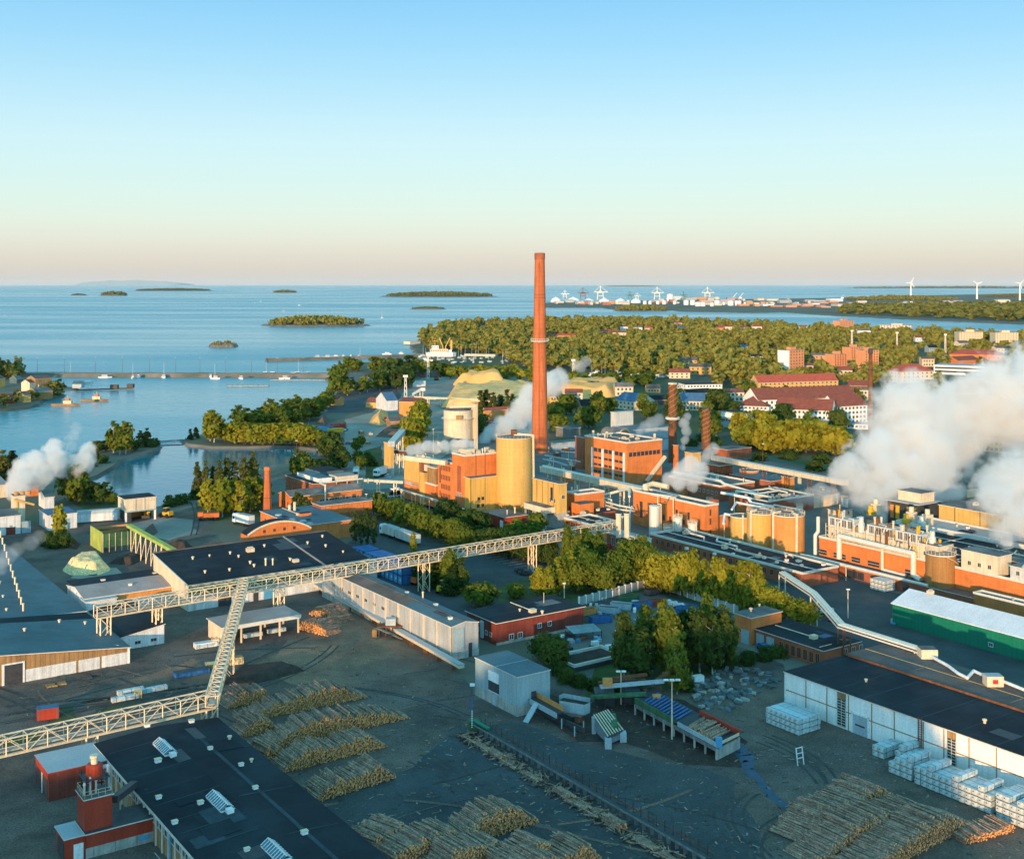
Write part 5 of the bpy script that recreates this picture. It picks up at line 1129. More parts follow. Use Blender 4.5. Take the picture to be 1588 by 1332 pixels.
for u, w_, h_, wl, lab in ((1426,6,4.5,'cream','small cream roof house left of the brown tank top'),(1490,11,5.2,'cream','cream roof house with windows right of the brown tank'),(1566,9,3.6,'silver_tank','grey hooded roof fan with a pale flue')):
    o = lb.root.matrix_basis @ Vector((.2,YC(u)-w_,8.5)); b_ = building('roof_house', lab, 'roof house', o, BV, 6, w_, h_, wl, 'grey_roof', 'flat'); wins(b_,'A',3,1,w_-1,1.6,.9,1.0)
    if u == 1566: q = MB(); q.lathe((2,w_/2,h_), [(2.4,0),(.9,1.8),(.9,5.4),(1.1,5.5)], 14, 'silver_tank'); q.build('flue', b_.roof or b_.root)
q = MB(); z = 8.55
for x in (6.5,13.5,21,28.5,35.4): q.box(x,x+.28,2,LB-2,z,z+.2,'light_roof' if x > 30 else 'trim')
for k in range(9): q.box(6.5,35.5,12+k*16,12.25+k*16,z,z+.16,'trim')
q.build('roof_seam', lb.root)
b8 = building('blue_grey_roof_hall', 'flat blue-grey roofed hall behind the long brick hall', 'hall', pB+BV*41.3-AV*120, BV, 13, 120, 9.6, 'cream', 'light_roof', 'parapet')
for u, v in ((1405,808),(1350,792),(1430,812)):
    o = G(u,v,10); t = thing('yellow_fan', {1405:'yellow roof fan with cream housing, right of the steam',1350:'yellow roof fan standing just left of the steam foot',1430:'grey roof fan box behind the steam'}[u], 'fan', (o.x,o.y,8.7 if u == 1350 else 9.25), YAW); q = MB(); q.lathe((0,0,0), [(1.3,0),(1.3,1.2),(.8,1.9),(.8,3.0)], 12, 'yellow_paint' if u != 1430 else 'silver_tank'); q.build('fan', t); q = MB(); q.box(1.5,4,-1.2,1.2,0,3.4,'cream','light_roof'); q.lathe((2.7,0,3.4), [(.8,0),(.8,1.6)], 10, 'cream'); q.build('housing', t)
b9 = building('yellow_panel_hall', 'row of yellow wall panels behind the blue-grey roof', 'hall', pB+BV*55-AV*66, BV, 12, 60, 14, 'yellow_plain', 'grey_roof', 'flat')
q = MB()
for k in range(7): q.box(-.08,-.01,k*9,.22+k*9,9,14,'dark_steel')
q.build('panel_joint', b9.root); vents(b9,[(4,10),(6,25),(3,40),(8,52)],3)
b10 = building('dark_framed_plant', 'dark open-framed plant house with yellow machinery behind the steam', 'plant house', pB+BV*55+AV*2, BV, 12, 12, 12.6, 'dark_steel', 'light_roof', 'flat', 0, .6)
q = MB()
for k in range(5): q.box(-.3,-.02,.6+k*2.2,2+k*2.2,7,11.4,('yellow_paint','orange','dark_steel')[k % 3])
q.build('machinery', b10.root); building('upper_plant', 'cream stepped roof house above dark plant', 'roof house', pB+BV*58+AV*3+Vector((0,0,12.8)), BV, 7, 9, 3, 'cream', 'grey_roof', 'flat')
blk('brown_shed', 'dark brown corrugated shed behind power house', 'shed', 1116,748,1093,1136, vt=723, wall='rust', roof='grey_roof')
h1 = blk('low_brick_hall', 'low brick hall with grey roof and small windows behind machine hall', 'hall', 1117,778,1037,1170, h=6.2, wall='brick_dark', roof='grey_roof', kind='parapet'); wins(h1,'B',9,1,h1.Lx-1,2.4,1,1.3); wins(h1,'A',12,1,h1.Ly-1,2.4,.9,1.2)
q = MB(); q.path([Vector((3,h1.Ly,h1.h+1.2)),Vector((3,3,h1.h+1.2)),Vector((3,1,h1.h+.4)),Vector((3,-24,4.6))], .55, 8, 'pipe'); q.build('roof_pipe', h1.root)
h2 = blk('black_roof_hall', 'flat black-roofed hall with white pipes right of low brick hall', 'hall', 1190,800,1130,1262, h=5.4, wall='brick_dark', roof='black_felt', kind='parapet'); vents(h2,rnd(h2,9),1,4.9); vents(h2,rnd(h2,4,s=4),3,4.9)
q = MB(); q.path([Vector((2,h2.Ly*.9,4.8)),Vector((2,h2.Ly*.9,6.4)),Vector((3,1,6.4))], .4, 8, 'pipe'); q.path([Vector((2,h2.Ly*.5,6.2)),Vector((h2.Lx*.7,h2.Ly*.5,6.2))], .3, 8, 'pipe'); q.build('roof_pipe', h2.root)
blk('yellow_plant_box', 'yellow plant box wrapped in steam behind power house', 'plant box', 1075,733,1062,1087, vt=703, wall='yellow_plain', roof='grey_roof'); blk('brick_shaft', 'slim brick shaft right of the power house', 'shaft', 1049,735,1044,1052, vt=691, wall='brick', roof='grey_roof'); blk('brick_cube', 'small brick block under the white roof pipe', 'building', 1098,748,1086,1106, vt=734, wall='brick', roof='grey_roof'); blk('teal_long_shed', 'long low teal-roofed shed beneath the tube conveyor', 'shed', 1195,762,1132,1225, h=4, wall='brick_dark', roof='teal_roof')
tank('round brick tank with flat roof under the tube conveyor', 1162,747,15,729, 'brick', None, 'round_brick_tank', False, ())
for u, v, uL, uR, vt, wl, lab in ((1225,762,1212,1232,741,'orange','orange pump box right of the tube conveyor trestle'),(1250,790,1238,1300,773,'cream','long cream roof house behind the small steam puffs'),(1128,713,1106,1165,698,'brick_dark','long low brick house beneath the town trees'),(1155,705,1138,1165,700,'tan_wood','grey flat store below the yellow-green trees'),(1400,765,1390,1436,752,'cream','cream stepped plant behind the big steam cloud'),(1500,772,1480,1588,760,'cream','pale long plant roof at right edge behind steam')):
    blk('plant_house', lab, 'plant house', u,v,uL,uR, vt=vt, wall=wl, roof='grey_roof')
rb = building('orange_front_hall', 'low orange brick hall with black roof at right edge', 'hall', G(1510,953)-AV*50, BV, 3.6, 50, 5.8, 'brick', 'black_felt', 'parapet'); vents(rb,[(1.8,40),(1.8,25)],0,5.3)
# steel roofs behind the power house
for u, v, uL, uR, vt, wl, rf, lab in ((985,690,950,1036,667,'grey_metal','slate_roof','long grey-blue steel hall behind power house'),(955,684,947,982,640,'silver_tank','light_roof','silver-white box building catching sun behind power house'),(1010,700,985,1040,684,'grey_metal','slate_roof','low grey shed between power house and rusty stack'),(940,690,915,962,678,'grey_metal','slate_roof','flat grey store left of the silver box'),(880,680,862,900,665,'concrete_dark','grey_roof','dark concrete store right of tall chimney'),(860,700,846,905,688,'grey_metal','slate_roof','long low grey shed at the chimney foot')):
    blk('grey_shed', lab, 'shed', u,v,uL,uR, vt=vt, wall=wl, roof=rf)
blk('brick_arch_gable', 'brick semicircular gable between grey sheds behind power house', 'hall', 958,694,953,977, h=5, wall='brick', roof='grey_roof', kind='arch', rh=4.2, La=14, trim='cream')
# pipework between the mill blocks
def pipes(label, runs, z0=None):
    o = G(runs[0][0][0],runs[0][0][1]); t = thing('pipe_rack', label, 'pipe rack', o); q = MB(); f = MB()
    for r in runs:
        mt, rad = r[-1]; P = [G(u,v,z)-o for u,v,z in r[:-1]]; q.path(P, rad, 8, mt)
        for a, e in zip(P, P[1:]):
            for k in range(max(1,int((e-a).length/9))):
                c = a.lerp(e,(k+.5)/max(1,int((e-a).length/9))); 
                if c.z > 1.2 and abs(a.z-e.z) < 3: f.bar((c.x,c.y,0),(c.x,c.y,c.z),.22,.22,'galv')
    q.build('pipe', t)
    if f.v: f.build('rack_post', t)
pipes('pale pipe rack on posts along the mill front street', [[(613,757,4.6),(640,765,4.6),(690,780,4.6),(724,791,4.6),('pipe',.3)],[(613,758,4.1),(724,792,4.1),('silver_tank',.22)],[(613,756,5.1),(700,782,5.1),('silver_tank',.2)],[(613,757,0),(613,757,5.1),('white',.3)],[(617,759,0),(617,759,5.1),('white',.3)]])
pipes('cream pipe bundle between brick pump house and machine hall', [[(935,768,7),(958,762,9),(976,758,9),(976,770,8),('pipe',.5)],[(938,778,6),(960,784,6),(982,788,6),('pipe',.35)],[(938,783,5),(960,790,5),(985,793,5),('cream',.3)],[(930,770,6.5),(948,775,6.5),(950,790,3),('pipe',.3)],[(955,800,6),(975,802,6),(980,785,8),('silver_tank',.3)]])
pipes('white roof pipes crossing the black-roofed hall', [[(1118,764,8.5),(1160,772,7.5),(1165,780,6),(1200,786,6),('white',.5)],[(1135,790,6.3),(1142,779,6.8),(1190,789,6.8),('white',.4)],[(1122,812,7),(1124,797,9),(1144,801,9),('white',.4)],[(1200,783,6.2),(1240,790,6.2),('silver_tank',.3)]])
pipes('grey pipes among clutter below tall chimney', [[(842,712,3),(862,716,3),(880,722,3),('grey_metal',.4)],[(842,722,2),(870,728,2),('silver_tank',.35)],[(845,706,6),(900,716,6),('grey_metal',.3)],[(870,700,5),(893,702,5),('silver_tank',.25)]])
pipes('cream header pipe over machine hall with a big bend', [[(1003,765,10.5),(1000,754,13),(1012,750,13.5),(1036,755,13),('cream',.9)],[(1000,764,13.2),(1040,770,13.2),(1048,772,12.5),('pipe',.3)],[(1034,800,2),(1034,772,13),('pipe',.2)]])
rk = random.Random(41)
for i in range(46):
    u, v = rk.choice(((rk.uniform(842,900),rk.uniform(700,742)),(rk.uniform(598,640),rk.uniform(712,744)),(rk.uniform(1175,1300),rk.uniform(745,775)),(rk.uniform(560,640),rk.uniform(672,700))))
    p = G(u,v)
    if occupied0(p.x,p.y): continue
    q = MB(); s = (rk.uniform(1,4),rk.uniform(.8,2.5),rk.uniform(.6,2.6)); q.box(-s[0]/2,s[0]/2,-s[1]/2,s[1]/2,0,s[2],rk.choice(('grey_metal','cream','concrete','rust','silver_tank','tan_wood','yellow_plain')),'grey_roof'); q.box(-s[0]*.2,s[0]*.2,-s[1]*.3,s[1]*.3,s[2]+.004,s[2]+.4,'galv'); o = q.build('plant_box'); o.location = p; o.rotation_euler = (0,0,YAW+rk.choice((0,1.57))); tag(o, f'{nth(i)} small plant box in the clutter between the mill buildings', 'plant box', 'small plant boxes around the mill')

for i, (b, n) in enumerate(((lb,20),(b8,10),(h1,6),(h2,7),(g5,9),(mb,3),(g6,3),(g2_,4))): roofdetail(b, 70+i, 8, n, True, 0, None, 'grey_roof' if i > 0 else 'roof_streak')
o = lb.root.matrix_basis @ Vector((7,0,8.45)); eb = building('brick_roof_block', 'orange brick roof block along the paper hall at right edge', 'roof block', o, BV, 5, YC(1530), 3.2, 'brick', 'grey_roof', 'flat')
for k, (u,v,uL,uR,vt,wl,lab) in enumerate(((1162,797,1142,1174,785,'brick','small orange brick box before the black-roofed hall'),(1212,812,1196,1232,801,'brick','orange brick box behind the yellow silos'),(1062,768,1048,1086,757,'brick','orange brick stair block near the steam puff'),(1020,790,1004,1034,774,'brick_dark','dark brick block behind machine hall'),(1190,748,1172,1204,738,'brick','orange brick store beneath the tube conveyor'),(1275,775,1258,1296,763,'brick','orange brick store at the tube conveyor end'),(1300,805,1284,1322,793,'cream','cream roof plant box left of the big steam foot'),(1140,752,1124,1152,743,'yellow_plain','yellow pump box by the dark brown shed'),(878,748,866,892,738,'brick','orange brick store below the power house left side'),(935,766,918,955,757,'brick','brick block under the cream pipe gallery'))):
    b = blk('plant_block', lab, 'plant block', u,v,uL,uR, vt=vt, wall=wl, roof='grey_roof'); vents(b,[(b.Lx*.4,b.Ly*.4)],k % 4); wins(b,'B',2,.5,b.Lx-.5,b.h*.45,.8,1.0)
for k, (u,v,r_,vt,mt,lab) in enumerate(((1240,800,5,786,'silver_tank','small silver tank behind the orange silo'),(1185,790,4,778,'cream','cream tank on the black-roofed hall side'),(1100,792,5,776,'silver_tank','silver tank behind the machine hall stair'),(925,762,4,748,'cream','cream tank beside the brick pump house'),(1310,790,5,774,'silver_tank','silver tank at the foot of the big steam'),(1018,742,5,724,'cream','cream tank right of the power house'),(1080,746,5,732,'orange','orange tank beside the yellow plant box'))): tank(lab, u,v,r_,vt, mt, 'dome', 'small_tank', k % 2 == 0, (), None, mt, 16)

r9 = random.Random(90)                                # small vents and ducts over the wide paper hall roofs
for b, n in ((lb,26),(b8,12),(h2,10),(h1,8),(g5,12)):
    for k in range(n): vents(b, [(r9.uniform(b.Lx*.3,b.Lx*.95),r9.uniform(b.Ly*.25 if b is lb else 2,b.Ly-3))], r9.choice((0,0,1,2,3)), b.h-.5)
    for k in range(n//5): q = MB(); x, y = r9.uniform(b.Lx*.3,b.Lx*.8), r9.uniform(b.Ly*.4,b.Ly-14); z = b.h+.1; q.path([Vector((x,y,z-.5)),Vector((x,y,z+.5)),Vector((x,y+r9.uniform(6,12),z+.5)),Vector((x+4,y+12.5,z+.5))], .3, 7, r9.choice(('pipe','silver_tank','rust'))); q.build('roof_duct', b.roof)
# ------------------------------------------------------------------ lattice conveyors
def truss(label, a, e, w_, h_, towers, pitch=3.2):
    """a, e: bottom chord ends (world); open steel gallery with a belt inside"""
    t = thing('lattice_conveyor', label, 'conveyor', (a.x,a.y,0)); o = Vector((a.x,a.y,0)); a0, e0 = a-o, e-o; d = (e0-a0); L_ = d.length; d.normalize()
    sd = Vector((d.y,-d.x,0)).normalized()*(w_/2); up = sd.cross(d).normalized()*h_; up = up if up.z > 0 else -up
    n = max(3,int(L_/pitch)); q = MB()
    for s in (sd,-sd):
        q.bar(a0+s,e0+s,.22,.22,'galv'); q.bar(a0+s+up,e0+s+up,.22,.22,'galv'); q.bar(a0+s+up*.5,e0+s+up*.5,.08,.08,'galv')
    q.build('chord', t); q = MB()
    for i in range(n+1):
        p = a0+d*(L_*i/n)
        for s in (sd,-sd): q.bar(p+s,p+s+up,.16,.16,'galv')
        q.bar(p+sd+up,p-sd+up,.13,.13,'galv'); q.bar(p+sd,p-sd,.13,.13,'galv')
        if i < n:
            p2 = a0+d*(L_*(i+1)/n)
            for s in (sd,-sd):
                if i % 2: q.bar(p+s,p2+s+up,.12,.12,'galv')
                else: q.bar(p+s+up,p2+s,.12,.12,'galv')
            q.bar(p+sd+up,p2-sd+up,.1,.1,'galv')
    q.build('lattice', t); q = MB(); q.bar(a0+up*.22,e0+up*.22,w_*.62,.25,'concrete'); q.bar(a0+sd*.8+up*.06,e0+sd*.8+up*.06,.6,.08,'galv'); q.build('belt', t)
    for f, wt_ in towers:
        p = a0+d*(L_*f); q = MB(); al = Vector((d.x,d.y,0)).normalized()*wt_/2; sh_ = Vector((sd.x,sd.y,0)); lg = []
        for s1 in (-1,1):
            for s2 in (-1,1):
                tp = p+al*s1+sh_*s2; g = Vector((tp.x,tp.y,0)); q.bar(g,tp,.26,.26,'galv'); lg.append((g,tp))
        k = max(2,int(p.z/2.2))
        for (i, j) in ((0,1),(2,3),(0,2),(1,3)):
            for r in range(k):
                f0, f1 = r/k, (r+1)/k; u0, u1 = lg[i][0].lerp(lg[i][1],f0), lg[j][0].lerp(lg[j][1],f1); q.bar(u0,u1,.11,.11,'galv') if r % 2 else q.bar(lg[j][0].lerp(lg[j][1],f0),lg[i][0].lerp(lg[i][1],f1),.11,.11,'galv')
        q.build('support_tower', t)
    return t
tA = (G(-60,1184,5), G(330,1095.5,5)); truss('lower lattice conveyor crossing above the saw hall roof corner', tA[0], tA[1], 2.4, 2.9, ((.48,2.0),(.985,2.2)))
tC = (G(148,958,8), G(958,821.5,8)); truss('longest lattice conveyor bridging the yard toward the boiler house', tC[0], tC[1], 2.4, 2.8, ((.012,2.4),(.09,1.5),(.285,1.8),(.415,2.0),(.555,2.2),(.79,1.2),(.88,2.6)))
truss('steep narrow lattice conveyor joining the two level ones', G(328,1096,6.2), G(378,908,9.4), 2.2, 2.0, ((.45,1.8),), 2.4)
# pipe bridge on the right
pb = thing('pipe_bridge', 'bright pipe bridge zig-zagging down past the workshop to warehouse roof', 'pipe bridge', G(1213,905)); o = G(1213,905)
pts = [G(1213,889,8)-o, G(1262,921,8)-o, G(1305,970,8)-o, G(1424,1007,8)-o, G(1437,1013,8)-o]
for off, rr in ((-.7,.26),(0,.34),(.7,.26),(.35,.2)):
    q = MB(); P = [p+Vector((off,off*.5,.3)) for p in pts]
    if off == 0: P = [Vector((0,0,.4))]+P
    q.path(P, rr, 8, 'pipe'); q.build('steam_pipe', pb)
q = MB()
for a, e in zip(pts, pts[1:]):
    for s in (-1.05,1.05): q.bar(a+Vector((s,s*.4,-.25)),e+Vector((s,s*.4,-.25)),.2,.3,'trim')
    n = max(2,int((e-a).length/2.5))
    for i in range(n): c = a.lerp(e,i/n); q.bar(c+Vector((-1.05,-.4,-.25)),c+Vector((1.05,.4,-.25)),.14,.14,'rust')
q.build('pipe_frame', pb)
for f, k in ((0,0),(1,0),(2,0),(2,1.5),(3,0)):
    c = pts[f]+(pts[min(f+1,4)]-pts[f])*(.05*k); q = MB()
    for s in (-.9,.9): q.bar((c.x+s,c.y+s*.4,0),(c.x+s,c.y+s*.4,c.z-.4),.28,.28,'rust' if f == 2 else 'trim')
    q.build('support_leg', pb)
q = MB(); c = pts[4]; q.box(c.x-1.6,c.x+1.8,c.y-1.6,c.y+1.4,c.z-1.2,c.z+1.2,'cream','grey_roof'); q.build('valve_box', pb)
rp_ = thing('roof_pipe', 'white pipe zig-zagging over the warehouse roof to a cream box', 'pipe', G(1445,1015,7.3)); o = G(1445,1015,7.3)
zz = [(1441,1016),(1470,1032),(1486,1044),(1500,1051),(1510,1040),(1525,1047),(1536,1050),(1560,1058),(1600,1074)]; q = MB(); q.path([G(u,v,7.9)-o for u,v in zz], .32, 8, 'white'); q.build('pipe', rp_)
q = MB(); c = G(1540,1062,7.4)-o; q.box(c.x-1.6,c.x+1.6,c.y-1.2,c.y+1.2,c.z,c.z+2.0,'cream','light_roof'); q.box(c.x-.5,c.x+.5,c.y-1.25,c.y-1.21,c.z+.6,c.z+1.4,'red_bright'); q.build('roof_box', rp_)
# trough conveyor along the silver hall
tr_ = thing('trough_conveyor', 'low pale trough conveyor running along the silver hall wall', 'conveyor', G(600,985)); o = G(600,985); a, e = G(490,907,1.6)-o, G(716,1034,1.6)-o; q = MB(); q.bar(a,e,1.3,.6,'galv'); q.bar(a+Vector((0,0,.45)),e+Vector((0,0,.45)),1.5,.2,'light_roof'); q.build('trough', tr_)
for k in range(12): c = a.lerp(e,(k+.5)/12); q = MB(); q.bar((c.x,c.y,0),(c.x,c.y,1.3),.25,1.0,'rust'); q.build('post', tr_)
inf = thing('infeed_machine', 'rusty infeed machine with stairs at the silver hall wall', 'machine', G(605,985)); q = MB()
for k in range(4): q.bar((-2.5+k*1.6,-1.5,0),(-2.5+k*1.6,-1.5,2.6),.25,.25,'dark_steel'); q.bar((-2.5+k*1.6,1.2,0),(-2.5+k*1.6,1.2,3),.25,.25,'dark_steel')
q.box(-3,3,-1.8,1.5,2.4,2.6,'rust'); q.build('frame', inf); q = MB(); q.bar((-3,-2,2.4),(3.6,-4,.3),.9,.2,'concrete_dark'); q.box(-1,1.4,-1,1,2.61,4.2,'grey_metal'); q.box(-4.2,-3.1,-1.5,.3,0,1.7,'tan_wood'); q.build('stair', inf)
def panelbar(q, a, e, z0, z1, w_, mat): q.bar(Vector((a.x,a.y,(z0+z1)/2)),Vector((e.x,e.y,(z0+z1)/2)),w_,z1-z0,mat)
# sorting line: trough from the sorting house, hopper, table, long deck
o = G(880,1120)
def L_(u, v, z=0): return G(u,v,z)-o
sl_ = thing('outfeed_conveyor', 'outfeed conveyor with orange side boards and grey rounded hopper', 'conveyor', o)
a, e = L_(826,1083,2.8), L_(868,1106,2.8); q = MB(); q.bar(a,e,2.0,.3,'dark_steel'); sd = Vector((.6,.8,0))
q.bar(a+sd+Vector((0,0,.6)),e+sd+Vector((0,0,.6)),.15,1.0,'orange'); q.bar(a-sd+Vector((0,0,-.2)),e-sd+Vector((0,0,-.2)),.15,1.0,'grey_metal'); q.build('trough', sl_)
q = MB(); c0, c1 = L_(868,1118), L_(915,1121); mid = [(c0.x,c0.y),(c1.x-1.2,c1.y-1.2),(c1.x,c1.y),(c1.x+.2,c1.y+2.5),(c0.x+1,c0.y+4.2),(c0.x,c0.y+3.0)]
n = len(mid); vs = [(x,y,2.0) for x,y in mid]+[(x,y,4.0) for x,y in mid]; q.add(vs, [(i,(i+1) % n,n+(i+1) % n,n+i) for i in range(n)], 'grey_blue'); q.add([(x,y,3.1) for x,y in mid], [tuple(range(n))], 'bark_heap'); vs = [(x*1.0,y,2.0) for x,y in mid]; cx_ = sum(x for x,y in mid)/n; cy_ = sum(y for x,y in mid)/n
q.add(vs+[(cx_+(x-cx_)*.55,cy_+(y-cy_)*.55,.9) for x,y in mid], [(n+i,n+(i+1) % n,(i+1) % n,i) for i in range(n)], 'grey_metal'); q.build('hopper', sl_)
for u, v in ((836,1106),(871,1134),(891,1146),(905,1138)): c = L_(u,v); q = MB(); q.bar((c.x,c.y,0),(c.x,c.y,2.4),.22,.22,'grey_blue'); q.bar((c.x,c.y,0),(c.x,c.y,.6),.3,.3,'red_paint'); q.build('leg', sl_)
q = MB(); q.bar(L_(832,1100,.8),L_(905,1132,.8),.4,1.0,'dark_steel'); q.box(c0.x-1,c0.x+3,c0.y,c0.y+2,0,1.4,'dark_steel'); q.box(c1.x-3,c1.x-1,c1.y,c1.y+2,0,1.2,'rust'); q.build('under_frame', sl_); q = MB(); q.bar(L_(815,1120,.2),L_(832,1090,3.0),1.2,.2,'grey_metal'); q.build('stair', sl_)
ft = thing('feed_table', 'tilted feed table with pale chain slats on grey blocks', 'machine', G(945,1138)); o2 = G(945,1138); K = lambda u,v,z=0: G(u,v,z)-o2
q = MB(); a, b_, c, d = K(921,1109,3.4), K(942,1101,3.4), K(966,1132,2.0), K(943,1142,2.0); q.add([a,b_,c,d]+[p-Vector((0,0,.5)) for p in (a,b_,c,d)], [(0,3,2,1),(0,1,2,3),(0,4,7,3),(1,2,6,5),(2,3,7,6)], 'dark_steel'); q.build('deck', ft)
q = MB()
for i in range(7): f = i/6; q.bar(a.lerp(b_,f)+Vector((0,0,.12)),d.lerp(c,f)+Vector((0,0,.12)),.22,.14,'cream')
q.build('chain_slat', ft); q = MB()
for p, s in ((d,(1.2,1.6)),(c,(1.2,1.6)),(a,(.8,.8)),(b_,(.8,.8))): q.box(p.x-s[0]/2,p.x+s[0]/2,p.y-s[1]/2,p.y+s[1]/2,0,p.z-.3,'grey_metal')
q.box(b_.x+.3,b_.x+1.5,c.y,b_.y,.8,2.9,'green_dark'); q.add([a-Vector((0,0,.1)),d-Vector((0,0,.1)),Vector((d.x,d.y,.6)),Vector((a.x,a.y,.6))], [(0,1,2,3),(3,2,1,0)], 'grey_metal'); q.add([d-Vector((0,0,.1)),c-Vector((0,0,.1)),Vector((c.x,c.y,.5)),Vector((d.x,d.y,.5))], [(0,1,2,3),(3,2,1,0)], 'grey_metal'); q.build('side_block', ft)
dk = thing('sorting_deck', 'long log sorting deck with blue rollers, red rail and concrete base', 'machine', G(1070,1150)); o3 = G(1070,1150); K = lambda u,v,z=0: G(u,v,z)-o3
n0, f0 = K(1111,1178), K(985,1108); n1, f1 = K(1146,1160), K(1012,1090)
q = MB()
for k in range(9): p = n0.lerp(f0,k/8); q.bar((p.x,p.y,0),(p.x,p.y,2.0),.35,.35,'concrete'); p = n1.lerp(f1,k/8); q.bar((p.x,p.y,0),(p.x,p.y,2.0),.35,.35,'concrete')
panelbar(q,n0,n1,0,1.9,.4,'concrete'); panelbar(q,n0,f0,1.5,2.2,.3,'concrete_dark'); q.build('concrete_base', dk)
q = MB(); z = Vector((0,0,2.3)); q.add([n0+z,n1+z,f1+z+Vector((0,0,.8)),f0+z+Vector((0,0,.8))], [(0,1,2,3)], 'dark_steel'); panelbar(q,n0,n0.lerp(f0,.45),2.3,3.1,.2,'grey_metal'); panelbar(q,n0.lerp(f0,.5),f0,2.3,3.4,.25,'green_dark'); q.build('deck', dk)
q = MB(); q.bar(n1+Vector((0,0,3.0)),n1.lerp(f1,.42)+Vector((0,0,3.0)),.6,.9,'red_paint'); q.bar(n1+Vector((0,0,2.6)),n0+Vector((0,0,2.6)),.15,.5,'galv'); q.box(n0.x-.1,n0.x+1.0,n0.y-.3,n0.y+.5,2.2,4.0,'blue_light'); q.build('red_rail', dk)
q = MB()
for i in range(11):
    f = .5+.4*i/10; a, b_ = n0.lerp(f0,f)+Vector((0,0,2.7+.5*f)), n1.lerp(f1,f)+Vector((0,0,2.7+.5*f)); q.tube(a.lerp(b_,.12),a.lerp(b_,.88),.17,.17,6,'blue_box')
q.build('roller', dk)
q = MB(); rl_ = random.Random(8)
for i in range(60):
    f = rl_.uniform(.08,.36); zz_ = 2.5+rl_.choice((0,.25,.5,.75))*(1-abs(f-.22)*3); a, b_ = n0.lerp(f0,f)+Vector((0,0,zz_)), n1.lerp(f1,f+rl_.uniform(-.02,.02))+Vector((0,0,zz_)); s = rl_.uniform(.05,.2); q.tube(a.lerp(b_,s),a.lerp(b_,s+.72),.15,.12,6,'bark',True,'log_end')
o_ = q.build('log_load'); o_.location = o3; tag(o_, 'bright cut logs lying on the concrete-based sorting deck', 'logs', None, 'stuff')
sf = thing('sorter_gantry', 'dark steel gantry with conveyors behind the sorting deck', 'machine', G(985,1098)); q = MB()
for x, y in ((-6,0),(-2,1),(2,-1),(5,2),(-5,4),(1,5)): q.bar((x,y,0),(x,y,4.2),.3,.3,'dark_steel')
q.bar((-7,0,4.3),(6,2.5,4.6),1.2,.5,'grey_metal'); q.bar((-6,4,4.4),(3,6,4.8),.8,.5,'rust'); q.bar((4,2,4.5),(9,9,5.2),.8,.4,'rust'); q.build('frame', sf); q = MB(); q.box(-6.5,-4.6,-.6,.8,4.6,5.9,'orange'); q.box(3.2,4.8,-3,-2,2.2,3.6,'orange'); q.box(-2,1,0,2,1,3.6,'dark_steel'); q.box(-8,-4,1,5,0,2.6,'dark_steel'); q.bar((-9,-1,2.6),(2,-2,3.6),1.4,.5,'green_dark'); q.bar((3,8,3),(-7,6,3),1,.6,'rust'); q.box(2,6,3,6,0,2.4,'rust'); q.bar((-3,7,0),(4,1,4.4),.5,.3,'dark_steel'); q.build('motor_box', sf)
def pole(label, u, v, h, arms=2, mat='galv', group='yard light poles'):
    t = thing('light_pole', label, 'light pole', G(u,v), 0, group); q = MB(); q.tube((0,0,0),(0,0,h),.16,.09,8,mat); q.build('shaft', t)
    for k in range(arms):
        s = (k-(arms-1)/2)*1.1; q = MB(); q.bar((0,0,h),(s,0,h+.25),.08,.08,mat); q.box(s-.45,s+.45,-.35,.25,h+.2,h+.42,'white'); q.build('lamp_head', t)
    return t
pole('tall light pole between feed table and sorting deck', 963,1092,6.4); pole('tall light pole standing at the middle of the sorting deck', 1042,1146,10.8, 3)
pole('light pole in the sunlit store yard corner', 875,935,5,1); pole('thin light pole beside the car park crossing', 568,792,6,1)
for u, v, h, lab in ((1183,738,14,'thin mast right of the short rusty stack'),(1312,900,4,'thin post on the works road by pipe bridge'),(460,745,17,'rusty lattice mast at the inlet shore'),(1315,958,7,'thin pole beside pipe bridge on the road'),(672,700,11,'thin pole left of the round cream tank')): pole(lab,u,v,h,1,'rust' if 'rusty' in lab else 'galv')
ms = thing('guide_mast', 'slim blue and white mast at the head of the sorting row', 'mast', G(732,1136)); q = MB(); q.tube((0,0,0),(0,0,9.0),.1,.08,6,'dark_steel'); q.build('shaft', ms); q = MB(); q.tube((0,0,4.4),(0,0,6.9),.16,.16,6,'blue_box'); q.build('blue_band', ms); q = MB()
for i in range(10): q.tube((0,0,1+i*.34),(0,0,1.2+i*.34),.13,.13,6,'white')
q.build('white_band', ms); q = MB(); q.box(-.4,.5,-.3,.3,8.9,9.3,'white'); q.build('lamp_head', ms)
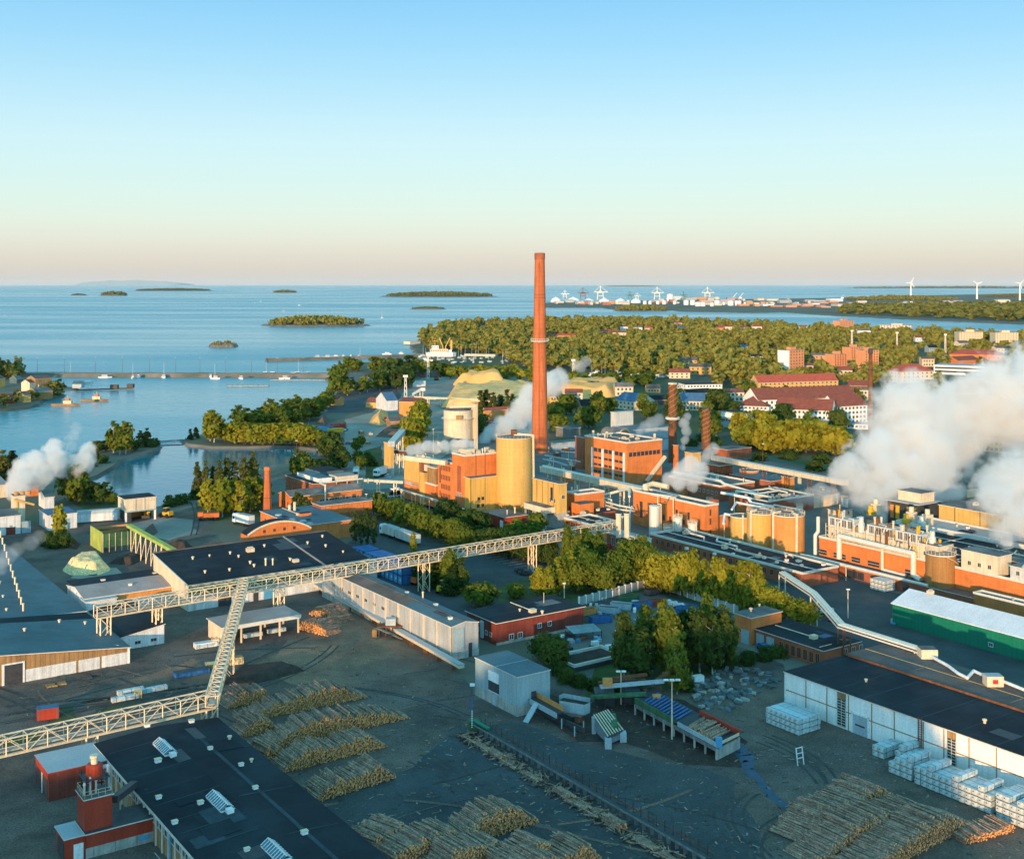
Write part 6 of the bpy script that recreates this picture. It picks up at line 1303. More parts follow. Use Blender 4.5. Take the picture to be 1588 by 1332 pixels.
# long sorting row
sr = thing('sorting_row', 'long low log-sorting chain with steel posts across the yard', 'conveyor', G(740,1140)); o = G(740,1140); a, e = G(735,1132)-o, G(1100,1345)-o; q = MB(); q.bar(a+Vector((0,0,1.2)),e+Vector((0,0,1.2)),.7,.4,'dark_steel'); q.bar(a+Vector((.8,.7,1.7)),e+Vector((.8,.7,1.7)),.12,.12,'rust'); q.bar(a+Vector((-.6,-.5,1.5)),e+Vector((-.6,-.5,1.5)),.14,.3,'concrete_dark'); q.build('chain_bed', sr)
for k in range(34): c = a.lerp(e,(k+.3)/34); q = MB(); q.bar((c.x,c.y,0),(c.x,c.y,1.2),.3,.6,'concrete_dark'); q.bar((c.x+.8,c.y+.7,0),(c.x+.8,c.y+.7,2.7),.14,.14,'dark_steel'); q.build('post', sr)
q = MB(); q.box(a.x-1.2,a.x+1.2,a.y-1,a.y+.8,.2,2.0,'green_dark'); q.bar(a+Vector((0,0,1.9)),a.lerp(e,.08)+Vector((0,0,1.9)),.9,.3,'green_wall'); q.build('drive_unit', sr)
rq = random.Random(21); q = MB()
for k in range(520):
    f = rq.random(); c = a.lerp(e,f); side = Vector((-.83,-.62,0)) ; p = c+side*rq.uniform(1.2,4.6)+Vector((0,0,rq.uniform(.05,.5))); an = rq.uniform(0,3.14); d = Vector((math.cos(an),math.sin(an),rq.uniform(-.1,.1)))*rq.uniform(.5,1.5); q.bar(p-d,p+d,.16,.14,('bark','soil','bark_heap','bark')[k % 4])
o_ = q.build('bark_debris'); o_.location = o; tag(o_, 'loose bark and broken wood strewn along the sorting row', 'debris', None, 'stuff')
# loose log bundles in the sorting pockets
for k, (f, n) in enumerate(((.06,6),(.13,9),(.2,14),(.27,6),(.38,8),(.52,18),(.58,10),(.63,6),(.72,24),(.84,10),(.93,9))):
    c = o+a.lerp(e,f)+Vector((-2.6,-1.9,0)); t = thing('log_bundle', f'{nth(k)} loose log bundle from the mast end of the sorting row', 'log bundle', c, math.atan2((e-a).y,(e-a).x), 'log bundles beside the sorting row'); q = MB()
    for i in range(n): y_ = (i % 5)*.34-.7; z_ = .17+.3*(i//5); x_ = rq.uniform(-.5,.5); q.tube((x_-2.2,y_+rq.uniform(-.1,.1),z_),(x_+2.2,y_+rq.uniform(-.1,.1),z_),.16,.13,6,'bark',True,'log_end')
    q.build('logs', t)
# ------------------------------------------------------------------ log piles
LOGV = []
def logmesh(i):
    q = MB(); L2 = 2.6; q.tube((0,-L2,0),(RN.uniform(-.05,.05),L2,RN.uniform(-.03,.05)),.17,.13,6,'bark',True,'log_end'); o = q.build('log'); me = o.data; bpy.data.objects.remove(o); return me
LOGV = [logmesh(i) for i in range(5)]
NLOG = [0]
def log_pile(label, p, q_, hgt_, ln=5.2, prof_=None, single=0, dia=.27, both=False, mess=.25, seed=1, bright=False):
    """p, q_ = ground points of the front foot; logs lie across, front ends towards us"""
    hgt = hgt_*1.18; r = random.Random(seed); a, e = G(*p), G(*q_); d = e-a; W_ = d.length; ex = d.normalized(); ey = Vector((-ex.y,ex.x,0)); m = MB(); tops = {}
    rows = int(hgt/(dia*.87))+1; cols = int(W_/dia)
    pf = prof_ or (lambda t: min(1, 3.2*t+.08, 4.2*(1-t)+.05)*(.85+.15*math.sin(t*9+seed)))
    hmax = [0]*cols
    for c in range(cols): hmax[c] = max(1, int(rows*pf((c+.5)/cols)*(1+.12*math.sin(c*.7+seed))+r.uniform(-.7,.7)))
    for c in range(cols):
        for k in range(hmax[c]):
            nb = min(hmax[max(0,c-1)], hmax[min(cols-1,c+1)]); top = k >= hmax[c]-1
            x = (c+.5+(.5 if k % 2 else 0))*dia; z = dia*.5+k*dia*.87; y0 = r.uniform(-.35,.35)-.12*k*dia; y1 = ln+r.uniform(-.5,.4)
            rr = dia*.5*r.uniform(.62,1.25); sk = r.uniform(-mess,mess) if top else 0; zz_ = r.uniform(-.08,.12) if top else 0
            P0 = ex*x+ey*y0+Vector((0,0,z)); P1 = ex*(x+sk)+ey*y1+Vector((0,0,z+zz_))
            m.tube(P0,P1,rr,rr*.8,6,'bark',True,'log_end')
            if top and r.random() < .35:
                P0 = P0+Vector((0,0,dia*.9))+ex*r.uniform(-.2,.2)+ey*r.uniform(-.5,.5); P1 = P1+Vector((0,0,dia*r.uniform(.7,1.0)))+ex*r.uniform(-.35,.35)
                if single and NLOG[0] < single:
                    NLOG[0] += 1; o = link('log', LOGV[NLOG[0] % 5], None, a+(P0+P1)/2); dd = (P1-P0); o.rotation_euler = (math.asin(max(-1,min(1,dd.normalized().z))),0,math.atan2(dd.y,dd.x)-math.pi/2); LT.append((o,label))
                else: m.tube(P0,P1,rr,rr*.8,6,'bark',True,'log_end')
    o = m.build('log_pile'); o.location = a; tag(o, label, 'log pile', 'log piles in the yard', 'stuff'); return o
LT = []
log_pile('log pile of the front left group, rearmost and left', (352,1100),(420,1085), 2.4, seed=31)
log_pile('log pile with bright ends, farthest back in middle group', (372,1122),(572,1081), 2.9, seed=2)
log_pile('log pile short and dark between two long middle piles', (368,1146),(432,1130), 2.3, seed=3)
log_pile('longest middle log pile reaching furthest right', (395,1168),(637,1113), 3.0, seed=4)
log_pile('small grey log pile against saw hall edge', (404,1183),(440,1172), 2.0, seed=5)
log_pile('middle log pile third from the back beside saw hall', (428,1202),(600,1158), 2.8, seed=6)
log_pile('middle log pile alone and nearest to us beside saw hall', (482,1247),(616,1206), 2.6, seed=7)
log_pile('bottom log pile at far left with a dark front', (566,1345),(640,1304), 2.9, 5.4, single=400, seed=8, prof_=lambda t: min(1,5*t+.2,5*(1-t)+.2))
log_pile('bottom log pile at the back with bright ends', (690,1322),(838,1274), 3.3, 5.4, single=400, seed=9)
log_pile('bottom log pile low and left of the front row', (598,1362),(720,1310), 2.6, 5.2, single=400, seed=10, prof_=lambda t: min(1,5*t+.2,5*(1-t)+.2))
log_pile('bottom log pile in the middle of the front row', (672,1372),(796,1322), 3.0, 5.2, single=400, seed=11)
log_pile('bottom log pile right of centre in front row', (772,1372),(868,1332), 3.0, 5.2, single=400, seed=14)
log_pile('bottom log pile at right of the front row', (790,1390),(932,1330), 3.0, 5.2, single=400, seed=12)
log_pile('right hand back log pile behind the sunlit pile', (1246,1311),(1392,1236), 2.8, 6.5, single=400, seed=13)
log_pile('right hand middle log pile, long and grey on top', (1262,1345),(1462,1262), 3.0, 6.0, single=400, seed=17)
log_pile('right hand front log pile, tip sunlit', (1330,1372),(1512,1278), 2.9, 6.0, single=400, seed=15)
log_pile('small flat log pile lit orange near the packs', (1496,1310),(1571,1290), .8, 4.0, seed=16, prof_=lambda t: .9)
log_pile('sunlit log pile beside the open lumber shelter', (462,975),(508,988), 2.6, 5.0, seed=20)
log_pile('grey log pile behind the sunlit shelter pile', (478,952),(524,968), 2.4, 5.0, seed=22)
cnt = {}
for o, lab in LT:
    cnt[lab] = cnt.get(lab,0)+1; tag(o, f'loose log lying on top of the {lab}'.replace('log pile','pile'), 'log', 'loose logs on '+lab)
# ------------------------------------------------------------------ wrapped lumber packs
def packmesh(ln, w_, h_):
    q = MB(); q.box(-w_/2,w_/2,0,ln,.15,h_-.02,'wrap_end','plastic_wrap'); q.box(-w_/2-.01,w_/2+.01,.03,ln-.03,.45,h_-.008,'plastic_wrap'); o = q.build('wrapping'); me = o.data; bpy.data.objects.remove(o)
    q = MB()
    for k in (.15,.5,.85):
        q.box(-w_/2,-w_/2+.1,ln*k,ln*k+.1,0,.15,'dark_steel'); q.box(w_/2-.1,w_/2,ln*k,ln*k+.1,0,.15,'dark_steel')
        q.box(-w_/2-.02,w_/2+.02,ln*k,ln*k+.09,.16,h_+.002,'dark_steel')
    q.box(-w_/2+.15,-w_/2+.4,-.015,-.005,.55,.75,'blue_box'); o = q.build('strap'); m2 = o.data; bpy.data.objects.remove(o); return me, m2
PK = [packmesh(5.4,1.1,1.0), packmesh(4.6,1.1,1.0), packmesh(6.0,1.1,1.0)]
def pack(p, rz, k, z, label, group):
    e = thing('lumber_pack', label, 'lumber pack', (p.x,p.y,z), rz, group); link('wrapping', PK[k][0], e); link('strap', PK[k][1], e)
LV = ['bottom','second','third','top']
aF = math.atan2(AV.y,AV.x)-math.pi/2                   # packs lie along the grid, ends toward us
def packrow(p, n, hts, step, k, rz, where, dirv, grp):
    for c in range(n):
        hh = hts[c % len(hts)]
        for l in range(hh):
            q = p+dirv*(c*step)+Vector((RN.uniform(-.05,.05),RN.uniform(-.05,.05),0))
            lv = 'top' if l == hh-1 and hh > 1 else ('bottom' if l == 0 else ORD[l])
            pack(q, rz+RN.uniform(-.015,.015), k, l*1.02, f'lumber pack, {lv} layer, {nth(c)} column from left {where}', grp)
rB = math.atan2(BV.y,BV.x)-math.pi/2                   # long axis along BV
packrow(G(1191,1122), 7, (3,), 1.2, 2, rB, 'in the corner stack by warehouse', -AV, 'packs in the corner stack')
packrow(G(1357,1173), 2, (2,), 1.25, 0, rB, 'in the small stack', -AV, 'packs in the small stack'); packrow(G(1357,1173)+BV*1.5-AV*4.5, 1, (3,), 1.2, 0, rB, 'in the lone tall stack', -AV, 'packs in the small stack') 
packrow(G(1382,1199), 4, (2,3,3,4), 1.22, 0, rB, 'in the first long row by warehouse', -AV, 'packs in the long rows')
packrow(G(1382,1199)-AV*5.6-BV*.3, 12, (3,3,4,3), 1.22, 0, rB, 'in the second long row by warehouse', -AV, 'packs in the long rows')
packrow(G(1382,1199)-AV*21.2-BV*.6, 9, (4,4,3,4,4), 1.22, 2, rB, 'in the last long row by warehouse', -AV, 'packs in the long rows')
packrow(G(1392,1182), 3, (2,), 1.22, 1, rB, 'in the low row between two stacks', -AV, 'packs in the long rows')
for i, (u, v, lab) in enumerate(((173,1090,'white wrapped lumber pack nearest the lower conveyor'),(182,1079,'white wrapped lumber pack behind its twin by the grass'),(219,1076,'white wrapped lumber pack at the right of the grass strip'),(303,1007,'white wrapped lumber pack lying left of lumber shelter'),(1384,966,'pale lumber pack at the green hall corner'),(415,983,'white wrapped pack under the lumber shelter'),(378,990,'pale lumber pack at front of shelter'))):
    pack(G(u,v), YAW-math.pi/2, 0 if i < 4 else 1, 0, lab, 'single lumber packs')
packrow(G(1352,914), 4, (3,), 1.25, 1, rB, 'against the long brick annex', -AV, 'packs against the brick annex')
# ------------------------------------------------------------------ containers, vehicles, clutter
def contmesh(mat, ln=6.1, lid='blue_box'):
    q = MB(); q.box(0,ln,0,2.44,.15,2.6,mat,lid); 
    for k in range(14): q.box(.2+k*ln/14.3,.32+k*ln/14.3,-.05,-.001,.2,2.5,mat)
    o = q.build('box'); me = o.data; bpy.data.objects.remove(o); q = MB()
    for x in (0,ln-.18):
        for y in (-.04,2.3): q.box(x,x+.18,y,y+.18,0,2.64,'dark_steel')
    q.box(-.06,-.001,.3,2.1,.3,2.4,'blue_light'); q.box(-.1,-.061,.7,1.1,1.1,1.8,'white'); o = q.build('frame'); m2 = o.data; bpy.data.objects.remove(o); return me, m2
CM = contmesh('blue_box')
k = 0
for row, (u, v, n, hh) in enumerate(((551,863,3,1),(571,886,9,2))):
    p = G(u,v)
    for c in range(n):
        for l in range(hh):
            q = p-AV*(c*2.55)+Vector((0,0,2.66*l)); e = thing('shipping_container', f'blue shipping container, {"upper" if l else "lower"} one, {nth(c)} in the {("short rear","long front")[row]} row', 'container', q, YAW+math.pi/2-math.pi/2, 'blue containers by the car park'); link('box', CM[0], e); link('frame', CM[1], e)
def wheelset(q, xs, y0, y1, r, mat='tyre'):
    for x in xs:
        for y in (y0,y1): q.tube((x,y,r),(x,y+.28,r),r,r,10,mat)
def truck(label, u, v, rz, trailer=True, body='silver_tank', cab='white'):
    t = thing('truck', label, 'truck', G(u,v), rz); q = MB(); q.box(0,2.1,0,2.5,.8,3.3,cab); q.box(.1,1.5,.2,2.3,3.301,3.7,cab); q.build('cab', t); q = MB(); q.box(-.03,-.001,.25,2.25,2.0,2.95,'glass'); q.box(.4,1.3,-.03,-.001,1.9,2.8,'glass'); q.build('window', t); q = MB(); q.box(2.5,9.8,0,2.55,1.1,3.9,body,'light_roof'); q.build('body', t); q = MB(); q.box(.3,9.8,.3,2.2,.6,1.0,'dark_steel'); q.build('chassis', t); q = MB(); wheelset(q,(1.1,6.8,8.2),.05,2.2,.5); q.build('wheel', t)
    if trailer: q = MB(); q.box(11.2,23.6,0,2.55,1.1,3.9,body,'light_roof'); q.box(10,23.4,.4,2.1,.65,1.0,'dark_steel'); q.build('trailer', t); q = MB(); wheelset(q,(12.6,13.8,20.4,21.8),.05,2.2,.5); q.build('trailer_wheel', t)
    return t
truck('grey full-trailer truck parked along the tree row', 588,829, math.atan2(-AV.y,-AV.x)); truck('white box truck facing left near the pine clump', 360,812, math.radians(-42), False, 'white'); truck('white truck parked at roadside beside the old mill', 586,741, math.radians(65), False, 'white'); truck('white box truck beside the coal road', 556,742, math.radians(95), False, 'white')
def loader(label, u, v, rz, mat='yellow_paint', arm=True):
    t = thing('wheel_loader', label, 'wheel loader', G(u,v), rz); q = MB(); q.box(-2.4,1.0,-1.1,1.1,.9,2.0,mat); q.box(-2.4,-1.6,-1,1,2.001,2.4,mat); q.build('body', t); q = MB(); q.box(-.8,.7,-.75,.75,2.001,3.4,'glass'); q.box(-.9,.8,-.85,.85,3.401,3.55,mat); q.build('cab', t); q = MB(); wheelset(q,(-1.5,1.5),-1.35,1.05,.8); q.build('wheel', t); q = MB(); q.bar((.8,-.6,1.6),(3.0,-.6,.7),.25,.35,mat); q.bar((.8,.6,1.6),(3.0,.6,.7),.25,.35,mat); q.build('arm', t); q = MB(); q.box(2.9,3.8,-1.4,1.4,.1,1.1,'dark_steel'); q.build('bucket', t)
def excavator(label, u, v, rz, mat='red_paint'):
    t = thing('excavator', label, 'excavator', G(u,v), rz); q = MB(); q.box(-2,2,-1.5,-.8,0,1,'dark_steel'); q.box(-2,2,.8,1.5,0,1,'dark_steel'); q.build('track', t); q = MB(); q.box(-2.4,1.6,-1.4,1.4,1.1,2.5,mat); q.build('body', t); q = MB(); q.box(.2,1.7,.2,1.4,2.501,3.5,'glass'); q.build('cab', t); q = MB(); q.bar((1.4,-.4,2.2),(4.4,-.4,5.4),.5,.6,mat); q.bar((4.4,-.4,5.4),(7.0,-.4,3.2),.4,.5,mat); q.bar((7,-.4,3.2),(7,-.4,2.2),1.0,.9,'dark_steel'); q.build('arm', t)
loader('yellow wheel loader beside the white loading gate', 258,802, 2.6); loader('orange loader at the pink rubble heap', 598,655, .4, 'orange_paint'); loader('small orange loader on the car park edge', 650,906, .9, 'orange_paint'); loader('yellow loader parked beneath the loading gate', 228,801, -1.4); loader('small yellow loader on the car park by dark trees', 688,919, 1.2)
excavator('red excavator on the gravel road near the marina', 655,586, .3); excavator('red material handler left of the chip heaps', 677,590, 1.2); excavator('small dark excavator beside the orange chip heap', 743,594, 2.8, 'dark_steel')
dp = thing('dump_truck', 'orange dump truck parked below the pine clump', 'dump truck', G(338,806), 3.3); q = MB(); q.box(-.5,5,-1.2,1.2,1.2,2.6,'orange_paint'); q.build('body', dp); q = MB(); q.box(5.1,7,-1.1,1.1,.9,3,'orange_paint'); q.build('cab', dp); q = MB(); wheelset(q,(.8,2.2,6),-1.3,1.0,.6); q.build('wheel', dp)
def car(label, u, v, rz, mat, van=False, group=None):
    t = thing('van' if van else 'car', label, 'van' if van else 'car', G(u,v), rz, group); L2 = 5.2 if van else 4.4; q = MB(); q.box(0,L2,-.9,.9,.35,1.0,mat); pr_ = [(.2,1.0),(.5,2.1),(L2-1.2,2.2),(L2-.3,1.0)] if van else [(.5,1.0),(1.1,1.5),(2.9,1.5),(3.6,1.0)]
    q.add([(x,-.8,z) for x,z in pr_]+[(x,.8,z) for x,z in pr_], [(0,3,2,1),(4,5,6,7),(1,2,6,5)], mat); q.build('body', t); q = MB(); q.add([(x,-.82,z*.97+.03) for x,z in pr_]+[(x,.82,z*.97+.03) for x,z in pr_], [(0,1,5,4),(2,3,7,6),(0,3,2,1),(4,5,6,7)], 'glass'); q.build('window', t); q = MB(); wheelset(q,(.9,L2-1),-.92,.66,.33); q.build('wheel', t)
cols = [('white','white'),('silver','silver_tank'),('dark','dark_steel'),('red','red_bright'),('blue','blue_box')]
for i, (u,v,c,wh_) in enumerate(((842,826,0,'under the yellow panel house'),(838,823,1,'beside the loading canopy'),(536,668,0,'on the coal road'),(533,690,4,'farther down the coal road'),(826,893,2,'at the right end of the car park'),(820,890,2,'beside another dark car at the car park'),(607,761,0,'on the works street crossing'),(579,768,1,'at the street by the zebra crossing'),(1190,1012,4,'beside brick workshop corner'),(625,792,0,'under the tree row by the mill'))): car(f'{cols[c][0]} car {wh_}',u,v,RN.uniform(0,3),cols[c][1])
def skip(label, u, v, rz, mat, ln=5.5, fill='soil', group='skip containers in the store yard'):
    t = thing('skip', label, 'skip', G(u,v), rz, group); q = MB(); w_ = 2.3
    for (x0,x1,y0,y1) in ((0,ln,0,.12),(0,ln,w_-.12,w_),(0,.12,.12,w_-.12),(ln-.12,ln,.12,w_-.12)): q.box(x0,x1,y0,y1,.1,1.6,mat)
    for k in range(6): q.box(.3+k*(ln-.6)/5,.42+k*(ln-.6)/5,-.1,-.001,.1,1.6,mat)
    q.build('shell', t); q = MB(); q.box(.12,ln-.12,.12,w_-.12,.15,1.0+RN.uniform(0,.4),fill); q.build('contents', t)
SK = [(927,950,-.55,'grey_metal','grey skip, left of the pair'),(946,944,-.55,'grey_metal','grey skip, right of the pair'),(985,946,.3,'blue_box','small blue skip in yard middle'),(1000,943,.2,'red_paint','dark red skip in yard middle'),(1040,955,.35,'blue_box','blue skip before the long yard wall'),(1056,953,.3,'blue_box','second blue skip before the long wall'),(918,968,.1,'blue_box','long blue skip beside red hall end'),(900,957,.4,'orange','orange skip by the red hall corner'),(1008,925,.5,'dark_steel','dark skip in the far yard corner'),(968,936,.45,'green_dark','green skip near the left yard wall')]
for u,v,rz,mt,lab in SK: skip(lab,u,v,rz+.2,mt)
yw = thing('yard_wall', 'pale concrete yard wall with a corner under the birches', 'wall', G(1012,908)); o = G(1012,908)
for a, e, nm in (((898,939),(1012,908),'wall_panel'),((1012,908),(1145,953),'wall_panel')):
    q = MB(); a, e = G(*a)-o, G(*e)-o; q.bar(a+Vector((0,0,1.1)),e+Vector((0,0,1.1)),.35,2.2,'concrete'); q.build(nm, yw)
    for k in range(12): c = a.lerp(e,k/11.5); q = MB(); q.bar((c.x,c.y,0),(c.x,c.y,2.4),.5,.5,'white_panel'); q.build('pillar', yw)
def crate(label, p, s, mat, top=None, rz=0, group=None, name='crate', cat='crate'):
    q = MB(); x, y, z = s; q.box(-x/2,x/2,-y/2,y/2,.08,z,mat,top)
    for k in (-.42,.42): q.box(x*k-.06,x*k+.06,-y/2-.03,y/2+.03,0,z+.03,top or mat)
    o = q.build(name); o.location = p; o.rotation_euler = (0,0,rz); tag(o,label,cat,group); return o
for i in range(6): crate(f'{nth(i)} white bag from left against the long yard wall', G(1037+i*5,937+i*1.4+(i % 2)*1.5), (1.1,1.1,1.2),'white',None,.3,'white bags along the yard wall','bulk_bag','bag')
rz_ = random.Random(77)
for i in range(26):
    f = i/25; u, v = 1060+85*f, 944+18*f; c = ('blue_box','white','red_paint','tan_wood','grey_metal','rubble')[rz_.randrange(6)]
    crate(f'{nth(i)} stored crate from the left along the long yard wall', G(u,v+rz_.uniform(2,6)), (rz_.uniform(.8,1.6),rz_.uniform(.8,1.4),rz_.uniform(.6,1.4)), c, None, rz_.uniform(0,1.5),'stored crates along the yard wall')
for i in range(24):
    u, v = rz_.uniform(850,930), rz_.uniform(985,1012); c = ('white','grey_metal','rubble','orange_paint','blue_light','concrete','dark_steel','plastic_wrap')[rz_.randrange(8)]
    crate(f'{nth(i)} scrap crate in the jumble below the red hall', G(u,v), (rz_.uniform(.6,2.6),rz_.uniform(.5,1.2),rz_.uniform(.3,1.1)), c, None, rz_.uniform(0,3),'scrap in the yard below the red hall','scrap_crate')
for i in range(22):
    u, v = rz_.uniform(905,985), rz_.uniform(925,962); c = ('tan_wood','grey_metal','rubble','orange','green_dark','concrete','rust','white')[rz_.randrange(8)]
    crate(f'{nth(i)} store-yard crate among the skips', G(u,v), (rz_.uniform(.6,3.0),rz_.uniform(.5,1.0),rz_.uniform(.3,1.0)), c, None, rz_.uniform(0,3),'crates among the skips')
ca = thing('canopy_tent', 'pale sheet-roofed shelter below the red hall', 'shelter', G(905,990),.5); q = MB(); q.add([(-4,-2,2.2),(4,-2,1.8),(4,2,2.6),(-4,2,3.0)], [(0,1,2,3),(3,2,1,0)], 'plastic_wrap'); q.build('sheet_roof', ca); q = MB()
for x, y in ((-3.9,-1.9),(3.9,-1.9),(3.9,1.9),(-3.9,1.9)): q.bar((x,y,0),(x,y,2.0),.15,.15,'dark_steel')
q.build('post', ca)
ca2 = building('blue_shelter', 'small open shelter with a teal roof in store yard', 'shelter', G(1001,982), Vector((.9,.44,0)).normalized(), 7.5, 5, 2.2, 'concrete_dark', 'teal_roof', 'sx', .5)
q = MB()
for k in range(6): a, e = G(822+k*8,1000+k*4), G(830+k*8,1004+k*4); q.bar(a-G(822,1000)+Vector((0,0,.8)),e-G(822,1000)+Vector((0,0,.8)),.15,1.6,'grey_metal')
o_ = q.build('scrap_fence'); o_.location = G(822,1000); tag(o_, 'grey panel fence before the scrap yard', 'fence')
for i, (u,v,c,lab) in enumerate(((947,1010,'white','white tank container by the birch clump'),(890,1020,'plastic_wrap','stack of pale boards by the scrap yard'),(866,1003,'white','white box in front of scrap yard'),(1082,1058+0,'white','white box by the rubble heap'))): crate(lab,G(u,v),(2.4,1.4,1.5),c,None,.4,None,'storage_box','box')
bn = building('bark_pen', 'low black-walled bark pen beside the birch clump', 'pen', G(890,1043), BV, 14, 8, 1.6, 'dark_steel', 'bark_heap', 'parapet')
# rubble slabs
for i in range(150):
    while True:
        u, v = rz_.uniform(1055,1215), rz_.uniform(1032,1108)
        if pip(u,v,[(1062,1062),(1085,1050),(1130,1030),(1200,1045),(1212,1062),(1165,1082),(1120,1106),(1090,1100)]): break
    s = (rz_.uniform(.7,2.4),rz_.uniform(.5,1.3),rz_.uniform(.2,.6)); q = MB(); pts_ = [(-s[0]/2*rz_.uniform(.8,1.1),-s[1]/2*rz_.uniform(.7,1.1)),(s[0]/2*rz_.uniform(.8,1.1),-s[1]/2*rz_.uniform(.7,1.1)),(s[0]/2*rz_.uniform(.7,1.1),s[1]/2*rz_.uniform(.7,1.1)),(-s[0]/2*rz_.uniform(.7,1.1),s[1]/2*rz_.uniform(.7,1.1))]; q.prism(pts_,-.1,s[2],('rubble','stone','rubble','concrete')[i % 4]); o = q.build('stone_slab'); o.location = G(u,v)+Vector((0,0,rz_.choice((0,0,.3)))); o.rotation_euler = (rz_.uniform(-.2,.2),rz_.uniform(-.2,.2),rz_.uniform(0,3.1)); tag(o,'broken grey stone slab in the slab dump right of the birch clump','stone slab','stone slabs in the dump')
# heaps
def heap(name, label, cat, poly, h, mat, seed=0, z0=0, flat_=.0, cell=None):
    P = px(poly); cx_ = sum(p.x for p in P)/len(P); cy_ = sum(p.y for p in P)/len(P); x0, x1 = min(p.x for p in P), max(p.x for p in P); y0, y1 = min(p.y for p in P), max(p.y for p in P); n = 34; Q = [(p.x,p.y) for p in P]; m = MB(); vs = []; ins = []
    def dist(x, y):
        b = 1e9
        for i in range(len(Q)):
            ax, ay = Q[i]; bx_, by_ = Q[(i+1) % len(Q)]; dx, dy = bx_-ax, by_-ay; t = max(0,min(1,((x-ax)*dx+(y-ay)*dy)/(dx*dx+dy*dy+1e-9))); b = min(b,math.hypot(x-ax-t*dx,y-ay-t*dy))
        return b
    sz = max(x1-x0,y1-y0)
    for j in range(n+1):
        for i in range(n+1):
            x, y = x0+(x1-x0)*i/n, y0+(y1-y0)*j/n; inn = pip(x,y,Q); d = dist(x,y) if inn else -dist(x,y); k = max(0,min(1,(d+.15*h)/(h*1.35))); k = k*k*(3-2*k) if not flat_ else max(0,min(1,(d+.1*h)/(h*.75)))
            nz = noise.fractal(Vector((x*.09/h*4,y*.09/h*4,seed)),1.0,2.0,4)*(.16 if not flat_ else .34)*h+noise.noise(Vector((x*.9,y*.9,seed)))*.05*h; vs.append((x-cx_,y-cy_,max(-.2,h*k+nz*k-(.15 if k == 0 else 0)))); ins.append(k > 0)
    fs = []
    for j in range(n):
        for i in range(n):
            q = (j*(n+1)+i,j*(n+1)+i+1,(j+1)*(n+1)+i+1,(j+1)*(n+1)+i)
            if any(ins[k] for k in q): fs.append(q)
    m.add(vs,fs,mat); o = m.build(name, None, (cx_,cy_,z0), True); tag(o,label,cat); return o
heap('chip_heap','long orange woodchip heap behind the pale flat one','chip heap',[(703,597),(722,590),(780,590),(786,599),(730,600)],10,'chips',1,0,1); heap('chip_heap','wide flat pale woodchip heap left of tall chimney','chip heap',[(684,634),(702,606),(800,602),(838,610),(838,630),(760,634)],6.5,'chips_pale',2,0,1); heap('chip_heap','small orange chip heap right of the long one','chip heap',[(778,604),(800,598),(826,600),(820,607)],5,'chips',3,0,1); heap('chip_heap','pale orange chip heap between chimney and pines','chip heap',[(858,612),(885,600),(940,599),(966,606),(950,616),(890,618)],9,'chips',4,0,1)
heap('sawdust_heap','pale sawdust heap beside the chip bin','sawdust heap',[(98,884),(120,872),(158,872),(172,884),(150,892),(110,891)],3.4,'sawdust',5,0,1); heap('bark_heap','dark bark heap left of the chip bin','bark heap',[(85,846),(105,836),(124,843),(118,852)],2.6,'bark_heap',6); heap('bark_heap','brown bark heap behind the lime conveyor','bark heap',[(222,825),(236,812),(244,825),(236,832)],2.6,'soil',7); heap('bark_heap','dark bark heap right of the lime conveyor','bark heap',[(258,850),(275,840),(300,848),(290,856)],2.2,'bark_heap',8); heap('bark_heap','dark bark heap under the steep conveyor','bark heap',[(345,1060),(370,1038),(440,1030),(474,1040),(430,1052),(380,1064)],1.3,'bark_heap',9); heap('bark_heap','dark bark strip below the chip bin','bark heap',[(168,874),(200,862),(226,866),(205,876)],1.8,'bark_heap',10)
heap('rubble_heap','pink cut rubble mound near the old sheds','rubble heap',[(573,656),(582,642),(600,640),(602,654),(590,660)],5.5,'chips',11); heap('soil_heap','brown soil heap by the dark yard','soil heap',[(490,656),(500,646),(512,652),(505,660)],4,'soil',12); heap('soil_heap','grey soil mound behind the gravel road','soil heap',[(635,582),(660,572),(700,572),(705,582),(670,586)],5,'soil',13); heap('soil_heap','dark triangular soil heap behind blue roof shed','soil heap',[(596,618),(610,606),(622,612),(618,620)],4.5,'soil',14); heap('soil_heap','dry grassy soil mound beside the conveyor','soil heap',[(582,677),(600,666),(630,666),(625,680)],3,'soil',15)
for i, (u,v,mt) in enumerate(((505,668,'blue_box'),(514,667,'red_bright'),(520,671,'yellow_paint'),(498,669,'blue_light'),(524,664,'red_paint'))): crate(('deep blue','bright red','yellow','light blue','dull red')[i]+' open container at the dark gravel end',G(u,v),(9,2.6,2.6),mt,None,.3+.1*i,'containers at the dark gravel','shipping_container','container')
crate('red-roofed dog-house shed on the grass patch',G(74,1113),(4,2.6,2.2),'red_paint','blue_roof',.4,None,'small_shed','shed'); crate('blue flat trailer parked on the yard track',G(297,1046),(7.5,2.2,1.1),'blue_box','dark_steel',.55,None,'flat_trailer','trailer'); crate('yellow timber crate at the foot of steep conveyor',G(328,1037),(2.8,2.2,1.3),'tan_wood','sawdust',.3,None,'timber_crate','crate'); crate('yellow crate beside white packs',G(214,1081),(1.6,1.6,1.4),'tan_wood','sawdust',.3,None,'timber_crate','crate'); crate('pale timber stack under steep conveyor tower',G(366,1029),(3,2,1.6),'sawdust','tan_wood',.4,None,'timber_crate','crate')
crate('cream crate beside the shelter corner',G(334,1000),(1.8,1.5,1.5),'cream','sawdust',.3,None,'timber_crate','crate'); crate('white cylinder pack left of shelter',G(318,1003),(5,2,1.2),'white','plastic_wrap',.5,None,'timber_pack','pack')
